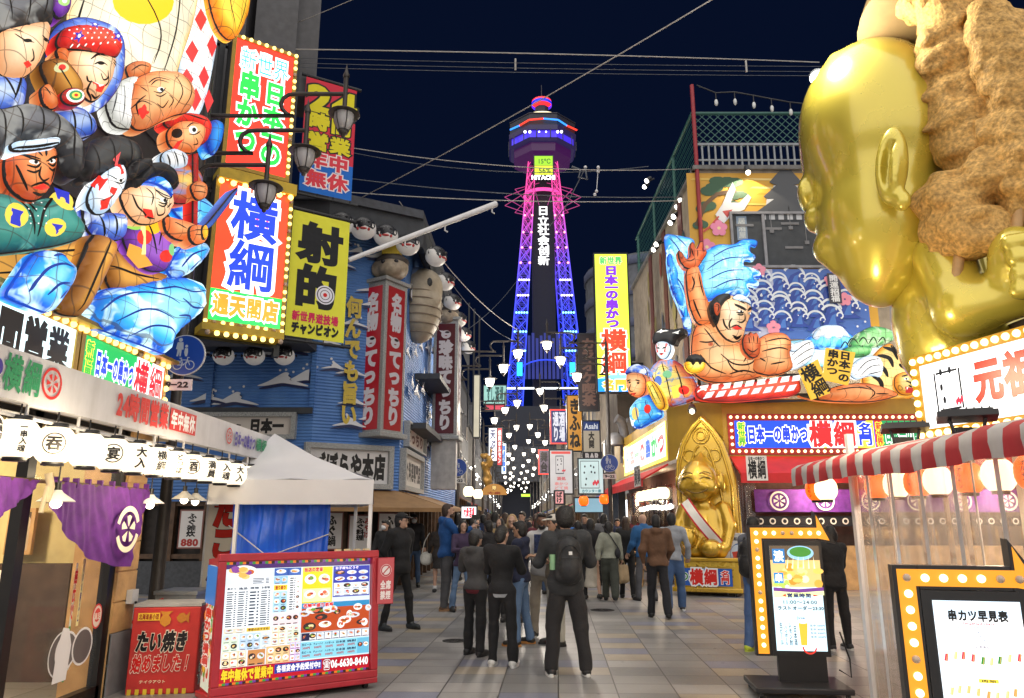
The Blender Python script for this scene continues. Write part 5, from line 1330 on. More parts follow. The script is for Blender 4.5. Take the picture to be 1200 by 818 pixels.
def logo(F,u0,u1,v0,v1,w):
 c=Card(F,w);c.rect(u0,v0,u1,v1,'#e8e2dc');c.text('横綱',u0+.04,v0+.04,u1-.04,v1-.1,'#181414',.05);c.text('日本一の串かつ',u0+.05,v1-.1,u1-.05,v1-.02,'#181414',.04);c.build('awning_lettering',prn,t)
FAw=Frame((4.0-.6,19.0,0),(0,-1));FAw2=Frame((5.0,YF-.72,0),(1,0))
logo(FSd,-1.15,-.15,2.44,2.98,.715);logo(FSd,-6.6,-5.7,2.45,2.9,.715);logo(FF,.25,.72,2.45,3.0,.77)
FN=Frame((5.3,YF-.1,0),(1,0))
k=MB();V=[]
for i in range(61):
 u=.3+i*.11
 for j in range(4):V.append(FN.pt(u,2.28-j*.17,.03*sin(i*.9)*j/3))
k.add(V,[(i*4+j,i*4+j+1,i*4+j+5,i*4+j+4)for i in range(60)for j in range(3)],True);k.build('noren_curtain',purple,t)
c=Card(FN,.05)
for i in range(7):crest(c,.85+i*1.05,2.02,.2,'#e6dccc',None)
c.build('noren_crest',clothp,t)
c=Card(FN,-.15)
c.rect(.3,1.45,6.6,1.68,'#141018')
for i in range(22):c.disc(.45+i*.28,1.565,.075,'#cfc6bc',14);c.disc(.45+i*.28,1.565,.045,'#141018',12)
c.build('crest_band',clothp,t)
k=curtain([(4.12,27),(4.12,19.2)],.05,2.5,.03,2);k.build('vinyl_curtain',vin,t)
k=curtain([(5.0,17.55),(5.7,17.55)],.05,2.5,.03,5);k.build('vinyl_curtain',vin,t)
for i in range(5):
 p=Vector((3.95,19.8+i*.75,2.28));lantern('paper_lantern','warm white paper lantern under the red side awning, %s beyond the golden statue'%['first','second','third','fourth','fifth'][i],'white paper lanterns under the red side awning',p,.2,.30,lan_w,INK,[])
bulbs(t,[(4.05,19.3+.55*i,1.93-.02*sin(i))for i in range(9)],.07,glow('white_globe',(1,.95,.85),4,False),0)
for x,y,e in((4.0,21,55),(4.2,25,45),(7.0,16.8,90),(11,16.8,70)):
 l=bpy.data.lights.new('shop_light','POINT');l.energy=e;l.color=(1,.82,.58);l.shadow_soft_size=.2;o=bpy.data.objects.new('shop_light',l);COL.objects.link(o);o.location=(x,y,2.2)
k=MB();k.box(5.9,17.95,0,12,18.1,1.0);k.build('counter',palewood,t)
for i,y in enumerate((19.6,21.2)):
 t2=thing('folding_table',['small wooden table with stools beside the golden seated statue','small wooden table in the side opening farther along'][i],'table',(3.55,y,0),'tables outside the corner restaurant')
 MB().box(3.25,y-.3,.70,3.85,y+.3,.74).build('tabletop',palewood,t2)
 for a in(-1,1):
  for b in(-1,1):MB().tube([(3.55+a*.25,y+b*.25,.7),(3.55+a*.27,y+b*.27,0)],.015,6).build('leg',steel,t2)
for i,(x,y)in enumerate(((3.35,19.05),(3.75,20.35),(3.3,20.5))):
 t2=thing('stool',['pale wooden stool before the nearer outdoor table','pale wooden stool between the two outdoor tables on the wall side','pale wooden stool between the two outdoor tables on the street side'][i],'stool',(x,y,0),'stools outside the corner restaurant')
 MB().box(x-.17,y-.17,.43,x+.17,y+.17,.47).build('seat',palewood,t2)
 for a in(-1,1):
  for b in(-1,1):MB().tube([(x+a*.13,y+b*.13,.43),(x+a*.16,y+b*.16,0)],.018,6).build('leg',palewood,t2)
rdm=mat('sign_red_border',(.35,.02,.02),.5)
def d8(c,u0,v0,u1,v1):
 w,h=u1-u0,v1-v0;c.rect(u0,v0,u0+w*.655,v1,'#0c3ec0');c.rect(u0+w*.655,v0,u1,v1,'#c81c22');c.poly([(u0+w*.40,v0),(u0+w*.65,v0),(u0+w*.65,v1),(u0+w*.62,v1)],'#e8e23a');c.rect(u0+w*.69,v0,u1,v1,'#0c8a4a')
 c.text('新世界',u0+w*.015,v0+h*.08,u0+w*.05,v1-h*.06,'#2a8a2a',.04,[(.08,'#f6ee3a')],True)
 c.text('日本一の串かつ',u0+w*.06,v0+h*.22,u0+w*.34,v1-h*.22,'#1230b8',.06,[(.1,'#ffffff')])
 c.text('横綱',u0+w*.35,v0+h*.05,u0+w*.56,v1-h*.04,'#e0181c',.07,[(.1,'#ffffff')])
 c.text('名門',u0+w*.575,v0+h*.1,u0+w*.64,v1-h*.08,'#1230b8',.05,[(.08,'#ffffff')],True)
 c.text('新世界',u0+w*.66,v0+h*.08,u0+w*.69,v1-h*.06,'#c8281c',.04,[(.08,'#f6ee3a')],True)
 c.text('日本一の串かつ',u0+w*.70,v0+h*.22,u0+w*.93,v1-h*.22,'#0a7a44',.06,[(.1,'#ffffff')])
ub,vb,ut,vt=FF.rect(862,525,1110,493)
lightbox('bulb_framed_sign','long lit blue sign in a red bulb border over the red front awning','sign',FF,(ub,vb,ut,vt),d8,lit,.2,.16,rdm,.155,.035,'lrtb',bulbm,.0,bw=.05)
def d9(c,u0,v0,u1,v1):
 w,h=u1-u0,v1-v0;c.rect(u0,v0,u1,v1,'#b8dcf0')
 for i,(ch,cc)in enumerate(zip('日本一の串かつ',['#1450d0','#d81c2c','#189a4a','#d81c2c','#1450d0','#189a4a','#d81c2c'])):c.text(ch,u0+w*(.03+.138*i),v0+h*.12,u0+w*(.15+.138*i),v1-h*.1,cc,.06,[(.1,'#ffffff')])
lightbox('bulb_framed_sign','lit pale blue sign with many coloured characters and yellow tubes along the side street front','sign',FSd,(-7.4,3.2,-.25,4.0),d9,lit,.16,.1,glow('yellow_tube',(1,.75,.05),1.3,False),.3,.03,'l',bulbm_y,.0)
FBk=Frame(at(795,690,Y=17.0),(cos(R(-22)),sin(R(-22))));FBk.o.z=0
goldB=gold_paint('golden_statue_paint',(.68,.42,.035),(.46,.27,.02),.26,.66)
t=thing('golden_seated_statue','golden laughing seated statue with a white sash under a pointed arch back','statue',FBk.pt(.65,0,-.6))
def bp(px,py,w=0):u,v=FBk.pix(px,py,w);return u,v
u0,v0=bp(797,694);u1,_=bp(851,694);zb=bp(820,654)[1]
cx=bp(822,600)[0];wA=1.40
arch=[(cx-.62,.75),(cx-.64,2.6),(cx-.6,3.0),(cx-.47,3.4),(cx-.25,3.75),(cx+.02,4.0),(cx+.28,3.72),(cx+.50,3.35),(cx+.62,2.95),(cx+.72,2.5),(cx+.74,.75)]
k=MB();k.prism(FBk,arch,-.95,-.62);k.build('arch_back',goldB,t,bevel=.03)
k=MB();inner=[(cx+(a-cx)*.86,1.0+(b-.75)*.945-.25 if b<1 else b-.12)for a,b in arch]
for a,b in zip(inner[:-1],inner[1:]):k.tube([FBk.pt(*a,-.6),FBk.pt(*b,-.6)],.03,6)
for rr in(.18,.1):k.tube([FBk.pt(cx+rr*cos(a),3.52+rr*sin(a),-.6)for a in np.linspace(0,2*math.pi,19)],.025,6)
for s_ in(-1,1):k.tube([FBk.pt(cx+s_*(.05+.22*f),3.28-.5*f*f,-.6)for f in np.linspace(0,2,9)],.03,6);k.tube([FBk.pt(cx+s_*(.28+.14*cos(a)),3.05+.14*sin(a),-.6)for a in np.linspace(0,2*math.pi,15)],.022,6)
k.build('arch_ornament',goldB,t)
k=MB();k.fbox(FBk,cx-.64,.12,cx+.76,.72,-1.0,.18);k.fbox(FBk,cx-.70,.72,cx+.82,.80,-1.05,.24);k.fbox(FBk,cx-.68,.08,cx+.80,.18,-1.0,.22);k.build('pedestal',goldB,t,bevel=.02)
c=Card(FBk,.245);c.rect(cx-.5,.22,cx+.6,.58,'#1e5ab8');c.text('横綱',cx-.28,.24,cx+.28,.56,'#d82018',.07,[(.1,'#f4f4f4')]);c.text('名門',cx+.36,.26,cx+.54,.54,'#d82018',.04,[(.08,'#ffffff')],True);c.text('の',cx-.48,.32,cx-.32,.5,'#1a8a3a',.05,[(.09,'#ffffff')]);c.build('plaque',prn,t)
c=Card(FBk,.185);c.text('SHINSEKAI',cx-.55,.62,cx+.65,.71,(.5,.32,.04),.06);c.build('raised_letters',mat('raised_gold',(.8,.55,.08),.3,.6),t)
for a in(cx-.55,cx+.65):p=FBk.pt(a,.04,.1);MB().cyl(p-FBk.u*.02,p+FBk.u*.02,.045,None,12).build('caster',steel,t)
rB=[[FBk.u.x,-FBk.n.x,0],[FBk.u.y,-FBk.n.y,0],[0,0,1]]
def BE(u,v,w,ru,rw,rv,k=.08,rr=0.0,yaw=0.0):
 M_=np.array(rB)
 if yaw:c_,s_=cos(yaw),sin(yaw);M_=M_@np.array([[c_,-s_,0],[s_,c_,0],[0,0,1]])
 if rr:c_,s_=cos(rr),sin(rr);M_=M_@np.array([[c_,0,-s_],[0,1,0],[s_,0,c_]])
 return('e',tuple(FBk.pt(u,v,w)),(ru,rw,rv),M_.tolist(),k)
def BC(a,b,r0,r1,k=.06):return('c',tuple(FBk.pt(*a)),tuple(FBk.pt(*b)),r0,r1,k)
hx=cx-.05
pr=[BE(cx,1.22,-.3,.50,.42,.48,.15),BE(cx-.02,1.62,-.32,.44,.34,.36,.15),BC((cx-.02,1.95,-.3),(hx,2.15,-.25),.2,.2,.1),BE(hx,2.38,-.18,.47,.42,.36,.1),BE(hx,2.56,-.26,.40,.38,.36,.12),BC((hx+.02,2.85,-.3),(hx+.06,3.1,-.34),.2,.035,.12),BE(hx-.24,2.30,.06,.18,.14,.14,.08),BE(hx+.24,2.30,.06,.18,.14,.14,.08),BE(hx,2.40,.2,.07,.06,.04,.03),BE(hx,2.10,.0,.2,.14,.1,.08),BE(hx-.19,2.545,.14,.14,.06,.035,.04,.3),BE(hx+.19,2.545,.14,.14,.06,.035,.04,-.3),('-e',tuple(FBk.pt(hx,2.2,.27)),(.2,.08,.03),rB,.03),BE(hx+.50,2.46,-.2,.06,.1,.19,.04),BE(hx+.53,2.36,-.2,.05,.08,.18,.03),BE(hx-.49,2.42,-.25,.05,.1,.17,.04),BC((cx+.42,1.85,-.35),(cx+.56,1.45,-.22),.16,.15),BC((cx+.56,1.45,-.22),(cx+.48,1.02,-.02),.15,.11),BE(cx+.42,.94,.06,.10,.1,.13,.05),BC((cx-.42,1.85,-.35),(cx-.56,1.45,-.22),.16,.15),BC((cx-.56,1.45,-.22),(cx-.5,1.1,.0),.15,.11),BE(cx-.30,1.22,.18,.20,.22,.24,.08),BE(cx+.18,1.0,.18,.24,.24,.2,.08),BC((cx-.3,.95,.0),(cx+.3,.92,.0),.16,.16,.1),('-e',tuple(FBk.pt(cx+.1,1.28,.17)),(.03,.05,.03),rB,.02)]
for i in range(5):pr.append(BE(cx-.48+.085*i,1.40-.012*i,.30,.045,.07,.06,.015))
V,F=sdf_mesh(pr,.024,.06);V=relax(V,F,1);np_obj('figure',V,F,goldB,t,local=False)
groove_m=mat('groove_shade',(.10,.055,.012),.45,.4)  # dark tubes laid in for the shade of carved grooves
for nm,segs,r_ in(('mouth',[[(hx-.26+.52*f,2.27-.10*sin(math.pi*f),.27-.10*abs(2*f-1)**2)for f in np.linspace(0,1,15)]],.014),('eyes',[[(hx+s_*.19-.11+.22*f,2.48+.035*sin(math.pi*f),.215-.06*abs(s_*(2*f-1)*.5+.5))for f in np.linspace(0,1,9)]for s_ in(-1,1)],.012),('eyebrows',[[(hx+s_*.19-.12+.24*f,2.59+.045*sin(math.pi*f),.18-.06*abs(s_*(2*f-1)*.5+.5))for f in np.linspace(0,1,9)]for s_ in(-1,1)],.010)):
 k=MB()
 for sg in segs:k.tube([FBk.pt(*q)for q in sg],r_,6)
 k.build(nm,groove_m,t)
t4=thing('wall_spotlight','small black spotlight on the mustard fascia aimed at the golden seated statue','spotlight',at(811,481,Y=17.2));p=at(811,481,Y=16.9)
k=MB();k.cyl(p,p+Vector((.05,.2,.12)),.10,.07,12);k.tube([p+Vector((.05,.2,.1)),p+Vector((.1,.6,.1))],.02,6);k.build('lamp_head',black,t4);MB().ball(p+Vector((-.01,-.03,-.03)),.06,10,6).build('bulb',warmlit,t4)
l=bpy.data.lights.new('statue_spot','SPOT');l.energy=60;l.spot_size=R(110);l.color=(1,.88,.66);l.shadow_soft_size=.1;o=bpy.data.objects.new('statue_spot',l);COL.objects.link(o);o.location=p+Vector((-.35,-.9,.1));o.rotation_euler=(R(38),0,R(-10))
k=MB();V=[];
for i in range(15):
 f=i/14;u=cx-.33+.68*f;v=2.0-.92*f;bul=.14+.22*sin(math.pi*min(1,f*1.05))
 for q,cc in((-.12,0),(-.085,0),(.085,0),(.12,0)):V.append(FBk.pt(u+q*.8,v+q*.6,bul))
for j,cc in enumerate(('#c82430','#e8e4de','#c82430')):k.color(cc);k.add([V[i]for i in range(len(V))],[(i*4+j,i*4+j+1,i*4+j+5,i*4+j+4)for i in range(14)],True)
k.build('sash',clothp,t)
FE=Frame(ground(850,697),(cos(R(-4)),sin(R(-4))));FE.o.z=0
t=thing('easel_sign','white framed floor sign with red and blue diagram beside the golden seated statue','sign',FE.pt(.35,0,0))
k=MB();k.frim(FE,.06,.55,.62,1.28,.03,-.02,.02);
for a in(.045,.635):k.tube([FE.pt(a,.55,0),FE.pt(a,.0,.05)],.016,6);k.tube([FE.pt(a,.9,-.02),FE.pt(a,0,-.35)],.014,6)
k.fbox(FE,.03,.1,.65,.13,.03,.05);k.build('stand',whitemet,t)
c=Card(FE,.0);c.rect(.06,.55,.62,1.28,'#d8dadc');c.disc(.36,.85,.2,'#3a62a8',24,.24);c.disc(.33,.86,.16,'#c8d8ea',20,.2);c.poly([(.2,.9),(.5,.95),(.45,.75),(.25,.68)],'#c8402c');c.text('ご案内図',.14,1.14,.54,1.22,INK,.03);c.build('board',prn,t)
#upper storeys set back, mural, roof terrace
BX,BY=5.3,19.6
t=thing('mural_building','set back upper storeys with an orange castle mural, wide window and fenced roof terrace','building',(10,22,4.4))
FM=Frame((BX,BY,0),(1,0));zr=FM.pix(900,200)[1]
k=MB();k.box(BX,BY,4.42,17,31,zr);k.build('wall',tanwall,t)
c=Card(FM,.006);c.step=.0004
x0,z0,x1,z1=FM.rect(815,392,1010,203)
c.rect(x0,z0,x1,z1,(.62,.33,.035))
rnd=random.Random(2)
for i in range(34):
 v=rnd.uniform(z0,z1);u=rnd.uniform(x0,x1-1.2);l=rnd.uniform(.8,2.2);c.poly([(u,v),(min(x1,u+l),v-.03),(min(x1,u+l),v+.03),(u+.1,v+.06)],rnd.choice([(.70,.48,.10),(.55,.26,.02),(.72,.55,.2)]))
pine=(.035,.10,.05)
for px,py,rx,rz in((830,222,16,10),(850,212,18,9),(866,228,14,7),(826,245,12,9),(822,262,9,7),(862,240,12,5)):
 u,v=FM.pix(px,py);s_=.026;
 for q in range(5):c.disc(u+rnd.uniform(-.6,.6)*rx*s_,v+rnd.uniform(-.4,.4)*rz*s_,rx*s_*.55,pine,10,rz*s_*.6)
c.stroke([FM.pix(816,265),FM.pix(826,240),FM.pix(840,228),FM.pix(862,224)],.12,(.10,.05,.02))
def mp(pts):return[FM.pix(*p)for p in pts]
W_=(.66,.66,.68)
c.poly(mp([(838,252),(846,240),(852,226),(858,214),(862,222),(856,238),(866,238),(876,228),(880,232),(872,246),(858,252),(848,262),(842,258)]),W_);c.stroke(mp([(842,254),(832,266),(824,272)]),.05,(.5,.06,.05));c.poly(mp([(846,248),(858,246),(852,256)]),(.45,.05,.05))
gr_,wh=(.07,.075,.085),(.55,.56,.58)
for(a,b,cc_,top)in((905,935,213,203),(898,942,230,218),(890,950,248,234)):
 m_=(a+b)/2;c.poly(mp([(a+5,cc_+10),(b-5,cc_+10),(b-8,top),(a+8,top)]),wh);c.poly(mp([(a-4,cc_+1),(m_,top-10),(b+4,cc_+1),(b-2,cc_+4),(a+2,cc_+4)]),gr_)
 for q in range(5):c.rect(*(lambda p:(p[0]-.05,p[1]-.08,p[0]+.05,p[1]+.08))(FM.pix(a+9+q*(b-a-18)/4,cc_+7)),gr_)
for px,py in((842,268),(828,290)):
 u,v=FM.pix(px,py)
 for q in range(5):a=q*2*math.pi/5+.3;c.disc(u+.14*cos(a),v+.14*sin(a),.11,(.72,.22,.36),10)
 c.disc(u,v,.05,(.8,.6,.3),8)
c.build('mural',prn,t)
wx0,wz0,wx1,wz1=FM.rect(861,312,985,252)
k=MB();k.frim(FM,wx0,wz0,wx1,wz1,.07,.015,.1);um=FM.pix(895,280)[0];k.fbox(FM,um-.04,wz0,um+.04,wz1,.03,.09);fr=k.build('window_frame',greysteel,t)
k=MB();k.fbox(FM,wx0,wz0,wx1,wz1,.018,.03);k.build('window_back',mat('dim_room',(.05,.055,.062),.8),t)
k=MB();
for px,py in((905,268),(925,262),(930,290),(872,264)):u,v=FM.pix(px,py);k.fbox(FM,u-.25,v-.05,u+.25,v+.02,.031,.05)
for px,py in((903,262),(944,275),(925,258)):u,v=FM.pix(px,py);k.fbox(FM,u-.01,v-.2,u+.01,v+.4,.031,.04);k.fbox(FM,u-.06,v-.3,u+.06,v-.2,.031,.06)
k.build('ceiling_fitting',mat('fitting_grey',(.16,.16,.17),.5),t)
c=Card(FM,.036);u0_,v0_,u1_,v1_=FM.rect(864,282,874,254);c.rect(u0_,v0_,u1_,v1_,(.20,.26,.34));c.text('居酒屋',u0_+.04,v0_+.05,u1_-.04,v1_-.05,(.5,.52,.5),.03,None,True);c.build('window_poster',prn,t)
c=Card(FM,.05);c.step=.0004;x0,z0,x1,z1=FM.rect(868,398,1012,316)
c.rect(x0,z0,x1,z1,(.05,.13,.44));c.rect(x0,z0,x0+1.0,z1,(.42,.45,.62));rnd=random.Random(9)
for i in range(34):
 u,v=x0+.3+(x1-x0-.6)*((i%7)/6.5),z0+.25+(z1-z0-.7)*(1-(i//7)/4.6)+.1*(i%2);s_=rnd.uniform(.5,.72)
 c.poly([(u-s_*.6,v-s_*.35),(u-s_*.25,v+s_*.25),(u+s_*.1,v+s_*.42),(u+s_*.35,v+s_*.3),(u+s_*.3,v+s_*.08),(u+s_*.12,v+s_*.15),(u+s_*.1,v-s_*.1),(u+s_*.45,v-s_*.35)],(.015,.05,.30))
 c.poly([(u-s_*.3,v-s_*.2),(u-s_*.1,v+s_*.2),(u+s_*.1,v+s_*.3),(u+s_*.02,v+s_*.1),(u+s_*.05,v-s_*.2)],(.05,.16,.5));c.ring(u-s_*.12,v+s_*.22,s_*.42,s_*.10,(.68,.72,.78),10,10,150);c.ring(u+s_*.22,v+s_*.2,s_*.12,s_*.06,(.7,.74,.8),9,-80,200)
for px,py in((888,318),(972,330),(905,385),(988,352)):
 u,v=FM.pix(px,py)
 for q in range(5):a=q*2*math.pi/5+.3;c.disc(u+.11*cos(a),v+.11*sin(a),.09,(.75,.25,.34),10)
for i in range(40):c.disc(x0+(x1-x0)*rnd.random(),z0+(z1-z0)*rnd.random(),rnd.uniform(.015,.04),(.7,.72,.76),8)
u0_,v0_,u1_,v1_=FM.rect(970,357,981,322);c.rect(u0_,v0_,u1_,v1_,(.03,.03,.05));c.text('開運招福',u0_+.05,v0_+.05,u1_-.05,v1_-.05,(.7,.7,.7),.04,None,True)
c.build('wave_panel',prn_gl,t)
FT=Frame((BX,BY,0),(0,-1))
k=MB();
for y in(21.5,24,26.5):k.box(BX-.04,y,4.6,BX-.005,y+.5,zr)
k.build('pilaster',mat('maroon_pilaster',(.13,.04,.035),.7),t)
c=Card(FT,.01);rnd=random.Random(3)
for i in range(40):
 u,v=-rnd.uniform(.2,8),rnd.uniform(5,zr-.3);c.disc(u,v,rnd.uniform(.1,.3),rnd.choice([(.06,.14,.10),(.25,.07,.05),(.10,.12,.16),(.3,.25,.1)]),7,rnd.uniform(.2,.6))
c.build('side_mural',prn,t)
zt_=FM.pix(900,168)[1];zf=FM.pix(900,128)[1]
k=MB();k.box(BX-.1,BY-.12,zr,17,BY+.1,zr+.12);k.box(BX-.1,BY,zr,BX+.1,31,zr+.12);k.build('parapet',concrete,t)
k=MB();k.fbox(FM,0,zt_-.07,11,zt_,-.03,.03)
for u in np.arange(0,11,.19):k.fbox(FM,u,zr+.1,u+.05,zt_-.06,-.02,.02)
k.fbox(FM,0,zr+.3,11,zr+.35,-.025,.025);k.build('railing',mat('railing_grey',(.22,.24,.26),.5,.3),t)
def chainlink():
 m,nt,b=new_mat('chain_link');L=nt.links.new;b.inputs['Base Color'].default_value=(.03,.12,.10,1)
 tc=node(nt,'ShaderNodeTexCoord');mp_=node(nt,'ShaderNodeMapping');mp_.inputs['Rotation'].default_value=(0,R(45),0);mp_.inputs['Scale'].default_value=(6,6,6);L(tc.outputs['Object'],mp_.inputs[0]);sx=node(nt,'ShaderNodeSeparateXYZ');L(mp_.outputs[0],sx.inputs[0]);o_=[]
 for ch in(0,2):
  f=node(nt,'ShaderNodeMath',operation='FRACT');L(sx.outputs[ch],f.inputs[0]);g_=node(nt,'ShaderNodeMath',operation='LESS_THAN');g_.inputs[1].default_value=.11;L(f.outputs[0],g_.inputs[0]);o_.append(g_.outputs[0])
 mx=node(nt,'ShaderNodeMath',operation='MAXIMUM');L(o_[0],mx.inputs[0]);L(o_[1],mx.inputs[1]);L(mx.outputs[0],b.inputs['Alpha']);return m
cl=chainlink()
k=MB();k.fbox(FM,.1,zt_+.02,11,zf-.04,-.25,-.235);k.box(BX+.05,BY+.3,zt_-1,BX+.06,30,zf-.1);k.build('mesh_panel',cl,t)
k=MB();grn=mat('fence_green',(.03,.12,.10),.5)
for u in(.1,3.3,6.6):k.tube([FM.pt(u,zr,-.24),FM.pt(u,zf,-.24)],.06,8)
k.tube([FM.pt(.1,zf,-.24),FM.pt(11,zf,-.24)],.05,8)
for y in(22.5,26,29.5):k.tube([(BX+.05,y,zr-.5),(BX+.05,y,zf-.05)],.05,6)
k.tube([(BX+.05,BY+.2,zf),(BX+.05,30,zf)],.05,6);k.build('fence_post',grn,t)
k=MB();ptop=FM.pix(816,101);k.tube([FM.pt(.02,4.6,.05),FM.pt(.02,ptop[1],.05)],.06,8);k.build('red_pole',mat('red_pole',(.30,.02,.03),.5),t)
t3=thing('string_lights','string of small pale bulbs sagging over the roof terrace fence','string lights',FM.pt(2,ptop[1],0))
pts=[FM.pt(*FM.pix(px,py),.05)for px,py in((816,101),(838,110),(860,109),(882,113),(903,117),(925,121),(955,124),(985,128))]
MB().tube(pts,.02,5).build('cable',black,t3)
for p in pts[1:-1]:MB().tube([p,p-Vector((0,0,.2))],.018,5).build('socket',black,t3);MB().lathe_ell(p-Vector((0,0,.32)),.055,.055,.11,8,6).build('bulb',mat('frosted_bulb',(.6,.62,.62),.3),t3)
t3=thing('wall_spotlight','small spotlight shining down on the orange mural','spotlight',FM.pt(*FM.pix(872,207),.4))
p=FM.pt(*FM.pix(872,208),.35);k=MB();k.cyl(p,p+Vector((0,.1,.22)),.09,.06,12);k.tube([p+Vector((0,.1,.2)),p+Vector((0,.4,.3))],.025,6);k.build('lamp_head',steel,t3);MB().ball(p-Vector((0,.02,.03)),.07,10,6).build('bulb',warmlit,t3)
l=bpy.data.lights.new('mural_spot','SPOT');l.energy=55;l.spot_size=R(120);l.color=(1,.85,.6);o=bpy.data.objects.new('mural_spot',l);COL.objects.link(o);o.location=p+Vector((0,-.1,-.1));o.rotation_euler=(R(35),0,0)
for i,x in enumerate((7.0,9.6,11.6)):  # added fill without fixtures, brightens the wave panel and mural wall
 l=bpy.data.lights.new('panel_fill','POINT');l.energy=45;l.color=(1,.9,.75);l.shadow_soft_size=.15;o=bpy.data.objects.new('panel_fill',l);COL.objects.link(o);o.location=(x,18.6,5.6)
labs=['topmost','second','third','lowest']
for i,(px,py,Y)in enumerate(((757,215,25.5),(796,238,21.8),(788,257,22.2),(768,289,23.6))):
 p=at(px,py,Y=Y);t3=thing('wall_lamp',labs[i]+' twin clamp lamp lighting the side wall of the mural building','lamp',p,'clamp lamps on the side wall')
 k=MB()
 for s_ in(-.25,.25):k.cyl(p+Vector((0,s_,0)),p+Vector((.15,s_,.12)),.1,.06,10)
 k.tube([p+Vector((.15,-.25,.12)),p+Vector((.15,.25,.12))],.03,6);k.tube([p+Vector((.15,0,.12)),(5.32,p.y,p.z+.2)],.03,6);k.build('lamp_head',steel,t3)
 k=MB()
 for s_ in(-.25,.25):k.ball(p+Vector((-.01,s_,-.01)),.085,8,6)
 k.build('bulb',whitelit,t3)
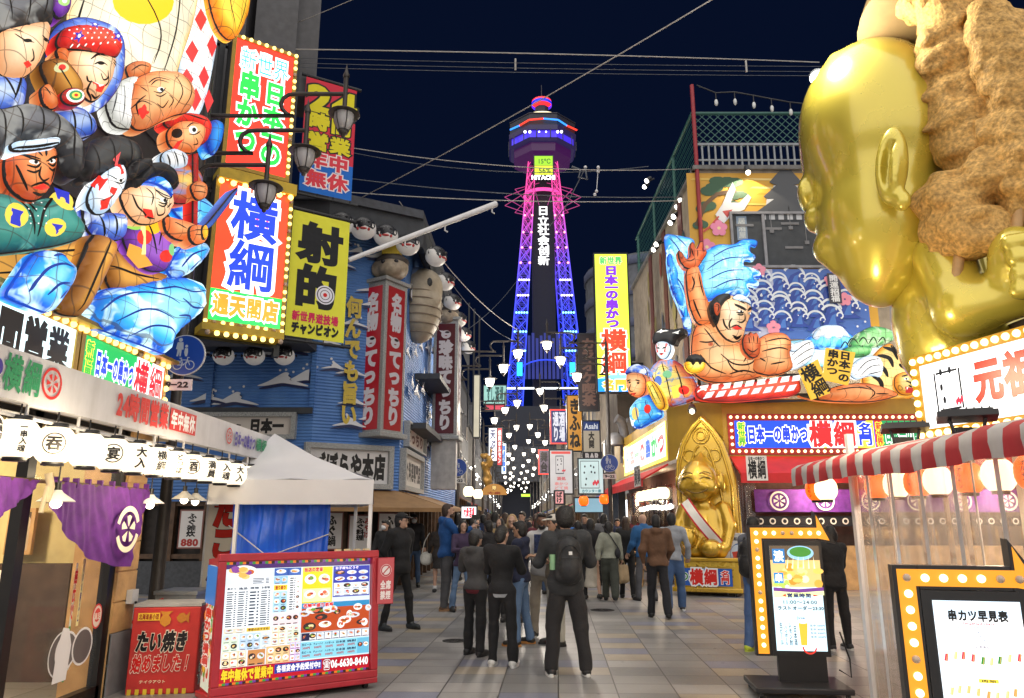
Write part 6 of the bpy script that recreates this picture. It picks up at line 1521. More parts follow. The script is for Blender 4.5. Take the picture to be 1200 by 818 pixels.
#festival lanterns: wire frames covered in painted, lit paper
def neb(name,base,rim=None,light=None,st=.8,pitch=.16,ink=.007,span=.13,tint2=None,wire=.6,inkc=(.012,.01,.01)):
 """painted lantern paper: ink outline at the seam, a rim tint running into the base colour, thin wires showing through"""
 if name in _M:return _M[name]
 m,nt,b=new_mat(name);L=nt.links.new
 base=col4(base);rim=col4(rim)if rim else tuple(x*.6 for x in base[:3])+(1,);light=col4(light)if light else base
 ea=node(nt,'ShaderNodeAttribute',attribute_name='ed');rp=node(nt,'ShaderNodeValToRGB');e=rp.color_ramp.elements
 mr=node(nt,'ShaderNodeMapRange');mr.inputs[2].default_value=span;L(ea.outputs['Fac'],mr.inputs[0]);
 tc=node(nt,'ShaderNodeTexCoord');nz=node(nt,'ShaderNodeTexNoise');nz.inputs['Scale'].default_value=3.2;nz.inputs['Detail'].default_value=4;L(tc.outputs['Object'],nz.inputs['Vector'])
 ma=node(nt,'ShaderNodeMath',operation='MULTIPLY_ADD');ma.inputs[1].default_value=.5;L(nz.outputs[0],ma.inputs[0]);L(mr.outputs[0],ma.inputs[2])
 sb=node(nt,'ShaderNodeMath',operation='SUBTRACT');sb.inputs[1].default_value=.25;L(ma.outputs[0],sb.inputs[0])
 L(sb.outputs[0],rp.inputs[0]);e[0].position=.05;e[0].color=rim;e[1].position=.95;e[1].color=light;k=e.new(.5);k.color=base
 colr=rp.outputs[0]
 if tint2:
  n2=node(nt,'ShaderNodeTexNoise');n2.inputs['Scale'].default_value=2.4;n2.inputs['Detail'].default_value=3;n2.inputs['Distortion'].default_value=1.2;L(tc.outputs['Object'],n2.inputs['Vector'])
  r2=node(nt,'ShaderNodeValToRGB');r2.color_ramp.elements[0].position=.5;r2.color_ramp.elements[1].position=.6;L(n2.outputs[0],r2.inputs[0])
  mx=node(nt,'ShaderNodeMixRGB');L(r2.outputs[0],mx.inputs[0]);L(colr,mx.inputs[1]);mx.inputs[2].default_value=col4(tint2);colr=mx.outputs[0]
 nw=node(nt,'ShaderNodeTexNoise');nw.inputs['Scale'].default_value=1.1;L(tc.outputs['Object'],nw.inputs['Vector'])
 va=node(nt,'ShaderNodeVectorMath',operation='MULTIPLY_ADD');va.inputs[1].default_value=(.5,.5,.5);L(nw.outputs['Color'],va.inputs[0]);L(tc.outputs['Object'],va.inputs[2])
 sx=node(nt,'ShaderNodeSeparateXYZ');L(va.outputs[0],sx.inputs[0])
 su=node(nt,'ShaderNodeMath',operation='ADD');L(sx.outputs[0],su.inputs[0]);L(sx.outputs[1],su.inputs[1]);ws=[]
 for o_ in(su.outputs[0],sx.outputs[2]):
  dv=node(nt,'ShaderNodeMath',operation='DIVIDE');dv.inputs[1].default_value=pitch;L(o_,dv.inputs[0]);fr=node(nt,'ShaderNodeMath',operation='FRACT');L(dv.outputs[0],fr.inputs[0])
  lt=node(nt,'ShaderNodeMath',operation='LESS_THAN');lt.inputs[1].default_value=.055;L(fr.outputs[0],lt.inputs[0]);ws.append(lt.outputs[0])
 mw=node(nt,'ShaderNodeMath',operation='MAXIMUM');L(ws[0],mw.inputs[0]);L(ws[1],mw.inputs[1]);mw2=node(nt,'ShaderNodeMath',operation='MULTIPLY');mw2.inputs[1].default_value=wire;L(mw.outputs[0],mw2.inputs[0])
 m3=node(nt,'ShaderNodeMixRGB');L(mw2.outputs[0],m3.inputs[0]);L(colr,m3.inputs[1]);m3.inputs[2].default_value=(.05,.03,.02,1)
 ik=node(nt,'ShaderNodeMath',operation='LESS_THAN');ik.inputs[1].default_value=ink;L(ea.outputs['Fac'],ik.inputs[0]);m4=node(nt,'ShaderNodeMixRGB');L(ik.outputs[0],m4.inputs[0]);L(m3.outputs[0],m4.inputs[1]);m4.inputs[2].default_value=(*inkc,1)
 n5=node(nt,'ShaderNodeTexNoise');n5.inputs['Scale'].default_value=1.7;n5.inputs['Detail'].default_value=1;L(tc.outputs['Object'],n5.inputs['Vector'])
 m5=node(nt,'ShaderNodeMapRange');m5.inputs[1].default_value=.3;m5.inputs[2].default_value=.75;m5.inputs[3].default_value=st*.72;m5.inputs[4].default_value=st*1.4;L(n5.outputs[0],m5.inputs[0])
 L(m4.outputs[0],b.inputs['Emission Color']);L(m5.outputs[0],b.inputs['Emission Strength'])
 mb_=node(nt,'ShaderNodeMixRGB',blend_type='MULTIPLY');mb_.inputs[0].default_value=1;mb_.inputs[2].default_value=(.3,.3,.3,1);L(m4.outputs[0],mb_.inputs[1]);L(mb_.outputs[0],b.inputs['Base Color']);b.inputs['Roughness'].default_value=.5
 _M[name]=m;return m
class Relief:
 """a swelling paper body whose outline is given in a frame's plane"""
 def __init__(s,F,pts,T,w=0.0,back=.12,round_=2):
  s.F,s.T,s.w,s.back=F,T,w,back
  P=[np.array(p,float)for p in pts]
  for _ in range(round_):
   Q=[]
   for a,b in zip(P,P[1:]+P[:1]):Q+=[a*.78+b*.22,a*.22+b*.78]
   P=Q
  s.P=np.array(P);s.A,s.B=s.P,np.roll(s.P,-1,0)
  lo,hi=s.P.min(0),s.P.max(0);st=max((hi-lo).max()/26,(hi-lo).min()/14,.012)
  gx,gy=np.meshgrid(np.arange(lo[0],hi[0],st),np.arange(lo[1],hi[1],st));G=np.stack([gx.ravel(),gy.ravel()],1)
  G=G[s.inside(G)];G=G[s.dist(G)>st*.35]if len(G)else G
  vs=[Vector(p)for p in s.P]+[Vector(p)for p in G];n=len(s.P)
  r=geometry.delaunay_2d_cdt(vs,[(i,(i+1)%n)for i in range(n)],[],1,1e-6)
  s.V2=np.array([tuple(v)for v in r[0]]);s.Fc=[tuple(f)for f in r[2]]
  ok=s.inside(s.V2[np.array(s.Fc)].mean(1));s.Fc=[f for f,o in zip(s.Fc,ok)if o]
  d=s.dist(s.V2);s.D=max(.02,d.max()*.95);s.d=d
 def inside(s,Q):
  A,B=s.A,s.B;c=np.zeros(len(Q),bool)
  for(x0,y0),(x1,y1)in zip(A,B):
   m=(y0>Q[:,1])!=(y1>Q[:,1]);t=(Q[:,1]-y0)/(y1-y0 if y1!=y0 else 1);c^=m&(Q[:,0]<x0+t*(x1-x0))
  return c
 def dist(s,Q):
  Q=np.asarray(Q,float);best=np.full(len(Q),1e9)
  for a,b in zip(s.A,s.B):
   ab=b-a;l=max(ab.dot(ab),1e-12);t=np.clip(((Q-a)@ab)/l,0,1);dd=Q-(a+t[:,None]*ab);best=np.minimum(best,np.hypot(dd[:,0],dd[:,1]))
  return best
 def h(s,Q):
  Q=np.asarray(Q,float);d=np.where(s.inside(Q),s.dist(Q),0);x=np.minimum(1,d/s.D);return s.w+s.T*np.sqrt(np.maximum(0,1-(1-x)**2))
 def build(s,name,m,parent):
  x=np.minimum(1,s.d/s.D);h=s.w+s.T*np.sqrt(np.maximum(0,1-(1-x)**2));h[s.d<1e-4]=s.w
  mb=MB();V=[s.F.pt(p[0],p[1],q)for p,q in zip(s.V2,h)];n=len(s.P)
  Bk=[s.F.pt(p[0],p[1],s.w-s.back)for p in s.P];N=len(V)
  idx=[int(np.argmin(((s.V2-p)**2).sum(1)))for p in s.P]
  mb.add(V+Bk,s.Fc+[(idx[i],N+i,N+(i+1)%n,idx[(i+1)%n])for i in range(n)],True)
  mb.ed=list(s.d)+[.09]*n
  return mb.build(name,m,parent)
 def line(s,mb,pts,wd,eps=.006,taper=True,sub=6,smooth=True):
  """an ink line lying on the swelling surface"""
  P=np.array(pts,float)
  if smooth and len(P)>2:
   Q=[]
   for i in range(len(P)-1):
    p0,p1,p2,p3=P[max(i-1,0)],P[i],P[i+1],P[min(i+2,len(P)-1)]
    for t in np.linspace(0,1,sub,endpoint=False):Q.append(.5*(2*p1+(p2-p0)*t+(2*p0-5*p1+4*p2-p3)*t*t+(3*p1-p0-3*p2+p3)*t**3))
   P=np.array(Q+[P[-1]])
  else:P=np.array([P[0]+(P[-1]-P[0])*t for t in np.linspace(0,1,sub+1)])if len(P)==2 else P
  T_=np.gradient(P,axis=0);T_/=np.maximum(np.hypot(T_[:,0],T_[:,1]),1e-9)[:,None];N_=np.stack([-T_[:,1],T_[:,0]],1)
  f=np.linspace(0,1,len(P));w_=wd/2*(np.clip(1.15*np.sin(np.pi*(.12+.8*f)),.25,1)if taper else np.ones(len(P)))
  a,b=P+N_*w_[:,None],P-N_*w_[:,None];m=len(P)
  V=[s.F.pt(q[0],q[1],hh+eps)for q,hh in zip(a,s.h(a))]+[s.F.pt(q[0],q[1],hh+eps)for q,hh in zip(b,s.h(b))]
  mb.add(V,[(i,m+i,m+i+1,i+1)for i in range(m-1)],True)
 def patch(s,mb,pts,c,eps=.004,sub=0):
  P=[np.array(p,float)for p in pts];cen=sum(P)/len(P)
  ring=P;V=[cen]+ring+[cen+(p-cen)*.5 for p in ring];n=len(P);Q=np.array(V);hh=s.h(Q)
  mb.color(c);mb.add([s.F.pt(q[0],q[1],z+eps)for q,z in zip(Q,hh)],[(0,1+n+i,1+n+(i+1)%n)for i in range(n)]+[(1+n+i,1+i,1+(i+1)%n,1+n+(i+1)%n)for i in range(n)],True)
N8=dict(skin=dict(base=(.90,.43,.17),rim=(.62,.13,.03),light=(.97,.60,.30)),skin_d=dict(base=(.80,.27,.09),rim=(.5,.07,.02),light=(.92,.42,.16)),pale=dict(base=(.92,.66,.40),rim=(.80,.38,.16),light=(.97,.82,.62)))
ink_b=mat('lantern_ink_blue',(.006,.035,.30),.6,emis=.4)
inkm=mat('lantern_ink_black',(.012,.01,.01),.6)
paint=printed('lantern_paint',.9,.5)
def ell(cx,cy,rx,ry,n=14,rot=0):
 c_,s_=cos(rot),sin(rot)
 return[(cx+rx*cos(2*math.pi*k/n)*c_-ry*sin(2*math.pi*k/n)*s_,cy+rx*cos(2*math.pi*k/n)*s_+ry*sin(2*math.pi*k/n)*c_)for k in range(n)]
class Figure:
 """one lantern figure: body pieces and the ink and paint on them, all outlines in photo pixels of frame F"""
 def __init__(s,name,label,F,cat='lantern figure',group=None,at_px=None,fn=None):
  s.F=F;s.cw=0.0;s.fn=fn or(lambda x,y:(x,y));u,v=F.pix(*s.fn(*at_px));s.t=thing(name,label,cat,F.pt(u,v,0),group)
 def px(s,x,y):return s.F.pix(*s.fn(x,y),s.cw)
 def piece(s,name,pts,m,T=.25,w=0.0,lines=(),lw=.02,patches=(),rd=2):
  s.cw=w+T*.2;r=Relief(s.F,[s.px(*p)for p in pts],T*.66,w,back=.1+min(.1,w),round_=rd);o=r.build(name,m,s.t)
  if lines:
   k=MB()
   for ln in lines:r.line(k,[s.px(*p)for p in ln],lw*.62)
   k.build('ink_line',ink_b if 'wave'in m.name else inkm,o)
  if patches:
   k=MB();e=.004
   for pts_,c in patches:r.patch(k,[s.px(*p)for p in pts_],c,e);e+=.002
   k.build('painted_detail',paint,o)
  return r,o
N={}
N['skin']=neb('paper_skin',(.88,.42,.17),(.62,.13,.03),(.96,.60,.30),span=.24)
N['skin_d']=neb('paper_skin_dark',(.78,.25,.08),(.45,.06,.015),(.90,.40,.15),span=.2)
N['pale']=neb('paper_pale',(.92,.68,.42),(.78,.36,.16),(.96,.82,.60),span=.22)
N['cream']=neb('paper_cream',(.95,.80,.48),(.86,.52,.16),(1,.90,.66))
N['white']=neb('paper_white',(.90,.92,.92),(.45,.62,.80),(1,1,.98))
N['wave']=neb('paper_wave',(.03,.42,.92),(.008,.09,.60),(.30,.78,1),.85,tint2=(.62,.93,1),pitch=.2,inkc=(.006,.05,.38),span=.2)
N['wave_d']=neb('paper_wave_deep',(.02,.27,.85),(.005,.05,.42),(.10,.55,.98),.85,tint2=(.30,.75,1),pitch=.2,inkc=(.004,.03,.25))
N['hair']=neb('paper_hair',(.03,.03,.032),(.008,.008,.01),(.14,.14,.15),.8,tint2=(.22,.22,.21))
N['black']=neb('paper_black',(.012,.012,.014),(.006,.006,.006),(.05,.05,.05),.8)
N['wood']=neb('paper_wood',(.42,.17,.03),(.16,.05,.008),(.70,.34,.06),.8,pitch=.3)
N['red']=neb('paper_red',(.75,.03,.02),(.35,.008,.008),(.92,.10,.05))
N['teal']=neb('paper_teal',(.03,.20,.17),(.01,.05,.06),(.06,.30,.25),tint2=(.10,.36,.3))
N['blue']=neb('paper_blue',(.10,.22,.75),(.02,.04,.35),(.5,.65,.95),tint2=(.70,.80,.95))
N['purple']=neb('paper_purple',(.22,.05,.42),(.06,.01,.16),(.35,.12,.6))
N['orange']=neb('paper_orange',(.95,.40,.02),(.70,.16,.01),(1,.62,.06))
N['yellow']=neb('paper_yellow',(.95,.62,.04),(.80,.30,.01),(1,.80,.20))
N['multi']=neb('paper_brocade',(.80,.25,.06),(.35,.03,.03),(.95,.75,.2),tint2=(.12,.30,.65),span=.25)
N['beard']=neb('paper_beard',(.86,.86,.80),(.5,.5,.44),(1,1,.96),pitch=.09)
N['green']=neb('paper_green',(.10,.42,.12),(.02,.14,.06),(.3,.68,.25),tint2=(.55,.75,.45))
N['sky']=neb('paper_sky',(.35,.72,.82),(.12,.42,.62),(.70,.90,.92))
N['tiger']=neb('paper_tiger',(.92,.45,.06),(.70,.2,.01),(.97,.70,.25))
K='#14100e';RD=(.72,.03,.02);WH=(.95,.93,.86)
LBX=-4.05
FN1=Frame((LBX,0,0),(0,1))
G1='festival lantern figures over the corner shop'
def Fig(name,label,p,w=0.0,ang=54,**k):
 o=at(*p,X=LBX+w);return Figure(name,label,Frame((o.x,o.y,0),(cos(R(ang)),sin(R(ang)))),group=G1,at_px=p,**k)
f=Fig('lantern_figure','giant cream coloured figure with an ear and a yellow oval mark behind the drummer',(150,50),-.35)
f.piece('body',[(80,-40),(240,-40),(232,20),(212,78),(205,115),(150,122),(110,100),(84,60),(78,10)],N['cream'],.35,0,[[(150,-20),(180,40),(172,80)],[(205,-20),(200,40),(185,90)],[(95,0),(88,40),(105,70)]],.03,[(ell(160,8,36,27,18),(.95,.60,.02)),(ell(172,-4,14,6),RD)])
f.piece('ear',[(146,78),(160,70),(176,72),(179,82),(168,92),(152,94)],N['skin'],.1,.28,[[(152,84),(162,78),(172,80)]],.02)
f=Fig('lantern_sail','white paper sail with red diamonds at the street end of the lantern figures',(235,60),-.3)
pat=[]
for cx_,cy_ in((232,25),(246,55),(222,62),(236,92),(250,20),(226,118),(244,118),(216,95)):pat.append(([(cx_,cy_-13),(cx_+7,cy_),(cx_,cy_+14),(cx_-7,cy_)],(.75,.05,.05)))
f.piece('paper_body',[(214,-20),(262,-20),(258,40),(246,105),(234,140),(214,132),(208,70)],N['white'],.15,0,[],.02,pat)
f=Fig('paper_lantern','orange yellow paper lantern hanging at the top street end of the figures',(270,20),.15)
f.piece('paper_body',[(244,-30),(296,-30),(294,12),(284,38),(272,48),(258,36),(248,8)],N['orange'],.3,0,[[(262,-20),(264,10),(272,40)],[(284,-20),(282,10),(274,40)]],.02)
f=Fig('lantern_figure','white faced lady with dark bound hair at the upper corner of the figures',(30,50),-.1)
f.piece('kimono',[(-30,88),(20,84),(34,96),(30,130),(-30,135)],N['blue'],.2,0,[[(0,90),(14,118)],[(22,90),(12,120)]],.03)
f.piece('face',[(-6,34),(30,28),(56,22),(62,36),(56,58),(42,82),(24,94),(-6,86)],N['pale'],.22,.08,[[(12,44),(22,52),(34,55)],[(44,46),(52,50),(60,48)],[(32,62),(35,72),(31,76)],[(10,36),(22,42)]],.022,[([(22,78),(28,75),(34,79),(28,83)],RD),(ell(26,53,5,2.2),K),(ell(50,50,4,2),K)])
f.piece('hair',[(-30,-30),(66,-30),(70,8),(62,30),(50,24),(20,32),(-8,40),(-30,60)],N['hair'],.25,.12,[[(0,-10),(10,26)],[(28,-10),(30,26)],[(50,-10),(48,20)]],.02)
f.piece('hair_ornament',[(58,-6),(84,-12),(84,12),(70,24),(60,12)],N['purple'],.12,.2,[],.02,[(ell(72,4,7,6),(.4,.65,.2)),(ell(72,4,3,3),WH)])
f=Fig('lantern_figure','laughing drummer figure in a red polka dot headscarf with a brown hand drum',(110,90),.05)
f.piece('shawl',[(52,60),(64,28),(96,16),(138,28),(150,50),(146,96),(120,130),(80,140),(58,110)],N['blue'],.15,-.1)
f.piece('face',[(76,58),(98,56),(122,60),(138,66),(136,86),(126,106),(112,120),(100,114),(92,100),(82,80)],N['pale'],.22,.1,[[(100,74),(110,68),(122,70)],[(104,80),(112,77),(120,81)],[(102,72),(112,66),(123,69)],[(128,73),(133,75),(137,73)],[(97,92),(99,98),(104,100)],[(120,103),(124,98),(123,92)],[(104,112),(110,116),(116,112)],[(128,76),(133,78),(137,76)],[(112,90),(116,97),(122,94),(121,86)],[(102,98),(100,108),(108,118)]],.022,[([(103,99),(112,103),(121,101),(117,110),(108,110)],RD),([(105,100),(112,103),(119,102),(112,105)],WH),(ell(112,79,4,1.8),K)])
f.piece('ear',[(64,58),(74,54),(82,62),(79,74),(70,74)],N['skin'],.1,.18)
dots=[(ell(78+7.5*(i%8)+3*(i//8%2),38+6*(i//8),1.1,1.1,6),WH)for i in range(32)]
for x,y in((103,35),(84,49),(128,50)):dots+=[([(x+(6.5 if q%2==0 else 3)*cos(q*math.pi/5),y+(6.5 if q%2==0 else 3)*sin(q*math.pi/5))for q in range(10)],(.06,.04,.45)),(ell(x,y,2,2,6),WH)]
f.piece('headscarf',[(66,48),(74,31),(98,27),(124,31),(142,44),(145,57),(138,68),(118,62),(94,57),(70,57)],N['red'],.2,.2,[],.02,dots)
f.piece('drum',[(46,74),(62,66),(78,70),(99,98),(97,114),(78,124),(62,108)],N['wood'],.25,.22,[[(56,72),(80,112)],[(70,70),(94,104)]],.02,[(ell(66,84,8,6),(.6,.6,.3)),(ell(66,84,4,3.5),RD)])
f.piece('drum_head',ell(86,113,15,11),N['red'],.06,.4,[],.02,[(ell(87,113,11,8),WH),(ell(87,113,8,6),(.05,.3,.1)),(ell(87,113,5,3.5),(.9,.7,.1)),(ell(87,113,2.4,1.8),RD)])
f.piece('hand',[(46,104),(56,96),(66,108),(70,124),(60,130),(50,122)],N['skin'],.12,.3,[[(50,102),(56,114)],[(56,100),(61,112)],[(61,104),(65,114)]],.015)
f.piece('sleeve',[(60,128),(92,122),(112,138),(116,156),(84,166),(64,150)],N['blue'],.2,.18,[[(80,130),(84,160)],[(98,132),(104,156)]],.03)
f=Fig('lantern_figure','bald bearded old man figure with rosy dome head lying sideways among the figures',(180,115),.1)
f.piece('beard',[(124,108),(138,95),(160,86),(172,100),(170,140),(156,152),(134,148),(126,128)],N['beard'],.2,.08,[[(134,108),(130,134)],[(142,102),(140,144)],[(152,100),(150,148)]],.014)
f.piece('head',[(150,108),(160,90),(184,80),(210,82),(226,98),(231,116),(224,131),(206,134),(190,142),(172,152),(158,150),(150,132)],N['skin'],.3,.14,[[(170,104),(178,98),(190,102)],[(172,112),(180,114),(186,108)],[(176,126),(184,130),(190,122)],[(198,92),(206,112),(200,130)],[(168,101),(178,95),(192,99)],[(174,116),(180,118),(187,114)],[(190,116),(196,122),(192,130)],[(160,104),(166,112)],[(152,128),(160,122),(170,128)],[(208,88),(218,108),(212,128)],[(164,116),(156,124),(158,138)]],.02,[([(156,132),(163,126),(168,136),(162,143)],RD),(ell(180,110,4,3),WH),(ell(181,110,2,2),K)])
f=Fig('lantern_figure','glaring warrior figure with a red and gold hat and an eye patch',(222,160),.2)
f.piece('head_dress',[(190,142),(212,130),(240,134),(250,148),(244,166),(232,172),(236,150),(214,140),(200,152)],N['red'],.15,.12,[[(212,134),(240,144)]],.03)
f.piece('face',[(196,152),(212,140),(232,142),(243,150),(240,166),(228,180),(212,178),(198,170)],N['skin'],.2,.14,[[(214,152),(222,146),(230,147)],[(216,160),(224,160),(230,156)],[(224,164),(228,170),(222,172)]],.022,[(ell(204,158,5,6),K),(ell(221,155,5,5),WH),(ell(222,155,2.4,2.8),K),([(204,168),(210,166),(208,176),(203,174)],RD)])
f.piece('collar',[(190,178),(206,172),(222,182),(220,196),(200,200),(188,190)],N['white'],.1,.18,[[(194,182),(198,196)],[(202,178),(207,196)],[(211,180),(215,194)]],.03)
f.piece('armour',[(186,192),(226,190),(240,206),(236,235),(206,240),(190,222)],N['multi'],.2,.1)
f.piece('tassel',[(244,148),(252,138),(264,146),(260,168),(250,185),(242,168)],N['wave_d'],.12,.1)
f.piece('hand',[(222,218),(232,210),(244,216),(243,232),(230,236)],N['skin'],.1,.3,[[(226,218),(238,220)],[(226,225),(240,227)]],.016)
f.piece('halberd',[(226,180),(233,178),(232,270),(226,268)],N['red'],.05,.24,rd=0)
f=Fig('lantern_figure','scowling swordsman figure with wild black hair and a teal robe of fan crests',(40,200),.35)
f.piece('robe',[(-30,232),(8,222),(30,238),(60,228),(86,240),(108,276),(60,290),(-30,300)],N['teal'],.25,0,[[(10,226),(28,250),(34,278)],[(62,230),(44,252),(38,280)],[(30,238),(36,252)]],.03,[(ell(12,256,14,15),(.9,.65,.08)),([(6,248),(20,252),(16,270),(4,266)],(.03,.04,.5)),(ell(74,236,15,14),(.9,.65,.08)),([(66,218),(84,224),(80,240),(64,236)],(.03,.04,.5)),(ell(57,270,13,10),(.9,.65,.08)),([(52,266),(66,268),(60,278)],(.03,.04,.5))]+[(ell(30+9*(i%3)-4,240+9*(i//3),1,1,5),WH)for i in range(12)])
f.piece('face',[(6,186),(14,174),(42,168),(68,172),(68,198),(60,222),(46,235),(30,234),(16,224),(7,210)],N['skin_d'],.25,.15,[[(14,180),(28,190),(40,194)],[(68,182),(56,190),(46,194)],[(24,198),(34,201),(40,196)],[(16,184),(27,187),(40,192)],[(66,186),(57,188),(48,193)],[(36,178),(42,188)],[(48,178),(46,188)],[(24,204),(32,207),(38,204)],[(50,201),(56,203),(61,199)],[(34,228),(44,230),(52,227)],[(48,196),(56,198),(62,192)],[(40,200),(38,210),(44,216),(52,212)],[(14,196),(20,212),(28,226)],[(60,200),(56,216)],[(30,222),(44,218),(58,220)]],.026,[(ell(32,195,6,2.6,10,.25),WH),(ell(34,195,2.2,2.2),K),(ell(55,193,5,2.4,10,-.3),WH),(ell(53,193,2,2),K),([(31,224),(44,219),(57,221),(44,226)],RD)])
f.piece('hair',[(-30,124),(4,126),(30,118),(60,128),(86,146),(102,176),(98,206),(84,208),(72,196),(69,170),(42,164),(12,170),(4,186),(-4,200),(-30,205)],N['hair'],.28,.18,[[(16,126),(20,164)],[(40,122),(44,162)],[(60,132),(62,166)],[(78,146),(80,190)],[(90,160),(92,196)],[(-4,130),(0,180)]],.02)
f.piece('headband',[(11,166),(40,163),(70,159),(71,171),(42,176),(13,178)],N['white'],.1,.36,[[(14,175),(42,173),(70,168)]],.025)
f=Fig('lantern_figure','white faced actor figure with red face paint between the black haired figures',(125,220),.3)
f.piece('hair',[(90,176),(110,160),(136,156),(162,166),(170,186),(160,206),(146,196),(122,206),(104,214),(92,200)],N['black'],.25,.1,[[(104,172),(112,204)],[(124,164),(130,200)],[(146,164),(148,192)]],.02,[([(126,190),(134,182),(138,200),(130,206)],(.8,.1,.1))])
f.piece('face',[(104,226),(116,206),(130,196),(144,190),(150,208),(144,226),(126,250),(112,252),(103,240)],N['white'],.2,.16,[[(122,206),(132,214),(140,212)],[(128,216),(136,218),(142,214)],[(112,238),(122,236),(130,228)]],.02,[([(108,216),(118,204),(122,212),(112,226)],RD),([(134,192),(141,190),(140,206),(136,208)],RD),([(124,222),(132,224),(128,232),(122,228)],RD),([(112,238),(124,233),(122,246),(114,248)],RD),(ell(134,215,4,2.4),WH),(ell(135,215,2,2),K)])
f.piece('robe',[(96,232),(108,250),(130,248),(150,250),(150,280),(120,284),(100,268)],N['blue'],.2,.05,[[(112,254),(120,280)],[(130,250),(132,280)]],.03)
f=Fig('lantern_figure','bald fronted fencer figure in a many coloured robe lunging with a drawn blue sword',(175,240),.5)
f.piece('robe',[(142,274),(160,260),(188,248),(200,262),(206,300),(196,318),(176,318),(156,304)],N['purple'],.2,.02,[[(170,262),(178,300)],[(188,254),(180,290)]],.03,[(ell(174,268,9,9),(.95,.5,.02)),(ell(164,280,8,9),RD),(ell(157,266,6,5),(.3,.6,.1)),(ell(190,302,9,7),RD),([(150,286),(160,292),(176,312),(164,314),(150,298)],(.9,.35,.05)),(ell(198,294,6,7),(.2,.55,.2)),([(160,262),(167,262),(166,300),(162,300)],(.95,.8,.3))])
f.piece('face',[(141,226),(156,216),(182,214),(200,220),(206,238),(198,254),(180,263),(162,262),(148,246)],N['pale'],.24,.16,[[(176,226),(184,234),(192,236)],[(175,224),(184,231),(193,234)],[(178,243),(185,245),(190,240)],[(150,230),(156,244),(164,252)],[(166,222),(172,232),(170,244)],[(198,222),(196,232),(192,236)],[(178,240),(186,242),(190,236)],[(176,246),(180,254),(188,252),(186,244)],[(160,248),(168,256),(178,258)],[(190,246),(196,240)]],.022,[(ell(185,238,5,2.6,10,.3),WH),(ell(186,238,2.2,2.2),K),([(161,247),(171,249),(176,257),(166,257)],RD)])
f.piece('hair',[(158,208),(168,192),(188,188),(206,200),(210,222),(200,218),(186,204),(168,216),(160,222)],N['black'],.2,.24,[[(172,196),(178,206)]],.02)
f.piece('forehead',[(168,214),(186,204),(200,216),(204,232),(196,222),(180,214)],N['wave'],.1,.32)
f.piece('topknot',[(150,198),(160,186),(176,184),(180,194),(166,204),(154,210)],N['black'],.15,.3)
f.piece('arm',[(192,252),(210,256),(228,262),(236,268),(240,282),(226,284),(204,280),(194,270)],N['skin'],.16,.22,[[(200,262),(214,270)]],.02)
f.piece('fist',[(222,264),(236,262),(244,272),(242,284),(230,288),(222,280)],N['skin'],.12,.34,[[(226,270),(238,272)],[(226,276),(240,278)]],.016)
f.piece('sword_guard',ell(240,272,4,9),N['yellow'],.06,.42)
f.piece('sword',[(240,264),(246,258),(278,218),(280,224),(252,262),(243,270)],neb('paper_blade',(.06,.18,.62),(.02,.06,.3),(.14,.32,.8),wire=.2),.06,.40,rd=1)
f=Fig('lantern_boat','brown wooden boat lantern whose prow juts out between the waves',(95,320),.15,66)
f.piece('hull',[(-30,282),(40,278),(112,274),(120,330),(100,372),(-30,352)],N['wood'],.22,0,[[(-20,300),(60,296),(112,292)],[(-20,322),(60,318),(104,312)],[(-20,342),(60,338),(98,334)]],.035)
f.piece('far_hull',[(120,296),(134,288),(150,306),(176,318),(200,320),(186,340),(130,348)],N['wood'],.18,0,[[(126,312),(150,322),(180,328)]],.035)
f.piece('prow',[(110,273),(124,276),(139,287),(122,326),(98,371),(78,370),(64,364),(90,322)],N['wood'],.25,.25,[[(122,280),(100,330),(84,366)]],.03,rd=1)
def wave(label,p,pts,m,w,lines,T=.3):
 f=Fig('lantern_wave',label,p,w,64);f.piece('paper_body',pts,N[m],T,0,lines,.03);return f
wave('cyan wave lantern with a rounded crest before the near side of the boat',(50,330),[(8,346),(24,322),(40,298),(56,291),(72,294),(78,304),(90,312),(88,330),(74,352),(62,368),(40,360),(20,352)],'wave',.5,[[(30,336),(44,318),(60,312),(76,316)],[(44,348),(56,336),(72,334)],[(54,302),(64,300),(70,306)],[(24,344),(36,326)],[(60,352),(70,342)]])
wave('largest cyan wave lantern spreading under the boat prow to the street end',(180,370),[(94,374),(106,352),(126,338),(156,332),(196,324),(230,324),(242,338),(240,352),(244,360),(232,372),(214,386),(204,398),(200,416),(186,410),(150,396),(118,384)],'wave',.5,[[(110,366),(130,350),(156,344),(180,348),(196,358)],[(128,378),(150,366),(170,366),(190,376)],[(160,334),(176,340),(196,338),(214,344),(232,342)],[(150,394),(166,384),(186,386),(200,396)],[(200,352),(214,362),(232,362)],[(196,372),(212,372),(222,380)]],.38)
wave('tall curling wave lantern beside the fencer at the street end',(225,300),[(196,318),(206,300),(218,286),(236,280),(246,292),(240,304),(232,312),(222,322),(206,328)],'wave',.55,[[(206,314),(218,300),(234,294)],[(216,318),(228,306)]],.22)
wave('deep blue wave lantern behind the fencer arm',(225,245),[(200,240),(212,228),(230,226),(244,234),(256,250),(248,262),(232,262),(214,258)],'wave_d',.1,[[(208,242),(226,236),(246,246)],[(214,252),(230,248)]],.2)
t=thing('lantern_backing','dark slatted wall behind the festival lantern figures','wall panel',(LBX-.5,7,3.4))
k=MB();k.box(LBX-.76,2.5,3.34,LBX-.72,9.6,9);
for z in np.arange(3.5,9,.5):k.box(LBX-.72,2.5,z,LBX-.69,9.6,z+.06)
k.build('slatted_panel',mat('dark_slats',(.05,.05,.055),.7),t)
k=MB();k.box(LBX-.7,2.5,3.30,-3.75,8.2,3.335);k.build('ledge',mat('sign_gold'),t)
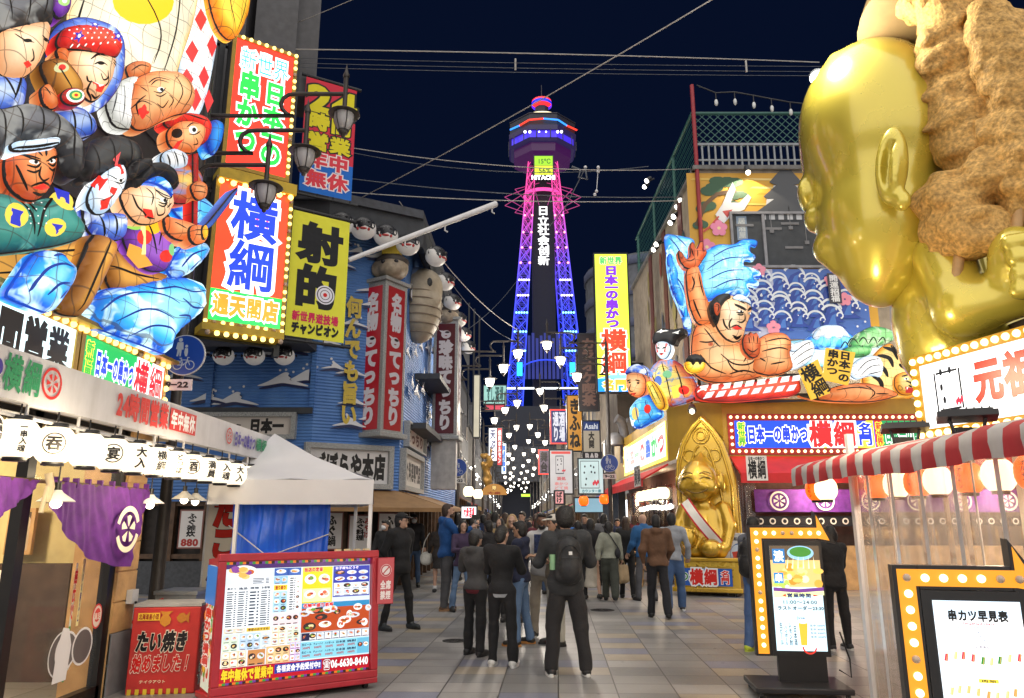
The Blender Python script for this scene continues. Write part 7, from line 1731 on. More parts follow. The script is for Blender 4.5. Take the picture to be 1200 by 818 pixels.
#the wrestler lanterns on the corner restaurant
def q8(x,y):return 690+x/2.637,250+y/2.637
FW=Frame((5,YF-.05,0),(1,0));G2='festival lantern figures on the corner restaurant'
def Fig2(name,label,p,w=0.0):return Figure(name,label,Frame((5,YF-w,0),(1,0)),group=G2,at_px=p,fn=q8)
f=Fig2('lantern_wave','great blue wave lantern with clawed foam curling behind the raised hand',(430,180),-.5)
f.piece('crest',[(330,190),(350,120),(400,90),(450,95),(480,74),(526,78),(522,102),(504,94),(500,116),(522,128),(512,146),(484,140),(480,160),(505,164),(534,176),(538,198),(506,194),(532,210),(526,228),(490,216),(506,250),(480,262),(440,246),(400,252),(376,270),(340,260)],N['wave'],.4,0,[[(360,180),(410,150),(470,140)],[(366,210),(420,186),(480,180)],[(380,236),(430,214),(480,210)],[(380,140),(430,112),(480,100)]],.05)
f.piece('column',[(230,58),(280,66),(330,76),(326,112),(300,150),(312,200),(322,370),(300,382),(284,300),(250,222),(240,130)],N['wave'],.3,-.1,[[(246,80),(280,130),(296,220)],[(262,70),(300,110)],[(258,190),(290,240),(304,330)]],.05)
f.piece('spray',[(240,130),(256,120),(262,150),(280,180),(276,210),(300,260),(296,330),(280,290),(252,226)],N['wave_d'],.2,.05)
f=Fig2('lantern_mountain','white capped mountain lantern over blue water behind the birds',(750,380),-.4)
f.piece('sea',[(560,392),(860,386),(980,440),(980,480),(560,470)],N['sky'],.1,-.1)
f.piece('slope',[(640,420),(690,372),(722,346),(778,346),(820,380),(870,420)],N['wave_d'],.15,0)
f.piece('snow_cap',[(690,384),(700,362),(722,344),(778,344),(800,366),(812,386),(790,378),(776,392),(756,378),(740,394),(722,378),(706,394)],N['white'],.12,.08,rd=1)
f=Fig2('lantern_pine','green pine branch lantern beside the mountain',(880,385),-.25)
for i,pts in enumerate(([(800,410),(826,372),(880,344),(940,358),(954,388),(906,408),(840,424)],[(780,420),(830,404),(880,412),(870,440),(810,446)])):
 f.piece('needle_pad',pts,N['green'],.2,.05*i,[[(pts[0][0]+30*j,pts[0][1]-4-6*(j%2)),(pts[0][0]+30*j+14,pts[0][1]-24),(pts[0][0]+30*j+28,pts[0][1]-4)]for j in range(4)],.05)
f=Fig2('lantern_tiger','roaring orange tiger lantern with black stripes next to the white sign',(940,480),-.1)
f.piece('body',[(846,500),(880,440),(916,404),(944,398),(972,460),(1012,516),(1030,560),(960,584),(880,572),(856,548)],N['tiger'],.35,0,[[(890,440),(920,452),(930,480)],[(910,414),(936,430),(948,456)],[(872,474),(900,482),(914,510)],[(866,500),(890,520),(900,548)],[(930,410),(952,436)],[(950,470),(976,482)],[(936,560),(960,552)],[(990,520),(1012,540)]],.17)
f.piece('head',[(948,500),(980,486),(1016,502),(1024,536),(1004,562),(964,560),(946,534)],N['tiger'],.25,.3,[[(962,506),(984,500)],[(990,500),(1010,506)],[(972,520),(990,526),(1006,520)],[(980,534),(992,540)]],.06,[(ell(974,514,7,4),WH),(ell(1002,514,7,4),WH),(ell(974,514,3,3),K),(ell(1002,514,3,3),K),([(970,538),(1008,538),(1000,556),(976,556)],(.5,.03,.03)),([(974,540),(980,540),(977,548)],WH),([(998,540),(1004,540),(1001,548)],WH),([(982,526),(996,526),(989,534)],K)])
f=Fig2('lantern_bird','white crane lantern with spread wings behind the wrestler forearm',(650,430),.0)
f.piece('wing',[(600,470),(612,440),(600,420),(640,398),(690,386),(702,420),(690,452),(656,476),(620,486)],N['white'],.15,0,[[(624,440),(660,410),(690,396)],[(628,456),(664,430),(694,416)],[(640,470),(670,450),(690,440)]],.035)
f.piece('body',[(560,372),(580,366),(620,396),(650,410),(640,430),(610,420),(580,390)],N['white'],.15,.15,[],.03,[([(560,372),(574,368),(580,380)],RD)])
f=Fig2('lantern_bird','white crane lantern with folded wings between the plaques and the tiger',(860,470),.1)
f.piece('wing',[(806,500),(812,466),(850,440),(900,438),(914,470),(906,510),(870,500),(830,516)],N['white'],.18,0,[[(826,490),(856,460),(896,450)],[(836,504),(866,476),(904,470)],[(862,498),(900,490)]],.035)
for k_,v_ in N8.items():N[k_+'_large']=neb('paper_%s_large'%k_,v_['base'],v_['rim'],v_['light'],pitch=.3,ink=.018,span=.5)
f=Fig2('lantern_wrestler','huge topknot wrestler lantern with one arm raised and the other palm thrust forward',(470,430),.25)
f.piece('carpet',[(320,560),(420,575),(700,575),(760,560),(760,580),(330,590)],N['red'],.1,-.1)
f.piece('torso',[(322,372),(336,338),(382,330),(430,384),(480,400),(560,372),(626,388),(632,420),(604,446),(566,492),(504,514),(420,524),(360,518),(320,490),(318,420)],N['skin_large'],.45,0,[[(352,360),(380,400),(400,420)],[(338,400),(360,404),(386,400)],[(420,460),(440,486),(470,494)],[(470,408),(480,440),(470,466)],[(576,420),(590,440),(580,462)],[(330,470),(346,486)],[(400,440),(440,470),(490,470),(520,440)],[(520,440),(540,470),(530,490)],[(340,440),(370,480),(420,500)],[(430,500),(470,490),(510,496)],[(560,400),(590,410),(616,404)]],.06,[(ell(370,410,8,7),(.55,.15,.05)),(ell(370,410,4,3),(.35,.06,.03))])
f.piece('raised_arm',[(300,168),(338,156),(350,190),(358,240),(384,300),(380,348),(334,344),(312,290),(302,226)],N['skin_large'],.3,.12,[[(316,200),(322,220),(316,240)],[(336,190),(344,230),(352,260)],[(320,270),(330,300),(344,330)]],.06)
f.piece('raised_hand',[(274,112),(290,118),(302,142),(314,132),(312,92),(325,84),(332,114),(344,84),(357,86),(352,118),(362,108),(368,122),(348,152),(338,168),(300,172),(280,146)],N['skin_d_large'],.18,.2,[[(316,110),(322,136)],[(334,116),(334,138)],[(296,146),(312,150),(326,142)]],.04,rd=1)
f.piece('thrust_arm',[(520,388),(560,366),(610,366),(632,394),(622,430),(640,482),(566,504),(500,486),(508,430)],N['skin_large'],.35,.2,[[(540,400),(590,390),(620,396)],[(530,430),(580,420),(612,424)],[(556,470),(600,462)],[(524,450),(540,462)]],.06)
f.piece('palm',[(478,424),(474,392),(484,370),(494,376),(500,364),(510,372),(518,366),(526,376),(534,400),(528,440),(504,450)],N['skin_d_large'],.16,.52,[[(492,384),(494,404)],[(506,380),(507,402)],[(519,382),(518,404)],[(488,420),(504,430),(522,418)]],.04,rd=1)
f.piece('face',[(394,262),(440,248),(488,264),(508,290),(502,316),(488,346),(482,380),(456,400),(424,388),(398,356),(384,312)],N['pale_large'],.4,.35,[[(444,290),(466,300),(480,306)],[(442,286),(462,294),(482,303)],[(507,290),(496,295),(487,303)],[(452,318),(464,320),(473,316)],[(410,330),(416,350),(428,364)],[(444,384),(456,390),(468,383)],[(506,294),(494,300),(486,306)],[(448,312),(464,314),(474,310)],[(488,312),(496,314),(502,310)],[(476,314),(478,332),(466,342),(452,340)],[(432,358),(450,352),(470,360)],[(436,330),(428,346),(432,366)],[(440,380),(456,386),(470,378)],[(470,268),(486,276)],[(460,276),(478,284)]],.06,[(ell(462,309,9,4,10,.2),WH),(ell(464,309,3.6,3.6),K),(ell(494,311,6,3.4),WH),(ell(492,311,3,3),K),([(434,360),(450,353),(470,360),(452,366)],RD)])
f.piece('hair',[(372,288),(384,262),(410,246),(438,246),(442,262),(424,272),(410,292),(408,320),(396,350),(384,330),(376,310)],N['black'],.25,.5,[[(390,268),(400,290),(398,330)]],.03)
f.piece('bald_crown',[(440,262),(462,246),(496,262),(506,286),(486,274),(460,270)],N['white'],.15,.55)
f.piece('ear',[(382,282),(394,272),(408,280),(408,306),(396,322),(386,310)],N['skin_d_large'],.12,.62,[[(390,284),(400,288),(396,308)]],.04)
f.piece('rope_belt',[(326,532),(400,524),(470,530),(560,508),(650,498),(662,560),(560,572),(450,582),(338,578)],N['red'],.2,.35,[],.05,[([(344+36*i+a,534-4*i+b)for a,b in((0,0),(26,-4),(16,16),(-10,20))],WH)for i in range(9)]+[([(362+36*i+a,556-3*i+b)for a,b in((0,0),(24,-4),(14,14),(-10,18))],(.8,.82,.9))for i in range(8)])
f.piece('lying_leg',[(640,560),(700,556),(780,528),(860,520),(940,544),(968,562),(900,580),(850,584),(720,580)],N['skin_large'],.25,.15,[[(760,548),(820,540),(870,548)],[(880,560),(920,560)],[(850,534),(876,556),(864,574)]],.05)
def plaque(label,pts,cols,w):
 F=Frame((5,YF-w,0),(1,0));P=[F.pix(*q8(*p))for p in pts];cu=sum(p[0]for p in P)/4;cv=sum(p[1]for p in P)/4
 t=thing('wooden_plaque',label,'plaque',F.pt(cu,cv,0),'lit plaques among the lantern figures')
 k=MB();k.prism(F,P,-.08,0);k.build('board',glow('plaque_yellow',(.88,.50,.04),.85,False),t);
 c=Card(F,.006);rot=atan2(P[1][1]-P[0][1],P[1][0]-P[0][0]);wd=hypot(P[1][0]-P[0][0],P[1][1]-P[0][1]);ht=hypot(P[2][0]-P[1][0],P[2][1]-P[1][1])
 c.text(cols,cu-wd*.40,cv-ht*.45,cu+wd*.40,cv+ht*.45,K,.05,None,True,rot=rot)
 k=MB();c.build('lettering',inkm,t)
plaque('tilted yellow plaque with two black characters before the rope belt',[(650,484),(708,450),(746,556),(690,576)],'横綱',.85)
plaque('tilted yellow plaque with two columns of black characters next to the tiger',[(735,415),(824,430),(802,530),(724,512)],'日本一の\n串かつ',.75)
f=Fig2('lantern_dumpling','golden dumpling lantern with a dripping black top between torso and kabuki figure',(330,460),.7)
f.piece('ball',ell(330,464,33,30),N['yellow'],.25,0)
f.piece('sauce',[(298,456),(310,438),(334,432),(358,446),(364,462),(352,458),(344,472),(334,458),(322,474),(314,458)],N['black'],.18,.12,rd=1)
FQ=Frame((4.9,17.2,0),(cos(R(-38)),sin(R(-38))))
def Fig3(label,p,w=0.0):
 F=Frame(FQ.o+FQ.n*w,FQ.u[:2]);return Figure('lantern_figure',label,F,group=G2,at_px=p,fn=q8)
f=Fig3('kabuki actor lantern with a black and white mane and painted face at the corner',(235,450),.2)
f.piece('robe',[(190,470),(230,440),(280,460),(330,520),(336,570),(280,590),(236,600),(200,560),(180,510)],N['multi'],.3,0,[[(230,460),(250,520),(260,580)],[(270,470),(290,520),(300,570)],[(200,500),(220,540)]],.05,[(ell(300,548,16,14),RD),(ell(250,500,14,12),(.2,.5,.25)),(ell(222,520,12,16),(.1,.2,.6)),([(262,540),(290,530),(284,570),(266,574)],(.9,.7,.1))])
f.piece('mane',[(192,400),(200,366),(226,352),(256,360),(290,350),(296,374),(270,386),(262,410),(240,400),(216,410)],N['black'],.2,.15,[],.03,[([(200,372),(226,358),(250,364),(226,372)],WH),([(262,372),(286,362),(280,374)],WH)])
f.piece('face',[(204,404),(220,392),(246,398),(254,420),(240,448),(222,452),(206,432)],N['white'],.18,.2,[[(212,416),(224,420)],[(232,420),(244,414)],[(222,436),(236,434)]],.05,[([(208,404),(214,400),(218,430),(212,432)],RD),([(240,402),(246,404),(240,430),(236,430)],RD),(ell(220,418,4,2.5),K),(ell(238,417,4,2.5),K),([(220,436),(236,433),(230,441)],RD)])
f=Fig3('long nosed old man lantern with a pale headscarf at the street end of the corner',(140,560),.35)
f.piece('robe',[(122,600),(160,560),(190,560),(232,622),(200,642),(140,672),(124,640)],N['wave_d'],.25,0,[[(150,590),(160,650)],[(180,580),(196,636)]],.05,[(ell(150,620,12,20),(.85,.6,.15)),([(128,630),(150,640),(144,664),(130,656)],WH),(ell(188,606,10,14),RD)])
f.piece('head',[(112,500),(130,486),(160,490),(176,516),(172,556),(150,572),(122,560),(114,530)],N['skin'],.22,.15,[[(122,520),(136,516)],[(150,516),(164,520)],[(136,530),(130,548),(142,552)],[(130,560),(150,558)]],.05,[(ell(132,524,4,3),K),(ell(158,526,4,3),K),([(132,557),(152,555),(142,564)],RD)])
f.piece('headscarf',[(108,500),(120,474),(150,462),(176,478),(182,504),(160,494),(130,490)],N['blue'],.15,.28)
f.piece('scroll',[(172,520),(196,514),(226,560),(236,600),(214,610),(190,570)],N['yellow'],.12,.25,[[(184,528),(214,590)],[(196,524),(226,584)]],.03)
t=thing('lantern_backing','dark steel rack that carries the wrestler lanterns on the fascia','rack',(8,YF+.6,4.42))
k=MB()
for x in(4.6,6,7.4,8.8,10.2,11.6):k.box(x,YF+.55,4.44,x+.08,YF+.63,5.2)
for z in(4.6,5.1):k.box(4.3,YF+.64,z,12,YF+.70,z+.06)
k.build('steel_rack',steel,t)
#street lamps: posts with three looped arms
polem=mat('lamp_post_brown',(.055,.048,.046),.5,.3,.25,wear=.3)
lampglass_off=mat('lamp_glass_grey',(.42,.42,.44),.25,0,.1)
lampglass_on=glow('lamp_glass_lit',(1,.93,.80),5.5,False)
def street_lamp(label,X,Y,side,lampsxyz,on,top,scale=1.0,arms=True):
 t=thing('street_lamp',label,'street lamp',(X,Y,0),'street lamps with looped arms')
 MB().lathe([(.13,0),(.13,.5),(.085,.56),(.07,2.2),(.06,top),(.0,top)],(X,Y,0),14).lathe([(.0,top+.5),(.03,top+.25),(.05,top+.1),(.035,top)],(X,Y,0),10).build('post',polem,t)
 for i,(x,y,z)in enumerate(lampsxyz):
  k=MB();d=1 if x>X else-1;r=.18;za=z+.42
  k.tube([(X,y,za-.36),(x-d*.75,y,za-.36),(x-d*.86,y,za-.32),(x-d*.93,y,za-.24),(x-d*.95,y,za-.16),(x-d*.92,y,za-.07),(x-d*.84,y,za-.01),(x-d*.72,y,za),(x,y,za)]if arms else[(X,y,za),(x,y,za)],.032,8)
  k.tube([(x,y,z+.16),(x,y,za+.28)],.035,8);k.lathe([(.045,za+.28),(.05,za+.32),(.03,za+.36),(0,za+.52)],(x,y,0),8)
  k.build('arm',polem,t)
  hd=MB();hd.lathe([(0,.2),(.04,.19),(.06,.15),(.22,.10),(.235,.085),(.22,.08),(.12,.085)],(x,y,z),18);hd.lathe([(.075,-.20),(.085,-.18),(.06,-.235),(.03,-.25),(.03,-.28),(0,-.30)],(x,y,z),14)
  for q in range(6):a=q*math.pi/3;hd.tube([(x+.155*cos(a),y+.155*sin(a),z+.08),(x+.145*cos(a),y+.145*sin(a),z-.04),(x+.08*cos(a),y+.08*sin(a),z-.19)],.009,4)
  h=hd.build('lamp_head',polem,t)
  MB().lathe([(.15,.08),(.15,.02),(.138,-.06),(.075,-.19),(0,-.19)],(x,y,z),12).build('lamp_glass',lampglass_on if on else lampglass_off,h)
 return t
nl=[at(403,140,Y=9.9),at(357,184,Y=9.7),at(311,226,Y=9.5)]
pole=at(183,650,Y=9.6)
nearlamp=street_lamp('near street lamp with three unlit grey lanterns over the corner shop front',pole.x,9.7,1,[tuple(q)for q in nl],False,7.9)
ordn=['first lit','second lit','third lit','fourth lit','fifth lit','sixth lit','seventh lit','eighth lit','ninth lit','tenth lit','eleventh lit']
rows=[24.5,34.5,46,57,69,82,96,112,130]
row0={'l':(574,590,607),'r':(641,657,676)};z0={'l':(447,431,414),'r':(404,422,441)}
base={}
for s_ in 'lr':base[s_]=[at(a,b,Y=24.5)for a,b in zip(row0[s_],z0[s_])]
for i,y in enumerate(rows):
 for s_ in 'lr':
  X=-1.78 if s_=='l'else 3.2;w=random.Random(i*2+(s_=='l'));L=[]
  for p in base[s_]:L.append((p.x+w.uniform(-.15,.15)*(i>0),y,p.z+(w.uniform(-.15,.15)if i else 0)))
  street_lamp('%s street lamp row down the street, %s post with three white lanterns'%(ordn[i],'blue building side'if s_=='l'else 'corner restaurant side'),X,y,1,L,True,7.3)
 l=bpy.data.lights.new('street_lamp_light','POINT');l.energy=520 if i<4 else 420;l.color=(1,.9,.75);l.shadow_soft_size=.5
 o=bpy.data.objects.new('street_lamp_light',l);COL.objects.link(o);o.location=(.7,y,6.3)
def road_sign(label,x,y,z,r,plate_dx=0,plate=True,cut=None):
 t=thing('road_sign',label,'road sign',(x,y,z),'blue round road signs');F=Frame((x,y-.09,z),(1,0))
 MB().lathe([(0,.0),(r,.0),(r,.02),(0,.02)],(x,y-.09,z),40,'Y').build('disc',mat('sign_back_grey',(.5,.5,.52),.4),t)
 c=Card(F,.002);c.disc(0,0,r*.985,'#e8ecf2',40);c.disc(0,0,r*.95,(.012,.09,.52),40);w='#dfe6f0';s=r/.3
 P=lambda pts:[(a*s,b*s)for a,b in pts]
 c.poly(P([(-.115,.19),(-.03,.19),(-.02,.08),(-.045,.08),(-.05,-.02),(-.07,-.02),(-.075,.05),(-.09,-.02),(-.115,-.02),(-.105,.08),(-.13,.09)]),w);c.disc(-.072*s,.225*s,.03*s,w)
 c.poly(P([(0,.10),(.045,.10),(.05,.04),(.04,-.02),(.012,-.02),(-.005,.04)]),w);c.disc(.022*s,.13*s,.022*s,w)
 for a in(-.085,.095):c.ring(a*s,-.15*s,.062*s,.013*s,w,20)
 for a,b in(((-.085,-.15),(-.03,-.075)),((-.03,-.075),(.06,-.075)),((.06,-.075),(.095,-.15)),((.005,-.15),(.06,-.075)),((-.03,-.075),(.005,-.15)),((-.085,-.15),(.005,-.15)),((-.03,-.075),(-.04,-.05)),((.06,-.075),(.055,-.04)),((.055,-.04),(.085,-.04)),((-.06,-.05),(-.02,-.05))):c.stroke(P([a,b]),.012*s,w)
 c.build('sign_face',printed('road_sign_print',.12,.35),t)
 if plate:
  k=MB();k.fbox(F,-r*.72+plate_dx,-r*1.72,r*.72+plate_dx,-r*1.18,-.01,.0);k.build('time_plate',mat('plate_white',(.6,.6,.6),.4),t)
  c=Card(F,.003);c.text('9−22',-r*.52+plate_dx,-r*1.58,r*.52+plate_dx,-r*1.32,'#1a1c20',.05);c.build('time_lettering',prn,t)
 return t
p=at(218,417,Y=8.2);ts=road_sign('large blue pedestrian and bicycle sign on the near lamp post by the corner shop',p.x,8.25,p.z,.235,-.05);MB().tube([(pole.x,9.7,p.z),(p.x,8.27,p.z)],.025,6).build('bracket',polem,ts)
p=at(537,548,Y=24.3);road_sign('small blue pedestrian and bicycle sign on the lamp post beside the blue building',p.x,24.35,p.z,.29)
p=at(714,543,Y=24.3);road_sign('small blue pedestrian and bicycle sign on the lamp post before the red side awning',p.x,24.35,p.z,.29)
MB_=MB();p=at(209,495,Y=9.6);MB_.tube([(pole.x,9.7,p.z),(pole.x-.0+.02,9.6,p.z-.02)],.06,8);o=MB_.build('orange_collar',mat('orange_tape',(.7,.16,.02),.5),nearlamp)
#pop-up canopy with tarpaulin
canv=mat('white_canvas',(.66,.66,.68),.75,0,.04,2,.15,6)
tp=at(432,640,Y=9.0)
x1,x0=at(437,590,Y=9.0).x,at(243,590,Y=9.0).x;ze,zv=at(437,562,Y=9.0).z,at(437,591,Y=9.0).z
t=thing('popup_canopy','white pop-up canopy tent with a peaked roof beside the corner shop','canopy',((x0+x1)/2,10,0))
apx=at(322,508,Y=10.1);yb=11.2
k=MB();n=14;V=[]
cor=[(x0,9.0,ze),(x1,9.0,ze),(x1-.62,yb,ze),(x0-.62,yb,ze)]
for i in range(4):
 a,b=Vector(cor[i]),Vector(cor[(i+1)%4])
 m_=12;G=[[None]*(m_+1)for _ in range(n+1)]
 for j in range(n+1):
  for q in range(m_+1):
   e=a+(b-a)*(q/m_);p_=e+(apx-e)*(j/n);f=j/n
   p_.z-=.10*sin(math.pi*f)*(1-.5*abs(2*q/m_-1));p_+=Vector((0,0,.012*sin(q*1.3+j)))*(1-f);G[j][q]=p_
 base_=len(V);fl=[G[j][q]for j in range(n+1)for q in range(m_+1)]
 k.add(fl,[(j*(m_+1)+q,j*(m_+1)+q+1,(j+1)*(m_+1)+q+1,(j+1)*(m_+1)+q)for j in range(n)for q in range(m_)],True)
 vl=[]
 for q in range(m_+1):
  e=a+(b-a)*(q/m_);nn=Vector(((b-a).y,-(b-a).x,0)).normalized();vl+=[e,e+nn*.01*sin(q*1.7)+Vector((0,0,(zv-ze)*.5)),e+nn*.02*sin(q*1.7+.5)+Vector((0,0,zv-ze))]
 k.add(vl,[(q*3+r_,q*3+r_+1,q*3+r_+4,q*3+r_+3)for q in range(m_)for r_ in(0,1)],True)
k.build('canopy_cloth',canv,t)
for x in(x0+.35,x1-.03):
 for y,d in((9.03,0),(yb-.03,-.62)):MB().box(x+d-.02,y-.02,0,x+d+.02,y+.02,ze-.02).build('leg',whitemet,t)
k=MB()
k.tube([(x0+.35,9.05,ze-.05),(x1-.05,9.05,ze-.05)],.014,6)
k.build('top_bar',whitemet,t)
tarp=mat('blue_tarpaulin',(.015,.13,.78),.45,0,.2,3,.5,9)
xa,xb=at(273,600,Y=9.5).x,at(387,600,Y=9.5).x;V=[]
t=thing('blue_tarpaulin','blue tarpaulin hung as a curtain under the white canopy','tarpaulin',((xa+xb)/2,9.5,0))
k=MB();nu,nv=40,14
for i in range(nu+1):
 for j in range(nv+1):
  u=xa+(xb-xa)*i/nu;z=zv+.03-1.3*j/nv;V.append((u,9.5+.03*sin(i*.7+j*.3)+.02*sin(i*1.9)-.02*sin(j*1.1+i*.2),z+.015*sin(i*.5)))
k.add(V,[(i*(nv+1)+j,i*(nv+1)+j+1,(i+1)*(nv+1)+j+1,(i+1)*(nv+1)+j)for i in range(nu)for j in range(nv)],True);k.build('sheet',tarp,t)
k=MB();k.tube([(xa-.02,9.45,zv-.25),(xa+.5,9.42,zv-.62),(xb+.02,9.45,zv-.35)],.008,5);k.build('cord',mat('white_cord',(.7,.7,.7),.7),t)
FBn=Frame((at(258,620,Y=10.2).x-.18,10.2,0),(1,0));c=Card(FBn);c.rect(0,.6,.46,1.95,'#e6e0d4');c.text('たこ焼',.07,.62,.40,1.93,'#c8281e',.07,[(.05,'#2a1810')],True)
t=thing('cloth_banner','white upright banner with red characters beside the blue tarpaulin','banner',FBn.pt(.2,.6));c.build('cloth',clothp,t);MB().tube([FBn.pt(-.02,0,-.02),FBn.pt(-.02,1.97,-.02)],.015,6).build('pole',whitemet,t)
p=at(214,690,Y=9.2);t=thing('service_trolley','grey metal trolley with a red handle standing behind the red promotional box','trolley',(p.x,9.2,0))
k=MB();k.box(p.x-.22,9.0,.2,p.x+.25,9.5,.75);k.box(p.x-.24,8.98,.75,p.x+.27,9.52,.79);k.box(p.x-.05,8.98,.55,p.x+.1,8.995,.66);k.build('body',mat('trolley_grey',(.30,.32,.34),.4,.4),t)
MB().tube([(p.x-.4,8.9,.45),(p.x-.3,8.9,.62),(p.x-.1,8.95,.7)],.025,8).build('handle',mat('red_plastic',(.55,.03,.03),.4),t)
for a in(-.2,.22):MB().cyl((p.x+a,9.02,.1),(p.x+a+.03,9.02,.1),.1,None,14).build('wheel',black,t)
#red promotional box
b0=ground(150,812);FP_=Frame((-3.62,7.45,0),(cos(R(8)),sin(R(8))))
t=thing('promotional_box','red printed box with black brush lettering about baked fish cakes by the menu board','box',FP_.pt(.33,0,-.2))
wB,hB,dB=.62,.78,.42
k=MB();k.fbox(FP_,0,.0,wB,hB,-dB,0);k.build('body',mat('red_card',(.50,.025,.02),.5,0,.12,5),t,bevel=.012)
k=MB();k.fbox(FP_,.0,hB+.003,wB,hB+.03,-dB,0);k.build('lid',mat('grey_lid',(.35,.34,.33),.6),t)
c=Card(FP_,.004);c.many([([(x,.0),(x+.035,.0),(x+.035,.05),(x,.05)],'#d8b83a')for x in np.arange(.02,.58,.07)])
c.text('たい焼き',.06,.38,.52,.56,'#181010',.06,[(.06,'#f0e4d0')],skew=.12);c.text('始めました！',.04,.2,.57,.35,'#c81e1a',.05,[(.06,'#f4ead8')],skew=.12)
fish=[(0,.0),(.05,.05),(.12,.06),(.18,.03),(.24,.07),(.23,0),(.24,-.06),(.18,-.03),(.1,-.06),(.04,-.04)]
c.poly([(.30+b_*.9,.60+a*.6)for a,b_ in fish],'#c8862e');c.poly([(.40+a*.5,.68+b_*.8)for a,b_ in fish],'#b87426');c.rect(.05,.66,.25,.73,'#e8b83a');c.text('北海道産小豆',.06,.67,.24,.72,'#8a1a1a',.03);c.text('テイクアウト',.12,.10,.36,.13,'#f4e4c0',.02)
c.build('front_print',prn_gl,t)
FQ_=Frame(FP_.pt(wB,0,0),(-FP_.n.x,-FP_.n.y));c=Card(FQ_,.004);c.text('たい焼を\n焼けてます',.05,.06,.36,.62,'#181010',.05,[(.06,'#f0e4d0')],True);c.poly([(.1+a*.7,.68+b_*.7)for a,b_ in fish],'#d8a03a');c.build('side_print',prn_gl,t)
#the big lit menu board on wheels
pl_,pr_=ground(243,832),ground(441,806)
dm=(pr_-pl_);FMn=Frame((pl_.x,pl_.y,0),(dm.x,dm.y),tilt=R(-4));wM=dm.length
zt=FMn.pix(232,650)[1];zt2=FMn.pix(430,645)[1];hM=(zt+zt2)/2
t=thing('menu_board','wheeled red framed lit menu board covered with dish pictures and a telephone number','menu board',FMn.pt(wM/2,0,-.2))
redfr=mat('red_frame_paint',(.42,.02,.035),.35,0,.12,wear=.2)
k=MB();k.frim(FMn,.075,.17,wM-.07,hM-.07,.07,-.06,.03);k.fbox(FMn,.0,.05,wM,.10,-.55,.03);k.build('frame',redfr,t,bevel=.008)
k=MB();k.fbox(FMn,.03,.10,.05,hM-.03,-.50,-.06);k.fbox(FMn,wM-.05,.10,wM-.03,hM-.03,-.3,-.06);k.fbox(FMn,.05,hM-.06,wM-.05,hM-.03,-.34,-.06);k.fbox(FMn,.05,.11,wM-.05,hM-.06,-.30,-.28);k.build('case',redfr,t)
FSd_=Frame(FMn.pt(.028,0,-.50),(-FMn.n.x*-1,-FMn.n.y*-1));
c=Card(FSd_,.004);c.step=.0003;rnd=random.Random(8);c.rect(.02,.14,.42,hM-.08,'#d8e0c8')
for i in range(70):c.disc(rnd.uniform(.05,.39),rnd.uniform(.18,hM-.15),rnd.uniform(.02,.05),rnd.choice(['#c83020','#e8b030','#48902c','#e8e0d0','#7a3a1c','#e87828']),8)
c.rect(.0+.02,hM-.42,.42,hM-.08,'#2a78c8');c.text('串かつ横綱',.10,.35,.34,hM-.45,'#c8281e',.06,[(.07,'#f8f0e0')],True);c.build('side_print',printed('menu_side',.5,.3),t)
c=Card(FMn,-.02);c.step=.0005
u0,v0,u1,v1=.08,.175,wM-.075,hM-.075;W0,H0=u1-u0,v1-v0
X=lambda f:u0+W0*f;Y=lambda f:v0+H0*f
c.rect(u0,v0,u1,v1,'#dcebf4')
c.rect(u0,Y(.0),u1,Y(.135),'#b81428');c.many([([(X(i/48),v0),(X((i+1)/48),v0),(X((i+1)/48),Y(.018)),(X(i/48),Y(.018))],['#d87020','#3a8a3a','#6a3a8a','#2a2420'][i%4])for i in range(48)])
c.rect(u0,Y(.94),u1,v1,'#4a2a6a');c.many([([(X(i/48),Y(.978)),(X((i+1)/48),Y(.978)),(X((i+1)/48),v1),(X(i/48),v1)],['#3a8a3a','#d87020','#2a2420','#6a3a8a'][i%4])for i in range(48)])
c.text('年中無休で営業中',X(.015),Y(.03),X(.335),Y(.12),'#f0c828',.06,[(.08,'#7a1418')]);c.rect(X(.345),Y(.05),X(.66),Y(.125),'#2a3a98');c.text('各種宴会予約受付中!!',X(.36),Y(.06),X(.65),Y(.115),'#f4f0f8',.05);c.text('☎06-6630-8440',X(.67),Y(.035),X(.99),Y(.125),'#ffffff',.04,[(.05,'#8a0c1c')])
rnd=random.Random(21)
food=['#c8502a','#e8b45a','#d88a3a','#f0d8a0','#b83a2a','#6a9a3a','#e8e0c8','#8a4a24','#f0b8a0','#d86a4a']
def dish(cx,cy,r,ry):
 w_=c.w;c.step=.0003;c.w+=rnd.uniform(0,.0002)
 c.disc(cx,cy,r,rnd.choice(['#f4f6f8','#e4e8ee','#d8e0ea','#3a3030','#c8d4e4']),12,ry);
 for i in range(rnd.choice((3,4,5))):a=rnd.uniform(0,6.3);q=rnd.uniform(.1,.5);c.disc(cx+r*q*cos(a),cy+ry*q*sin(a),r*rnd.uniform(.25,.42),rnd.choice(food),7,ry*rnd.uniform(.25,.42))
 c.w=w_;c.step=.0005
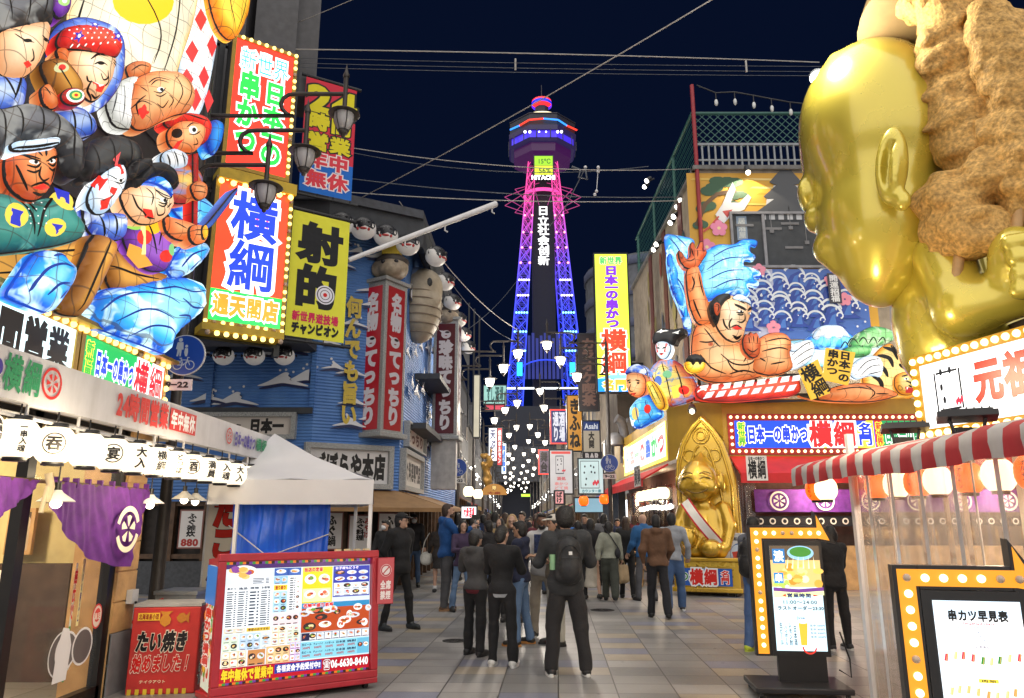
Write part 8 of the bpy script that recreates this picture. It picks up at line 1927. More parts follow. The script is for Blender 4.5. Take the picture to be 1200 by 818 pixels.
def grid(x0,y0,x1,y1,nx,ny,bg,cell=None,cap=True):
 c.rect(X(x0),Y(y0),X(x1),Y(y1),bg);dx,dy=(x1-x0)/nx,(y1-y0)/ny;sh=[]
 for i in range(nx):
  for j in range(ny):
   a,b=X(x0+dx*i)+.004,Y(y0+dy*j)+.004;a2,b2=X(x0+dx*(i+1))-.004,Y(y0+dy*(j+1))-.004
   if cell:sh.append(([(a,b),(a2,b),(a2,b2),(a,b2)],cell))
 if sh:c.many(sh)
 for i in range(nx):
  for j in range(ny):
   a,b=X(x0+dx*(i+.5)),Y(y0+dy*(j+.58));dish(a,b,W0*dx*.42,min(H0*dy*.33,W0*dx*.34))
 if cap:c.many([([(X(x0+dx*(i+.15)),Y(y0+dy*(j+.04))),(X(x0+dx*(i+rnd.uniform(.6,.88))),Y(y0+dy*(j+.04))),(X(x0+dx*(i+.85)),Y(y0+dy*(j+.12))),(X(x0+dx*(i+.15)),Y(y0+dy*(j+.12)))],rnd.choice(['#303848','#802028','#202020']))for i in range(nx)for j in range(ny)])
def lines(x0,y0,x1,y1,n,colr='#303c50',cols=1):
 sh=[];dy=(y1-y0)/n;dx=(x1-x0)/cols
 for q in range(cols):
  for i in range(n):
   yy=y0+dy*i;xx=x0+dx*q
   for a,b in((.04,rnd.uniform(.5,.68)),(.76,.94)):sh.append(([(X(xx+dx*a),Y(yy+dy*.2)),(X(xx+dx*b),Y(yy+dy*.2)),(X(xx+dx*b),Y(yy+dy*.68)),(X(xx+dx*a),Y(yy+dy*.68))],colr))
 c.many(sh)
c.disc(X(.11),Y(.90),W0*.10,'#f6f2ea',24,H0*.07)
for i in range(14):c.disc(X(.11+rnd.uniform(-.07,.07)),Y(.90+rnd.uniform(-.03,.05)),W0*.028,rnd.choice(['#e8b45a','#d89a40','#f0cc80','#8a4a9a','#c8602a']),8,H0*.022)
c.rect(X(.165),Y(.80),X(.29),Y(.87),'#e8eef6');lines(.17,.81,.285,.86,4)
c.rect(X(.01),Y(.45),X(.30),Y(.79),'#f2f8fc')
for q in range(4):
 c.text(['串かつ','逸品','焼物','お飲物'][q],X(.015+.072*q),Y(.765),X(.07+.072*q),Y(.785),'#28344a',.04)
 lines(.012+.072*q,.46,.078+.072*q,.755,16 if q!=2 else 11)
grid(.01,.41,.14,.45,2,1,'#e8d8c0');c.rect(X(.15),Y(.415),X(.30),Y(.445),'#e0c040');c.text('季節のおすすめ',X(.16),Y(.42),X(.29),Y(.44),'#6a1a20',.03)
grid(.005,.27,.10,.40,2,2,'#d8ead0');grid(.11,.27,.24,.40,3,2,'#b8d0e8');grid(.245,.27,.305,.40,1,4,'#d8e8f0',None)
grid(.005,.14,.155,.265,3,2,'#e8c090','#f4e4cc');grid(.165,.14,.275,.265,2,1,'#c88850')
c.rect(X(.31),Y(.87),X(.49),Y(.935),'#2a50a0');grid(.315,.875,.395,.93,1,1,'#3a66b8',None,False);grid(.41,.875,.485,.93,1,1,'#3a66b8',None,False)
grid(.31,.80,.40,.865,2,1,'#8ac0e0');grid(.31,.56,.40,.735,2,3,'#a8d4ec');c.rect(X(.31),Y(.745),X(.40),Y(.79),'#f0d040');c.text('造り盛り',X(.32),Y(.752),X(.39),Y(.783),'#a81a20',.05)
c.rect(X(.41),Y(.56),X(.485),Y(.865),'#f0f4f8');lines(.415,.57,.455,.855,14);grid(.458,.57,.485,.83,1,6,'#f0f4f8',None,False)
grid(.31,.45,.485,.55,4,1,'#f4dce0');grid(.31,.29,.40,.44,2,3,'#f0d8b0','#fff4e0');grid(.41,.29,.49,.44,2,3,'#e0e8d0')
c.rect(X(.28),Y(.14),X(.49),Y(.28),'#e8a868');grid(.285,.145,.43,.275,3,2,'#f0c890');c.rect(X(.435),Y(.145),X(.488),Y(.275),'#f4f0e8');lines(.437,.15,.486,.27,7)
c.rect(X(.50),Y(.62),X(.71),Y(.935),'#e8d020');c.text('当店の定番',X(.51),Y(.895),X(.64),Y(.93),'#c81e28',.06,[(.06,'#fff8d8')]);grid(.505,.75,.70,.885,2,1,'#e8d428',None,False);grid(.505,.63,.70,.745,2,1,'#d8e8b0',None,False)
c.rect(X(.715),Y(.66),X(.985),Y(.935),'#2a3aa8');grid(.72,.79,.98,.90,3,2,'#2a3aa8',None,False);grid(.72,.67,.98,.785,4,2,'#e4ecf8');c.text('お子様もどうぞ',X(.73),Y(.905),X(.9),Y(.93),'#f0e8ff',.04)
c.rect(X(.50),Y(.37),X(.985),Y(.61),'#b84a24');c.rect(X(.50),Y(.575),X(.985),Y(.62),'#2a8ac0');c.text('名物大盛り鉄板',X(.51),Y(.583),X(.72),Y(.615),'#d81e2a',.06,[(.07,'#ffffff')])
for i in range(17):dish(X(.525+.028*i+rnd.uniform(-.01,.01)),Y(rnd.uniform(.40,.565)),W0*rnd.uniform(.022,.05),H0*rnd.uniform(.022,.04))
grid(.50,.30,.985,.365,9,1,'#5a6a8a','#f0f0f0');c.rect(X(.505),Y(.30),X(.56),Y(.365),'#2a2a4a')
c.rect(X(.50),Y(.15),X(.985),Y(.29),'#8ad0e4');
for i in range(6):
 for j in range(2):c.text(['生ビール','チューハイ','ハイボール','日本酒','焼酎','カクテル'][i],X(.51+.078*i),Y(.17+.065*j+.024),X(.575+.078*i),Y(.17+.065*j+.044),'#1a3a5a',.04);c.text('%d円'%(300+50*((i*3+j)%6)),X(.515+.078*i),Y(.165+.065*j),X(.565+.078*i),Y(.165+.065*j+.02),'#a82028',.04)
grid(.895,.155,.98,.285,2,1,'#6ab8d8',None,False);grid(.495,.145,.5,.15,1,1,'#8ad0e4',None,False)
grid(.428,.145,.497,.30,2,3,'#c8a0d8','#f0e4f4')
c.build('menu_print',printed('menu_lit',.80,.2,.06),t)
k=MB();k.mat(0)
for i in range(4):u=wM-.45+.1*i;k.fbox(FMn,u,hM+.002,u+.05,hM+.02,-.04,.02)
k.build('label_tag',mat('beige_tag',(.6,.5,.3),.6),t)
for a in(.08,wM-.1):
 for b in(-.05,-.48):p=FMn.pt(a,.0,b);p.z=.045;MB().cyl(p-FMn.u*.018,p+FMn.u*.018,.045,None,14).build('caster',black,t)
F5=Frame(FMn.pt(wM-.02,hM-.52,.035),FMn.u[:2]);c=Card(F5);c.rect(0,0,.17,.44,'#c85a62');c.disc(.085,.32,.06,'#e8dfe0',24);c.ring(.085,.32,.05,.012,'#b83440',20);c.stroke([(.05,.285),(.12,.355)],.012,'#b83440');c.text('全席\n禁煙',.03,.04,.14,.22,'#f4e8e8',.05)
t=thing('no_smoking_sign','small red no smoking card clipped to the side of the menu board','sign',F5.pt(.08,0));k=MB();k.fbox(F5,-.006,-.006,.176,.446,-.012,-.002);k.build('backing',redfr,t);c.build('card',prn,t)
#overhead cables
wirem=mat('cable_grey',(.10,.11,.13),.6);wirew=mat('cable_pale',(.42,.40,.38),.6)
def cable(label,a,b,sag,r,m,n=24,name='overhead_cable'):
 r*=.62;P=[a+(b-a)*(i/n)-Vector((0,0,sag*4*(i/n)*(1-i/n)))for i in range(n+1)]
 o=MB().tube(P,r,6).build(name,m,None,loc=a);tag(o,label,'cable','overhead cables');return o
cable('pale cable running diagonally from the blue building up over the whole street',at(415,236,Y=17),at(900,-40,Y=9),.1,.018,wirew)
cable('topmost dark cable crossing the sky, with small spacers',at(280,57,Y=13),at(960,73,Y=16),-.05,.020,wirew)
for i,dy in enumerate((6,12,17)):cable('thin dark cable in the upper bundle crossing the sky',at(280,60+dy,Y=13.2),at(1000,72+dy,Y=16.2),.05,.010,wirem)
for px in(604,874):
 p=at(px,69 if px<700 else 71,Y=14.6);o=MB().tube([p,p-Vector((0,0,.28))],.022,6).build('cable_spacer',wirew,None,loc=p);tag(o,'pale spacer clip on the upper cables '+('above the tower'if px<700 else 'before the roof terrace'),'cable clip')
cable('pale pair cable passing just under the tower deck, upper one',at(380,168,Y=19),at(830,197,Y=21),.35,.020,wirew)
cable('grey cable passing just under the tower deck, lower one',at(380,172,Y=19.1),at(760,195,Y=21),.45,.016,wirem)
cable('dark cable running from the far mast to the corner restaurant',at(400,208,Y=20),at(830,230,Y=21.5),.25,.022,wirem)
cable('bundled cable just above the white boom',at(390,224,Y=20),at(830,234,Y=21.5),.18,.022,wirew)
cable('thin cable slanting from the upper left corner of the sky',at(300,46,Y=14),at(470,-25,Y=12),.02,.012,wirew)
cable('cable curving down from the boom to the street lamps',at(468,236,Y=19),at(606,386,Y=26),.45,.020,wirew)
cable('second cable curving down beside it towards the tower foot',at(480,252,Y=19),at(612,402,Y=26),.75,.016,wirem)
cable('thin cable rising from the masts to the tower',at(545,388,Y=30),at(612,320,Y=40),.3,.018,wirem)
t=thing('cable_junction','loop of cable with white insulators hanging in front of the tower deck','insulator',at(690,215,Y=20.5))
k=MB();k.tube([at(670,195,Y=20.5),at(680,199,Y=20.5),at(678,208,Y=20.5),at(688,210,Y=20.5),at(686,197,Y=20.5)],.03,6);k.tube([at(686,197,Y=20.5),at(662,244,Y=20.8),at(640,270,Y=21)],.016,6);k.build('cable',wirem,t)
k=MB()
for x,y in((686,196),(701,196),(701,201),(699,224),(697,228)):k.ball(at(x,y,Y=20.5),.05,8,6)
k.tube([at(701,197,Y=20.5),at(699,226,Y=20.5)],.012,5);k.build('insulator',whitemet,t)
#shops down the street
def flat_sign(name,label,F,rect,draw,m,depth=.18,rim=.04,rimmat=None):return lightbox(name,label,'sign',F,rect,draw,m,depth,rim,rimmat or steel)
rnd=random.Random(31)
facs=[mat('facade_a',(.10,.095,.09),.8,0,.3,2,wear=.3),mat('facade_b',(.17,.14,.11),.8,0,.3,2,wear=.3),mat('facade_c',(.07,.075,.09),.7,0,.3,2),mat('facade_d',(.20,.19,.18),.8,0,.25,2,wear=.4)]
shopglow=[glow('shopfront_warm',(1,.70,.38),2.2,True),glow('shopfront_white',(.9,.95,1),2.0,True),glow('shopfront_amber',(1,.5,.2),2.0,True)]
adj=['dark','brown','slate','grey','narrow','tall','low','plain','old','wide']
def street_house(side,y0,y1,x,h,i):
 sgn=-1 if side=='l'else 1;far=x+sgn*7
 t=thing('shop_house','%s shop house, number %s from the crossing on the %s side of the street'%(adj[i%10],['one','two','three','four','five','six','seven','eight'][i//2],'blue building'if side=='l'else 'corner restaurant'),'building',(x,(y0+y1)/2,0))
 k=MB();k.box(min(x,far),y0,2.7,max(x,far),y1,h);k.build('wall',facs[i%4],t)
 k=MB();k.box(min(x,far)-.12,y0,h,max(x,far)+.12,y1,h+.18);k.build('roof_edge',steel,t)
 F=Frame((x,y0 if side=='l'else y1,0),(0,1)if side=='l'else(0,-1));L=y1-y0
 k=MB();k.fbox(F,.15,.25,L-.15,2.45,-.9,-.85);k.build('shopfront',shopglow[i%3],t)
 k=MB()
 for u in np.arange(.1,L,1.7):k.fbox(F,u,0,u+.12,2.7,-.3,-.01)
 k.fbox(F,0,0,L,.24,-.85,-.04);k.build('shopfront_frame',steel,t)
 k=MB();k.add([F.pt(.1,2.75,.01),F.pt(L-.1,2.75,.01),F.pt(L-.1,2.35,.9),F.pt(.1,2.35,.9),F.pt(.1,2.15,.9),F.pt(L-.1,2.15,.9)],[(0,1,2,3),(3,2,5,4)],False)
 k.build('awning',mat('awn_%d'%(i%5),[(.30,.02,.02),(.02,.06,.25),(.25,.16,.03),(.02,.12,.06),(.28,.27,.25)][i%5],.7),t)
 for f in range(int((h-3.2)/2.6)):
  for u in np.arange(.7,L-1.2,2.0):
   w_=MB();w_.frim(F,u,3.7+2.6*f,u+1.1,5.0+2.6*f,.06,.0,.06);wf=w_.build('window',greysteel,t)
   w_=MB();w_.fbox(F,u,3.7+2.6*f,u+1.1,5.0+2.6*f,.005,.015);w_.build('pane',glow('lit_window',(1,.75,.45),.35,False)if rnd.random()<.25 else darkglass,wf)
 return t,F
ys_l=[33.2,40,47.5,55,64,74,86,100,118];ys_r=[29.2,37,45,53,62,72,85,99,118]
hl=[7.2,9.0,7.5,10,8,9,7,9];hr=[7.6,9.5,8,7.4,10,8,9,8]
for i in range(8):
 street_house('l',ys_l[i],ys_l[i+1]-.1,-2.7-.1*(i%3),hl[i],2*i);street_house('r',ys_r[i],ys_r[i+1]-.1,4.2+.1*(i%3),hr[i],2*i+1)
t=thing('park_gateway','dark building closing the far end of the street under the tower','building',(7,150,0));k=MB();k.box(-30,150,0,-3,156,16);k.box(5.5,150,0,45,156,16);k.box(-3,150,9,5.5,156,16);k.build('wall',facs[2],t)
t=thing('dark_tower_block','curved dark apartment block with faint blue balcony bands beyond the tall lit sign','building',(13,70,0))
k=MB();k.lathe([(7,0),(7,26),(6.6,26.2),(0,26.4)],(14.5,72,0),28);k.build('wall',facs[2],t)
k=MB()
for z in np.arange(4,26,3):k.lathe([(7.05,z),(7.15,z+.05),(7.15,z+.8),(7.05,z+.85)],(14.5,72,0),28)
k.build('balcony_band',mat('band_blue',(.07,.08,.14),.7),t)  # bands only a little bluer than the wall
def vs(label,side,Y,px0,py0,px1,py1,bg,words,colr,m=None,vert=True,name='shop_sign',extra=None,rm=None):
 F=Frame((at(px0,py1,Y=Y).x,Y,0),(1,0));r=F.rect(px0,py1,px1,py0)
 def d(c,u0,v0,u1,v1):
  w,h=u1-u0,v1-v0;c.rect(u0,v0,u1,v1,bg)
  if words:c.text(words,u0+w*.12,v0+h*.05,u1-w*.12,v1-h*.05,colr,.05,None,vert)
  if extra:extra(c,u0,v0,u1,v1)
 return lightbox(name,label,'sign',F,r,d,m or lit_soft,.2,.05,rm or steel)
def tall(c,u0,v0,u1,v1):
 w,h=u1-u0,v1-v0
 c.rect(u0,v0,u1,v0+h*.09,'#1a8ae0');c.poly([(u0,v0+h*.09),(u1,v0+h*.09),(u1,v0+h*.16)],'#7ac8f0');c.text('新世界',u0+w*.16,v1-h*.075,u1-w*.16,v1-h*.02,'#3aa050',.05,[(.08,'#f4f4a0')])
 c.text('日本一の串かつ',u0+w*.3,v0+h*.45,u1-w*.3,v1-h*.09,'#6a1ab8',.07,None,True);c.text('横綱',u0+w*.13,v0+h*.13,u1-w*.1,v0+h*.44,'#f0381c',.06,[(.06,'#fff6e0')],True);c.text('名門',u0+w*.14,v0+h*.01,u1-w*.14,v0+h*.085,'#f0a030',.06,[(.08,'#fff6e0')])
vs('tall lit yellow green vertical sign with purple and red characters beside the corner restaurant','r',25.2,701,298,734,459,'#d8ee3c','',INK,lit,extra=tall)
vs('dark vertical sign with faint characters behind the tall lit sign','r',27,680,392,699,480,'#2a2028','カラオケ喫茶','#7a5a50',printed('dim_sign',.25,.5))
vs('orange vertical board with big black brush characters','r',30,666,464,681,528,'#c88a34','きふね','#181410',lit_soft)
def redrim(c,u0,v0,u1,v1):c.ring((u0+u1)/2,(v0+v1)/2,.01,.01,'#e8e4f0',6)
t_=vs('dark blue sign with white brush writing in a red bulb border','r',33,646,481,664,519,'#1a2a6a','酒場\n通り','#e8e8f4',lit_soft,rm=glow('red_tube',(1,.05,.03),1.4,False))
vs('red neon framed picture sign below the blue one','r',38,632,528,643,555,'#6a5a6a','舞台','#1a1014',lit_soft,rm=glow('red_tube',(1,.05,.03),1.4,False))
def asahi(c,u0,v0,u1,v1):c.rect(u0,v0+(v1-v0)*.7,u1,v1,'#1a3a7a');c.text('Asahi',u0+.06,v0+(v1-v0)*.76,u1-.06,v0+(v1-v0)*.93,'#e8eef8',.03);c.text('大関',u0+.2,v0+.15,u1-.2,v0+(v1-v0)*.66,'#2a2622',.06,None,True)
vs('beige sign with a blue top panel and black characters','r',28.4,684,494,702,530,'#b8ac98','',INK,printed('dim_sign2',.4,.5),extra=asahi)
vs('dark strip sign with white letters under the beige one','r',28.2,684,531,704,539,'#241c20','BAR','#e8e0e0',printed('dim_sign'),vert=False)
def board(c,u0,v0,u1,v1):
 w,h=u1-u0,v1-v0;c.rect(u0+w*.06,v1-h*.08,u1-w*.06,v1-h*.02,'#d8504a');X=lambda f:u0+w*f;Y=lambda f:v0+h*f
 for a,b,cc,d_ in((.25,.45,.27,.86),(.25,.45,.62,.47),(.25,.86,.62,.88),(.60,.45,.62,.88)):c.rect(X(a),Y(b),X(max(cc,a+.02)),Y(max(d_,b+.015)),'#303038')
 for a,b in((.35,.78),(.34,.66),(.37,.55),(.5,.8),(.5,.68),(.52,.75)):c.disc(X(a),Y(b),w*.028,'#282830',8,h*.02)
 for q in range(4):c.disc(X(.56+.04*q),Y(.52+.015*(q%2)),w*.025,'#d03a48',8,h*.025)
 c.text('酒処',X(.3),Y(.3),X(.7),Y(.38),'#c8686a',.05);c.text('串かつ\nどて焼',X(.2),Y(.08),X(.8),Y(.26),'#d88a88',.04)
vs('pale upright shop board with ink strokes and a red hand print, farther of two','r',27.5,645,528,670,578,'#c8c4c4','',INK,lit_soft,extra=board)
def board2(c,u0,v0,u1,v1):
 w,h=u1-u0,v1-v0;X=lambda f:u0+w*f;Y=lambda f:v0+h*f
 for a,b,cc,d_ in((.06,.14,.08,.94),(.06,.14,.84,.16),(.06,.93,.84,.95),(.82,.14,.84,.94)):c.rect(X(a),Y(b),X(max(cc,a+.02)),Y(max(d_,b+.015)),'#303038')
 for a,b in((.25,.78),(.22,.6),(.3,.42),(.27,.25),(.5,.8),(.52,.62),(.62,.76),(.66,.6)):c.disc(X(a),Y(b),w*.035,'#282830',8,h*.035)
 for q in range(4):c.disc(X(.6+.06*q),Y(.28+.05*(q%2)),w*.045,'#d03a48',8,h*.06)
 c.text('カウンター席',X(.1),Y(.02),X(.9),Y(.11),'#2a7a8a',.04)
vs('pale lit shop board with ink strokes beside the blue road sign before the red awning','r',26.8,679,538,706,578,'#c4dcdc','',INK,lit_soft,extra=board2)
vs('pink poster with black characters held up over the crowd','r',26,651,576,660,590,'#e8a0a0','ばけ','#20181c',lit_soft)
vs('bright blue white lit shop interior panel behind the crowd on the corner restaurant side','r',27.4,674,584,706,600,'#8ab8cc','',INK,lit_soft)
vs('pale teal lit sign with a round emblem above the street','l',40,567,452,593,473,'#9ad0c8','すし酒場','#2a5a58',lit_soft,vert=False)
vs('pink strip sign below the pale teal one','l',40.2,569,475,592,480,'#e04a60','',INK,lit_soft)
vs('white lit vertical sign with blue black writing on the blue building side','l',36,573,502,582,540,'#f0f4ff','天ぷら','#2a2a4a',lit)
vs('red lit vertical sign with white characters on the blue building side','l',36.3,583,502,588,545,'#e03a44','焼肉ホルモン','#fff0f0',lit_soft)
vs('white and blue lit vertical sign, farther along the blue building side','l',42,588,520,593,555,'#e8f4ff','酒','#1a5ac0',lit)
vs('pale glowing slanted shop sign high on the blue building side','l',30,555,440,562,512,'#c8c0a8','',INK,lit_soft)
vs('small white lit sign with red characters over the crowd beside the blue building','l',23.5,541,594,558,607,'#eef2f4','大衆酒場','#c82838',lit,vert=False)
vs('bright green neon strip sign glowing far down the street','r',120,611,579,621,582,'#a8f020','',INK,lit)
p=at(571,548,Y=30);t=thing('golden_carving','golden carved shop figure climbing the shop front on the blue building side','shop figure',p)
V,F=sdf_mesh([('e',(0,0,-.3),(.16,.2,.5)),('e',(.08,-.1,.2),(.14,.15,.25)),('e',(-.1,0,.5),(.18,.12,.12)),('e',(.15,-.1,.6),(.07,.08,.2)),('e',(-.12,-.15,0),(.12,.1,.2))],.04,.06,rndnoise(4));np_obj('figure',V,F,mat('amber_gold',(.5,.27,.06),.4,.3),t)
p=at(579,580,Y=29);F=Frame((p.x,29,p.z),(1,0));t=thing('fan_sign','amber lit fan shaped sign over a shop door on the blue building side','sign',p)
c=Card(F,.03);pts=[(.5*cos(a),.42*sin(a))for a in np.linspace(0,math.pi,14)];c.poly(pts,'#b88038');c.disc(0,.27,.1,'#6a2a18',14);c.text('寿',-.08,.19,.08,.35,'#f4d080',.05);c.text('大衆',-.25,.02,.25,.12,'#8a3a18',.05);c.build('panel',lit_soft,t);k=MB();k.prism(F,pts,-.12,.02);k.build('cabinet',steel,t)
for i,(px,py,Y,c_,lab)in enumerate(((549,576,24,'w','round white paper lantern hanging by the lamp post at the end of the blue building'),(560,579,26,'w','second round white paper lantern past the end of the blue building'),(684,587,26,'o','red orange paper lantern under the pale shop board'),(708,585,26,'o','orange paper lantern beside the red side awning'),(548,601,24,'w','low white paper lantern just over the crowd by the blue building'))):
 lantern('paper_lantern',lab,'paper lanterns at the shop doors',tuple(at(px,py,Y=Y)),.17,.32,lan_w if c_=='w'else lan_o,INK,[])
garl=thing('string_lights','two rows of small white lights along the far eaves of the street','string lights',(0,60,5));k=MB()
for s_ in(-1,1):
 for i in range(46):k.ball(((-2.2 if s_<0 else 3.7)+.1*sin(i),40+i*2.2,4.3+.25*sin(i*1.7)-.012*i),.06,6,4)
k.build('bulb_chain',whitelit,garl)
t=thing('ventilation_duct','grey bent ventilation ducts on the wall above the pale shop boards','duct',(4.2,27,5));k=MB()
for dx,y in((0,27),(.5,28)):k.tube([(4.1+dx,y,3.6),(4.1+dx,y,4.7),(4.0+dx,y-.1,5.1),(3.8+dx,y-.15,5.2)],.18,10)
k.lathe([(.35,4.2),(.3,4.5),(.1,4.65),(0,4.66)],(3.7,26.6,0),14);k.build('pipe',mat('duct_grey',(.28,.28,.3),.4,.4),t)
#people
def fabric(name,c,var=.18,rough=.85,var_=0,sc=7):
 m=mat('fabric_'+name,c,rough,0,var,sc,.7,13);b=m.node_tree.nodes['Principled BSDF'];b.inputs['Sheen Weight'].default_value=.05;b.inputs['Sheen Roughness'].default_value=.4;return m
skin_m=[mat('skin_light',(.48,.29,.21),.5,0,.08,9),mat('skin_tan',(.36,.21,.14),.5,0,.08,9),mat('skin_deep',(.16,.08,.05),.5,0,.08,9)]
hair_m={'black':mat('hair_black',(.010,.009,.009),.42,0,.4,30,.6,90),'brown':mat('hair_brown',(.045,.024,.014),.45,0,.4,30,.6,90),'blond':mat('hair_blond',(.38,.25,.12),.5,0,.3,30,.6,90),'grey':mat('hair_grey',(.25,.25,.25),.5,0,.3,30,.5,90)}
eye_m=mat('eye_dark',(.01,.008,.007),.2);lip_m=mat('lip',(.32,.12,.10),.5)
sole_w=mat('sole_white',(.7,.7,.68),.5)
def rotm(yaw,pitch=0.0):return np.array(Matrix.Rotation(yaw,3,'Z')@Matrix.Rotation(pitch,3,'X'))
def fold(sd,amp=.009):
 rg=np.random.default_rng(sd);q=[(rg.normal(size=3)*(1,1,1.6),rg.uniform(0,6),f)for f in(9,14,22,30,41)]
 def f(X,Y,Z):
  s_=0
  for a,ph,fr in q:a=a/np.linalg.norm(a);s_=s_+amp*(10/(fr+3))*np.sin(fr*(a[0]*X+a[1]*Y+a[2]*Z)+ph+1.5*np.sin(7*Z+ph))
  return s_
 return f
def person(label,loc,rz,H=1.72,vox=.012,top=('plain','black'),topc=(.02,.02,.022),botc=(.018,.018,.02),bot='trousers',shoec=(.02,.02,.02),sole=None,hair='short',hairc='black',skin=0,arms=((12,12,25,0),(12,12,25,0)),legs=((0,0,4),(0,0,4)),yaw=0,pitch=0,hat=None,hem=.86,girth=1.0,legw=1.0,mask=False,beard=None,glasses=False,under=None,group=None,hands=True,seed=0,sleeve=.0,coat_len=None,lean=0):
 t=thing('person',label,'person',loc,group,rz)
 s=H/1.72;J={};V3=lambda*a:np.array(a,float)
 low=9
 for i,sd in enumerate((-1,1)):
  a,b,o=[R(q)for q in legs[i]];hip=V3(sd*.09,0,.90);d1_=V3(sd*sin(o),sin(a),-cos(a));d1_/=np.linalg.norm(d1_);kn=hip+.43*d1_
  d2_=V3(sd*sin(o)*.6,sin(a-b),-cos(a-b));d2_/=np.linalg.norm(d2_);an=kn+.40*d2_;J['hip',i],J['knee',i],J['ank',i]=hip,kn,an;low=min(low,an[2])
 dz=.085-low
 for k in list(J):J[k]=J[k]+V3(0,0,dz)
 Lr=R(lean);sh=lambda y,z:V3(0,y+sin(Lr)*(z-.9),.9+dz+(z-.9)*cos(Lr))
 pel,wai,che,nb,hc=sh(0,.93),sh(.01,1.09),sh(.0,1.29),sh(-.015,1.46),sh(.015,1.615)
 for i,sd in enumerate((-1,1)):
  p_,o,e,inn=[R(q)for q in arms[i]];shd=sh(-.01,1.415)+V3(sd*.175*girth,0,0);d1_=V3(sd*sin(o),sin(p_)*cos(o),-cos(p_)*cos(o));el=shd+.285*d1_
  d2_=V3(sd*(sin(o)*.4-sin(inn)),sin(p_+e),-cos(p_+e));d2_/=np.linalg.norm(d2_);wr=el+.245*d2_;J['sho',i],J['elb',i],J['wri',i],J['hd',i]=shd,el,wr,d2_
 g=girth;S_=lambda p:tuple(np.array(p)*s)
 HR=rotm(R(yaw),R(pitch));hp=lambda x,y,z:hc+HR@V3(x,y,z)
 def EL(c,r,k=.03,rot=None):return('e',S_(c),tuple(np.array(r)*s),rot.tolist()if rot is not None else None,k)
 def CO(a,b,r0,r1,k=.03):return('c',S_(a),S_(b),r0*s,r1*s,k)
 def torso(gr):
  return[EL(pel,(.150*g+gr,.105*g+gr,.115+gr),.06),EL(wai,(.132*g+gr,.098*g+gr,.15+gr),.06),EL(che,(.158*g+gr,.112*g+gr,.16+gr),.06),CO(J['sho',0]*(.9,1,1)+V3(0,0,.0),J['sho',1]*(.9,1,1),.062+gr,.062+gr,.06)]
 head=[EL(hp(0,-.008,.025),(.074,.092,.092),.03,HR),EL(hp(0,.022,-.045),(.054,.062,.062),.04,HR),EL(hp(0,.088,-.012),(.0125,.02,.02),.014,HR),EL(hp(0,.094,-.022),(.016,.014,.011),.01,HR),EL(hp(0,.078,.022),(.05,.018,.012),.02,HR),EL(hp(0,.072,-.085),(.024,.022,.02),.02,HR),EL(hp(-.076,-.008,-.005),(.009,.022,.03),.008,HR),EL(hp(.076,-.008,-.005),(.009,.022,.03),.008,HR),CO(nb-V3(0,0,.03),hp(0,-.015,-.05),.056,.052,.03)]
 tr_=bot=='trousers';pr=torso(-.014)+head
 for i in(0,1):
  pr+=[CO(J['hip',i],J['knee',i],.062 if tr_ else.078,.042 if tr_ else.054),CO(J['knee',i],J['ank',i],.042 if tr_ else.054,.031 if tr_ else.036),CO(J['ank',i]-V3(0,.03,.035),J['ank',i]+V3(0,.13,-.05),.034,.028),CO(J['sho',i],J['elb',i],.038,.032),CO(J['elb',i],J['wri',i],.032,.026,.02)]
 Vb,Fb=sdf_mesh(pr,vox*s,.03)
 if hands:
  for i,sd in enumerate((-1,1)):
   d=J['hd',i];w=J['wri',i];side=np.cross(d,V3(0,0,1))if abs(d[2])<.9 else V3(0,1,0);side=side-d*side.dot(d);side/=np.linalg.norm(side);nn=np.cross(d,side);nn/=np.linalg.norm(nn)
   if(nn*V3(-sd,0,0)).sum()<0 and abs(d[2])>.5:nn=-nn
   if abs(d[2])<.5 and nn[2]>0:nn=-nn
   fh=[CO(w-d*.03,w+d*.02,.027,.024,.015)]
   for q in(-.026,-.009,.009,.026):fh.append(CO(w+d*.02+side*q*.6,w+d*.082+side*q,.014,.0125,.012))
   for q,ln in((-.031,.058),(-.0105,.074),(.0105,.080),(.031,.070)):
    b0=w+d*.085+side*q;c1=b0+(d*.88+nn*.42+side*q*1.2)*ln*.5;c2=c1+(d*.55+nn*.8)*ln*.45
    fh+=[CO(b0,c1,.0098,.0088,.004),CO(c1,c2,.0088,.0074,.004)]
   tb=w+d*.03+side*.026;t1=tb+(d*.6+side*.65+nn*.25)*.042;t2=t1+(d*.85+side*.1+nn*.35)*.032
   fh+=[CO(tb,t1,.013,.0105,.008),CO(t1,t2,.0105,.0085,.005)]
   v2,f2=sdf_mesh(fh,(.0048 if vox<.013 else.0075)*s,.006);Fb=np.vstack([Fb,f2+len(Vb)]);Vb=np.vstack([Vb,v2])
 np_obj('body',Vb,Fb,skin_m[skin],t)
 gr=.022 if top[0]in('hoodie','jacket','coat','puffer')else.014;hz=(hem+dz)if coat_len is None else coat_len
 tp=torso(gr)+[CO(nb+V3(0,-.01,-.03),nb+V3(0,-.005,.015),.072,.066,.03)]
 if top[0]=='coat':tp+=[EL(pel-V3(0,0,.12),(.17*g,.13*g,.3),.06)]
 tp+=[EL(pel+V3(0,0,-.02),(.155*g+gr,.112*g+gr,.14),.05)]
 tp.append(('clip',hz*s,1.50*s+dz*s))
 for i in(0,1):
  wend=J['wri',i]-J['hd',i]*(.02+sleeve);tp+=[CO(J['sho',i],J['elb',i],.056+gr*.8,.049+gr*.6),CO(J['elb',i],wend,.049+gr*.6,.034+gr*.5,.025)]
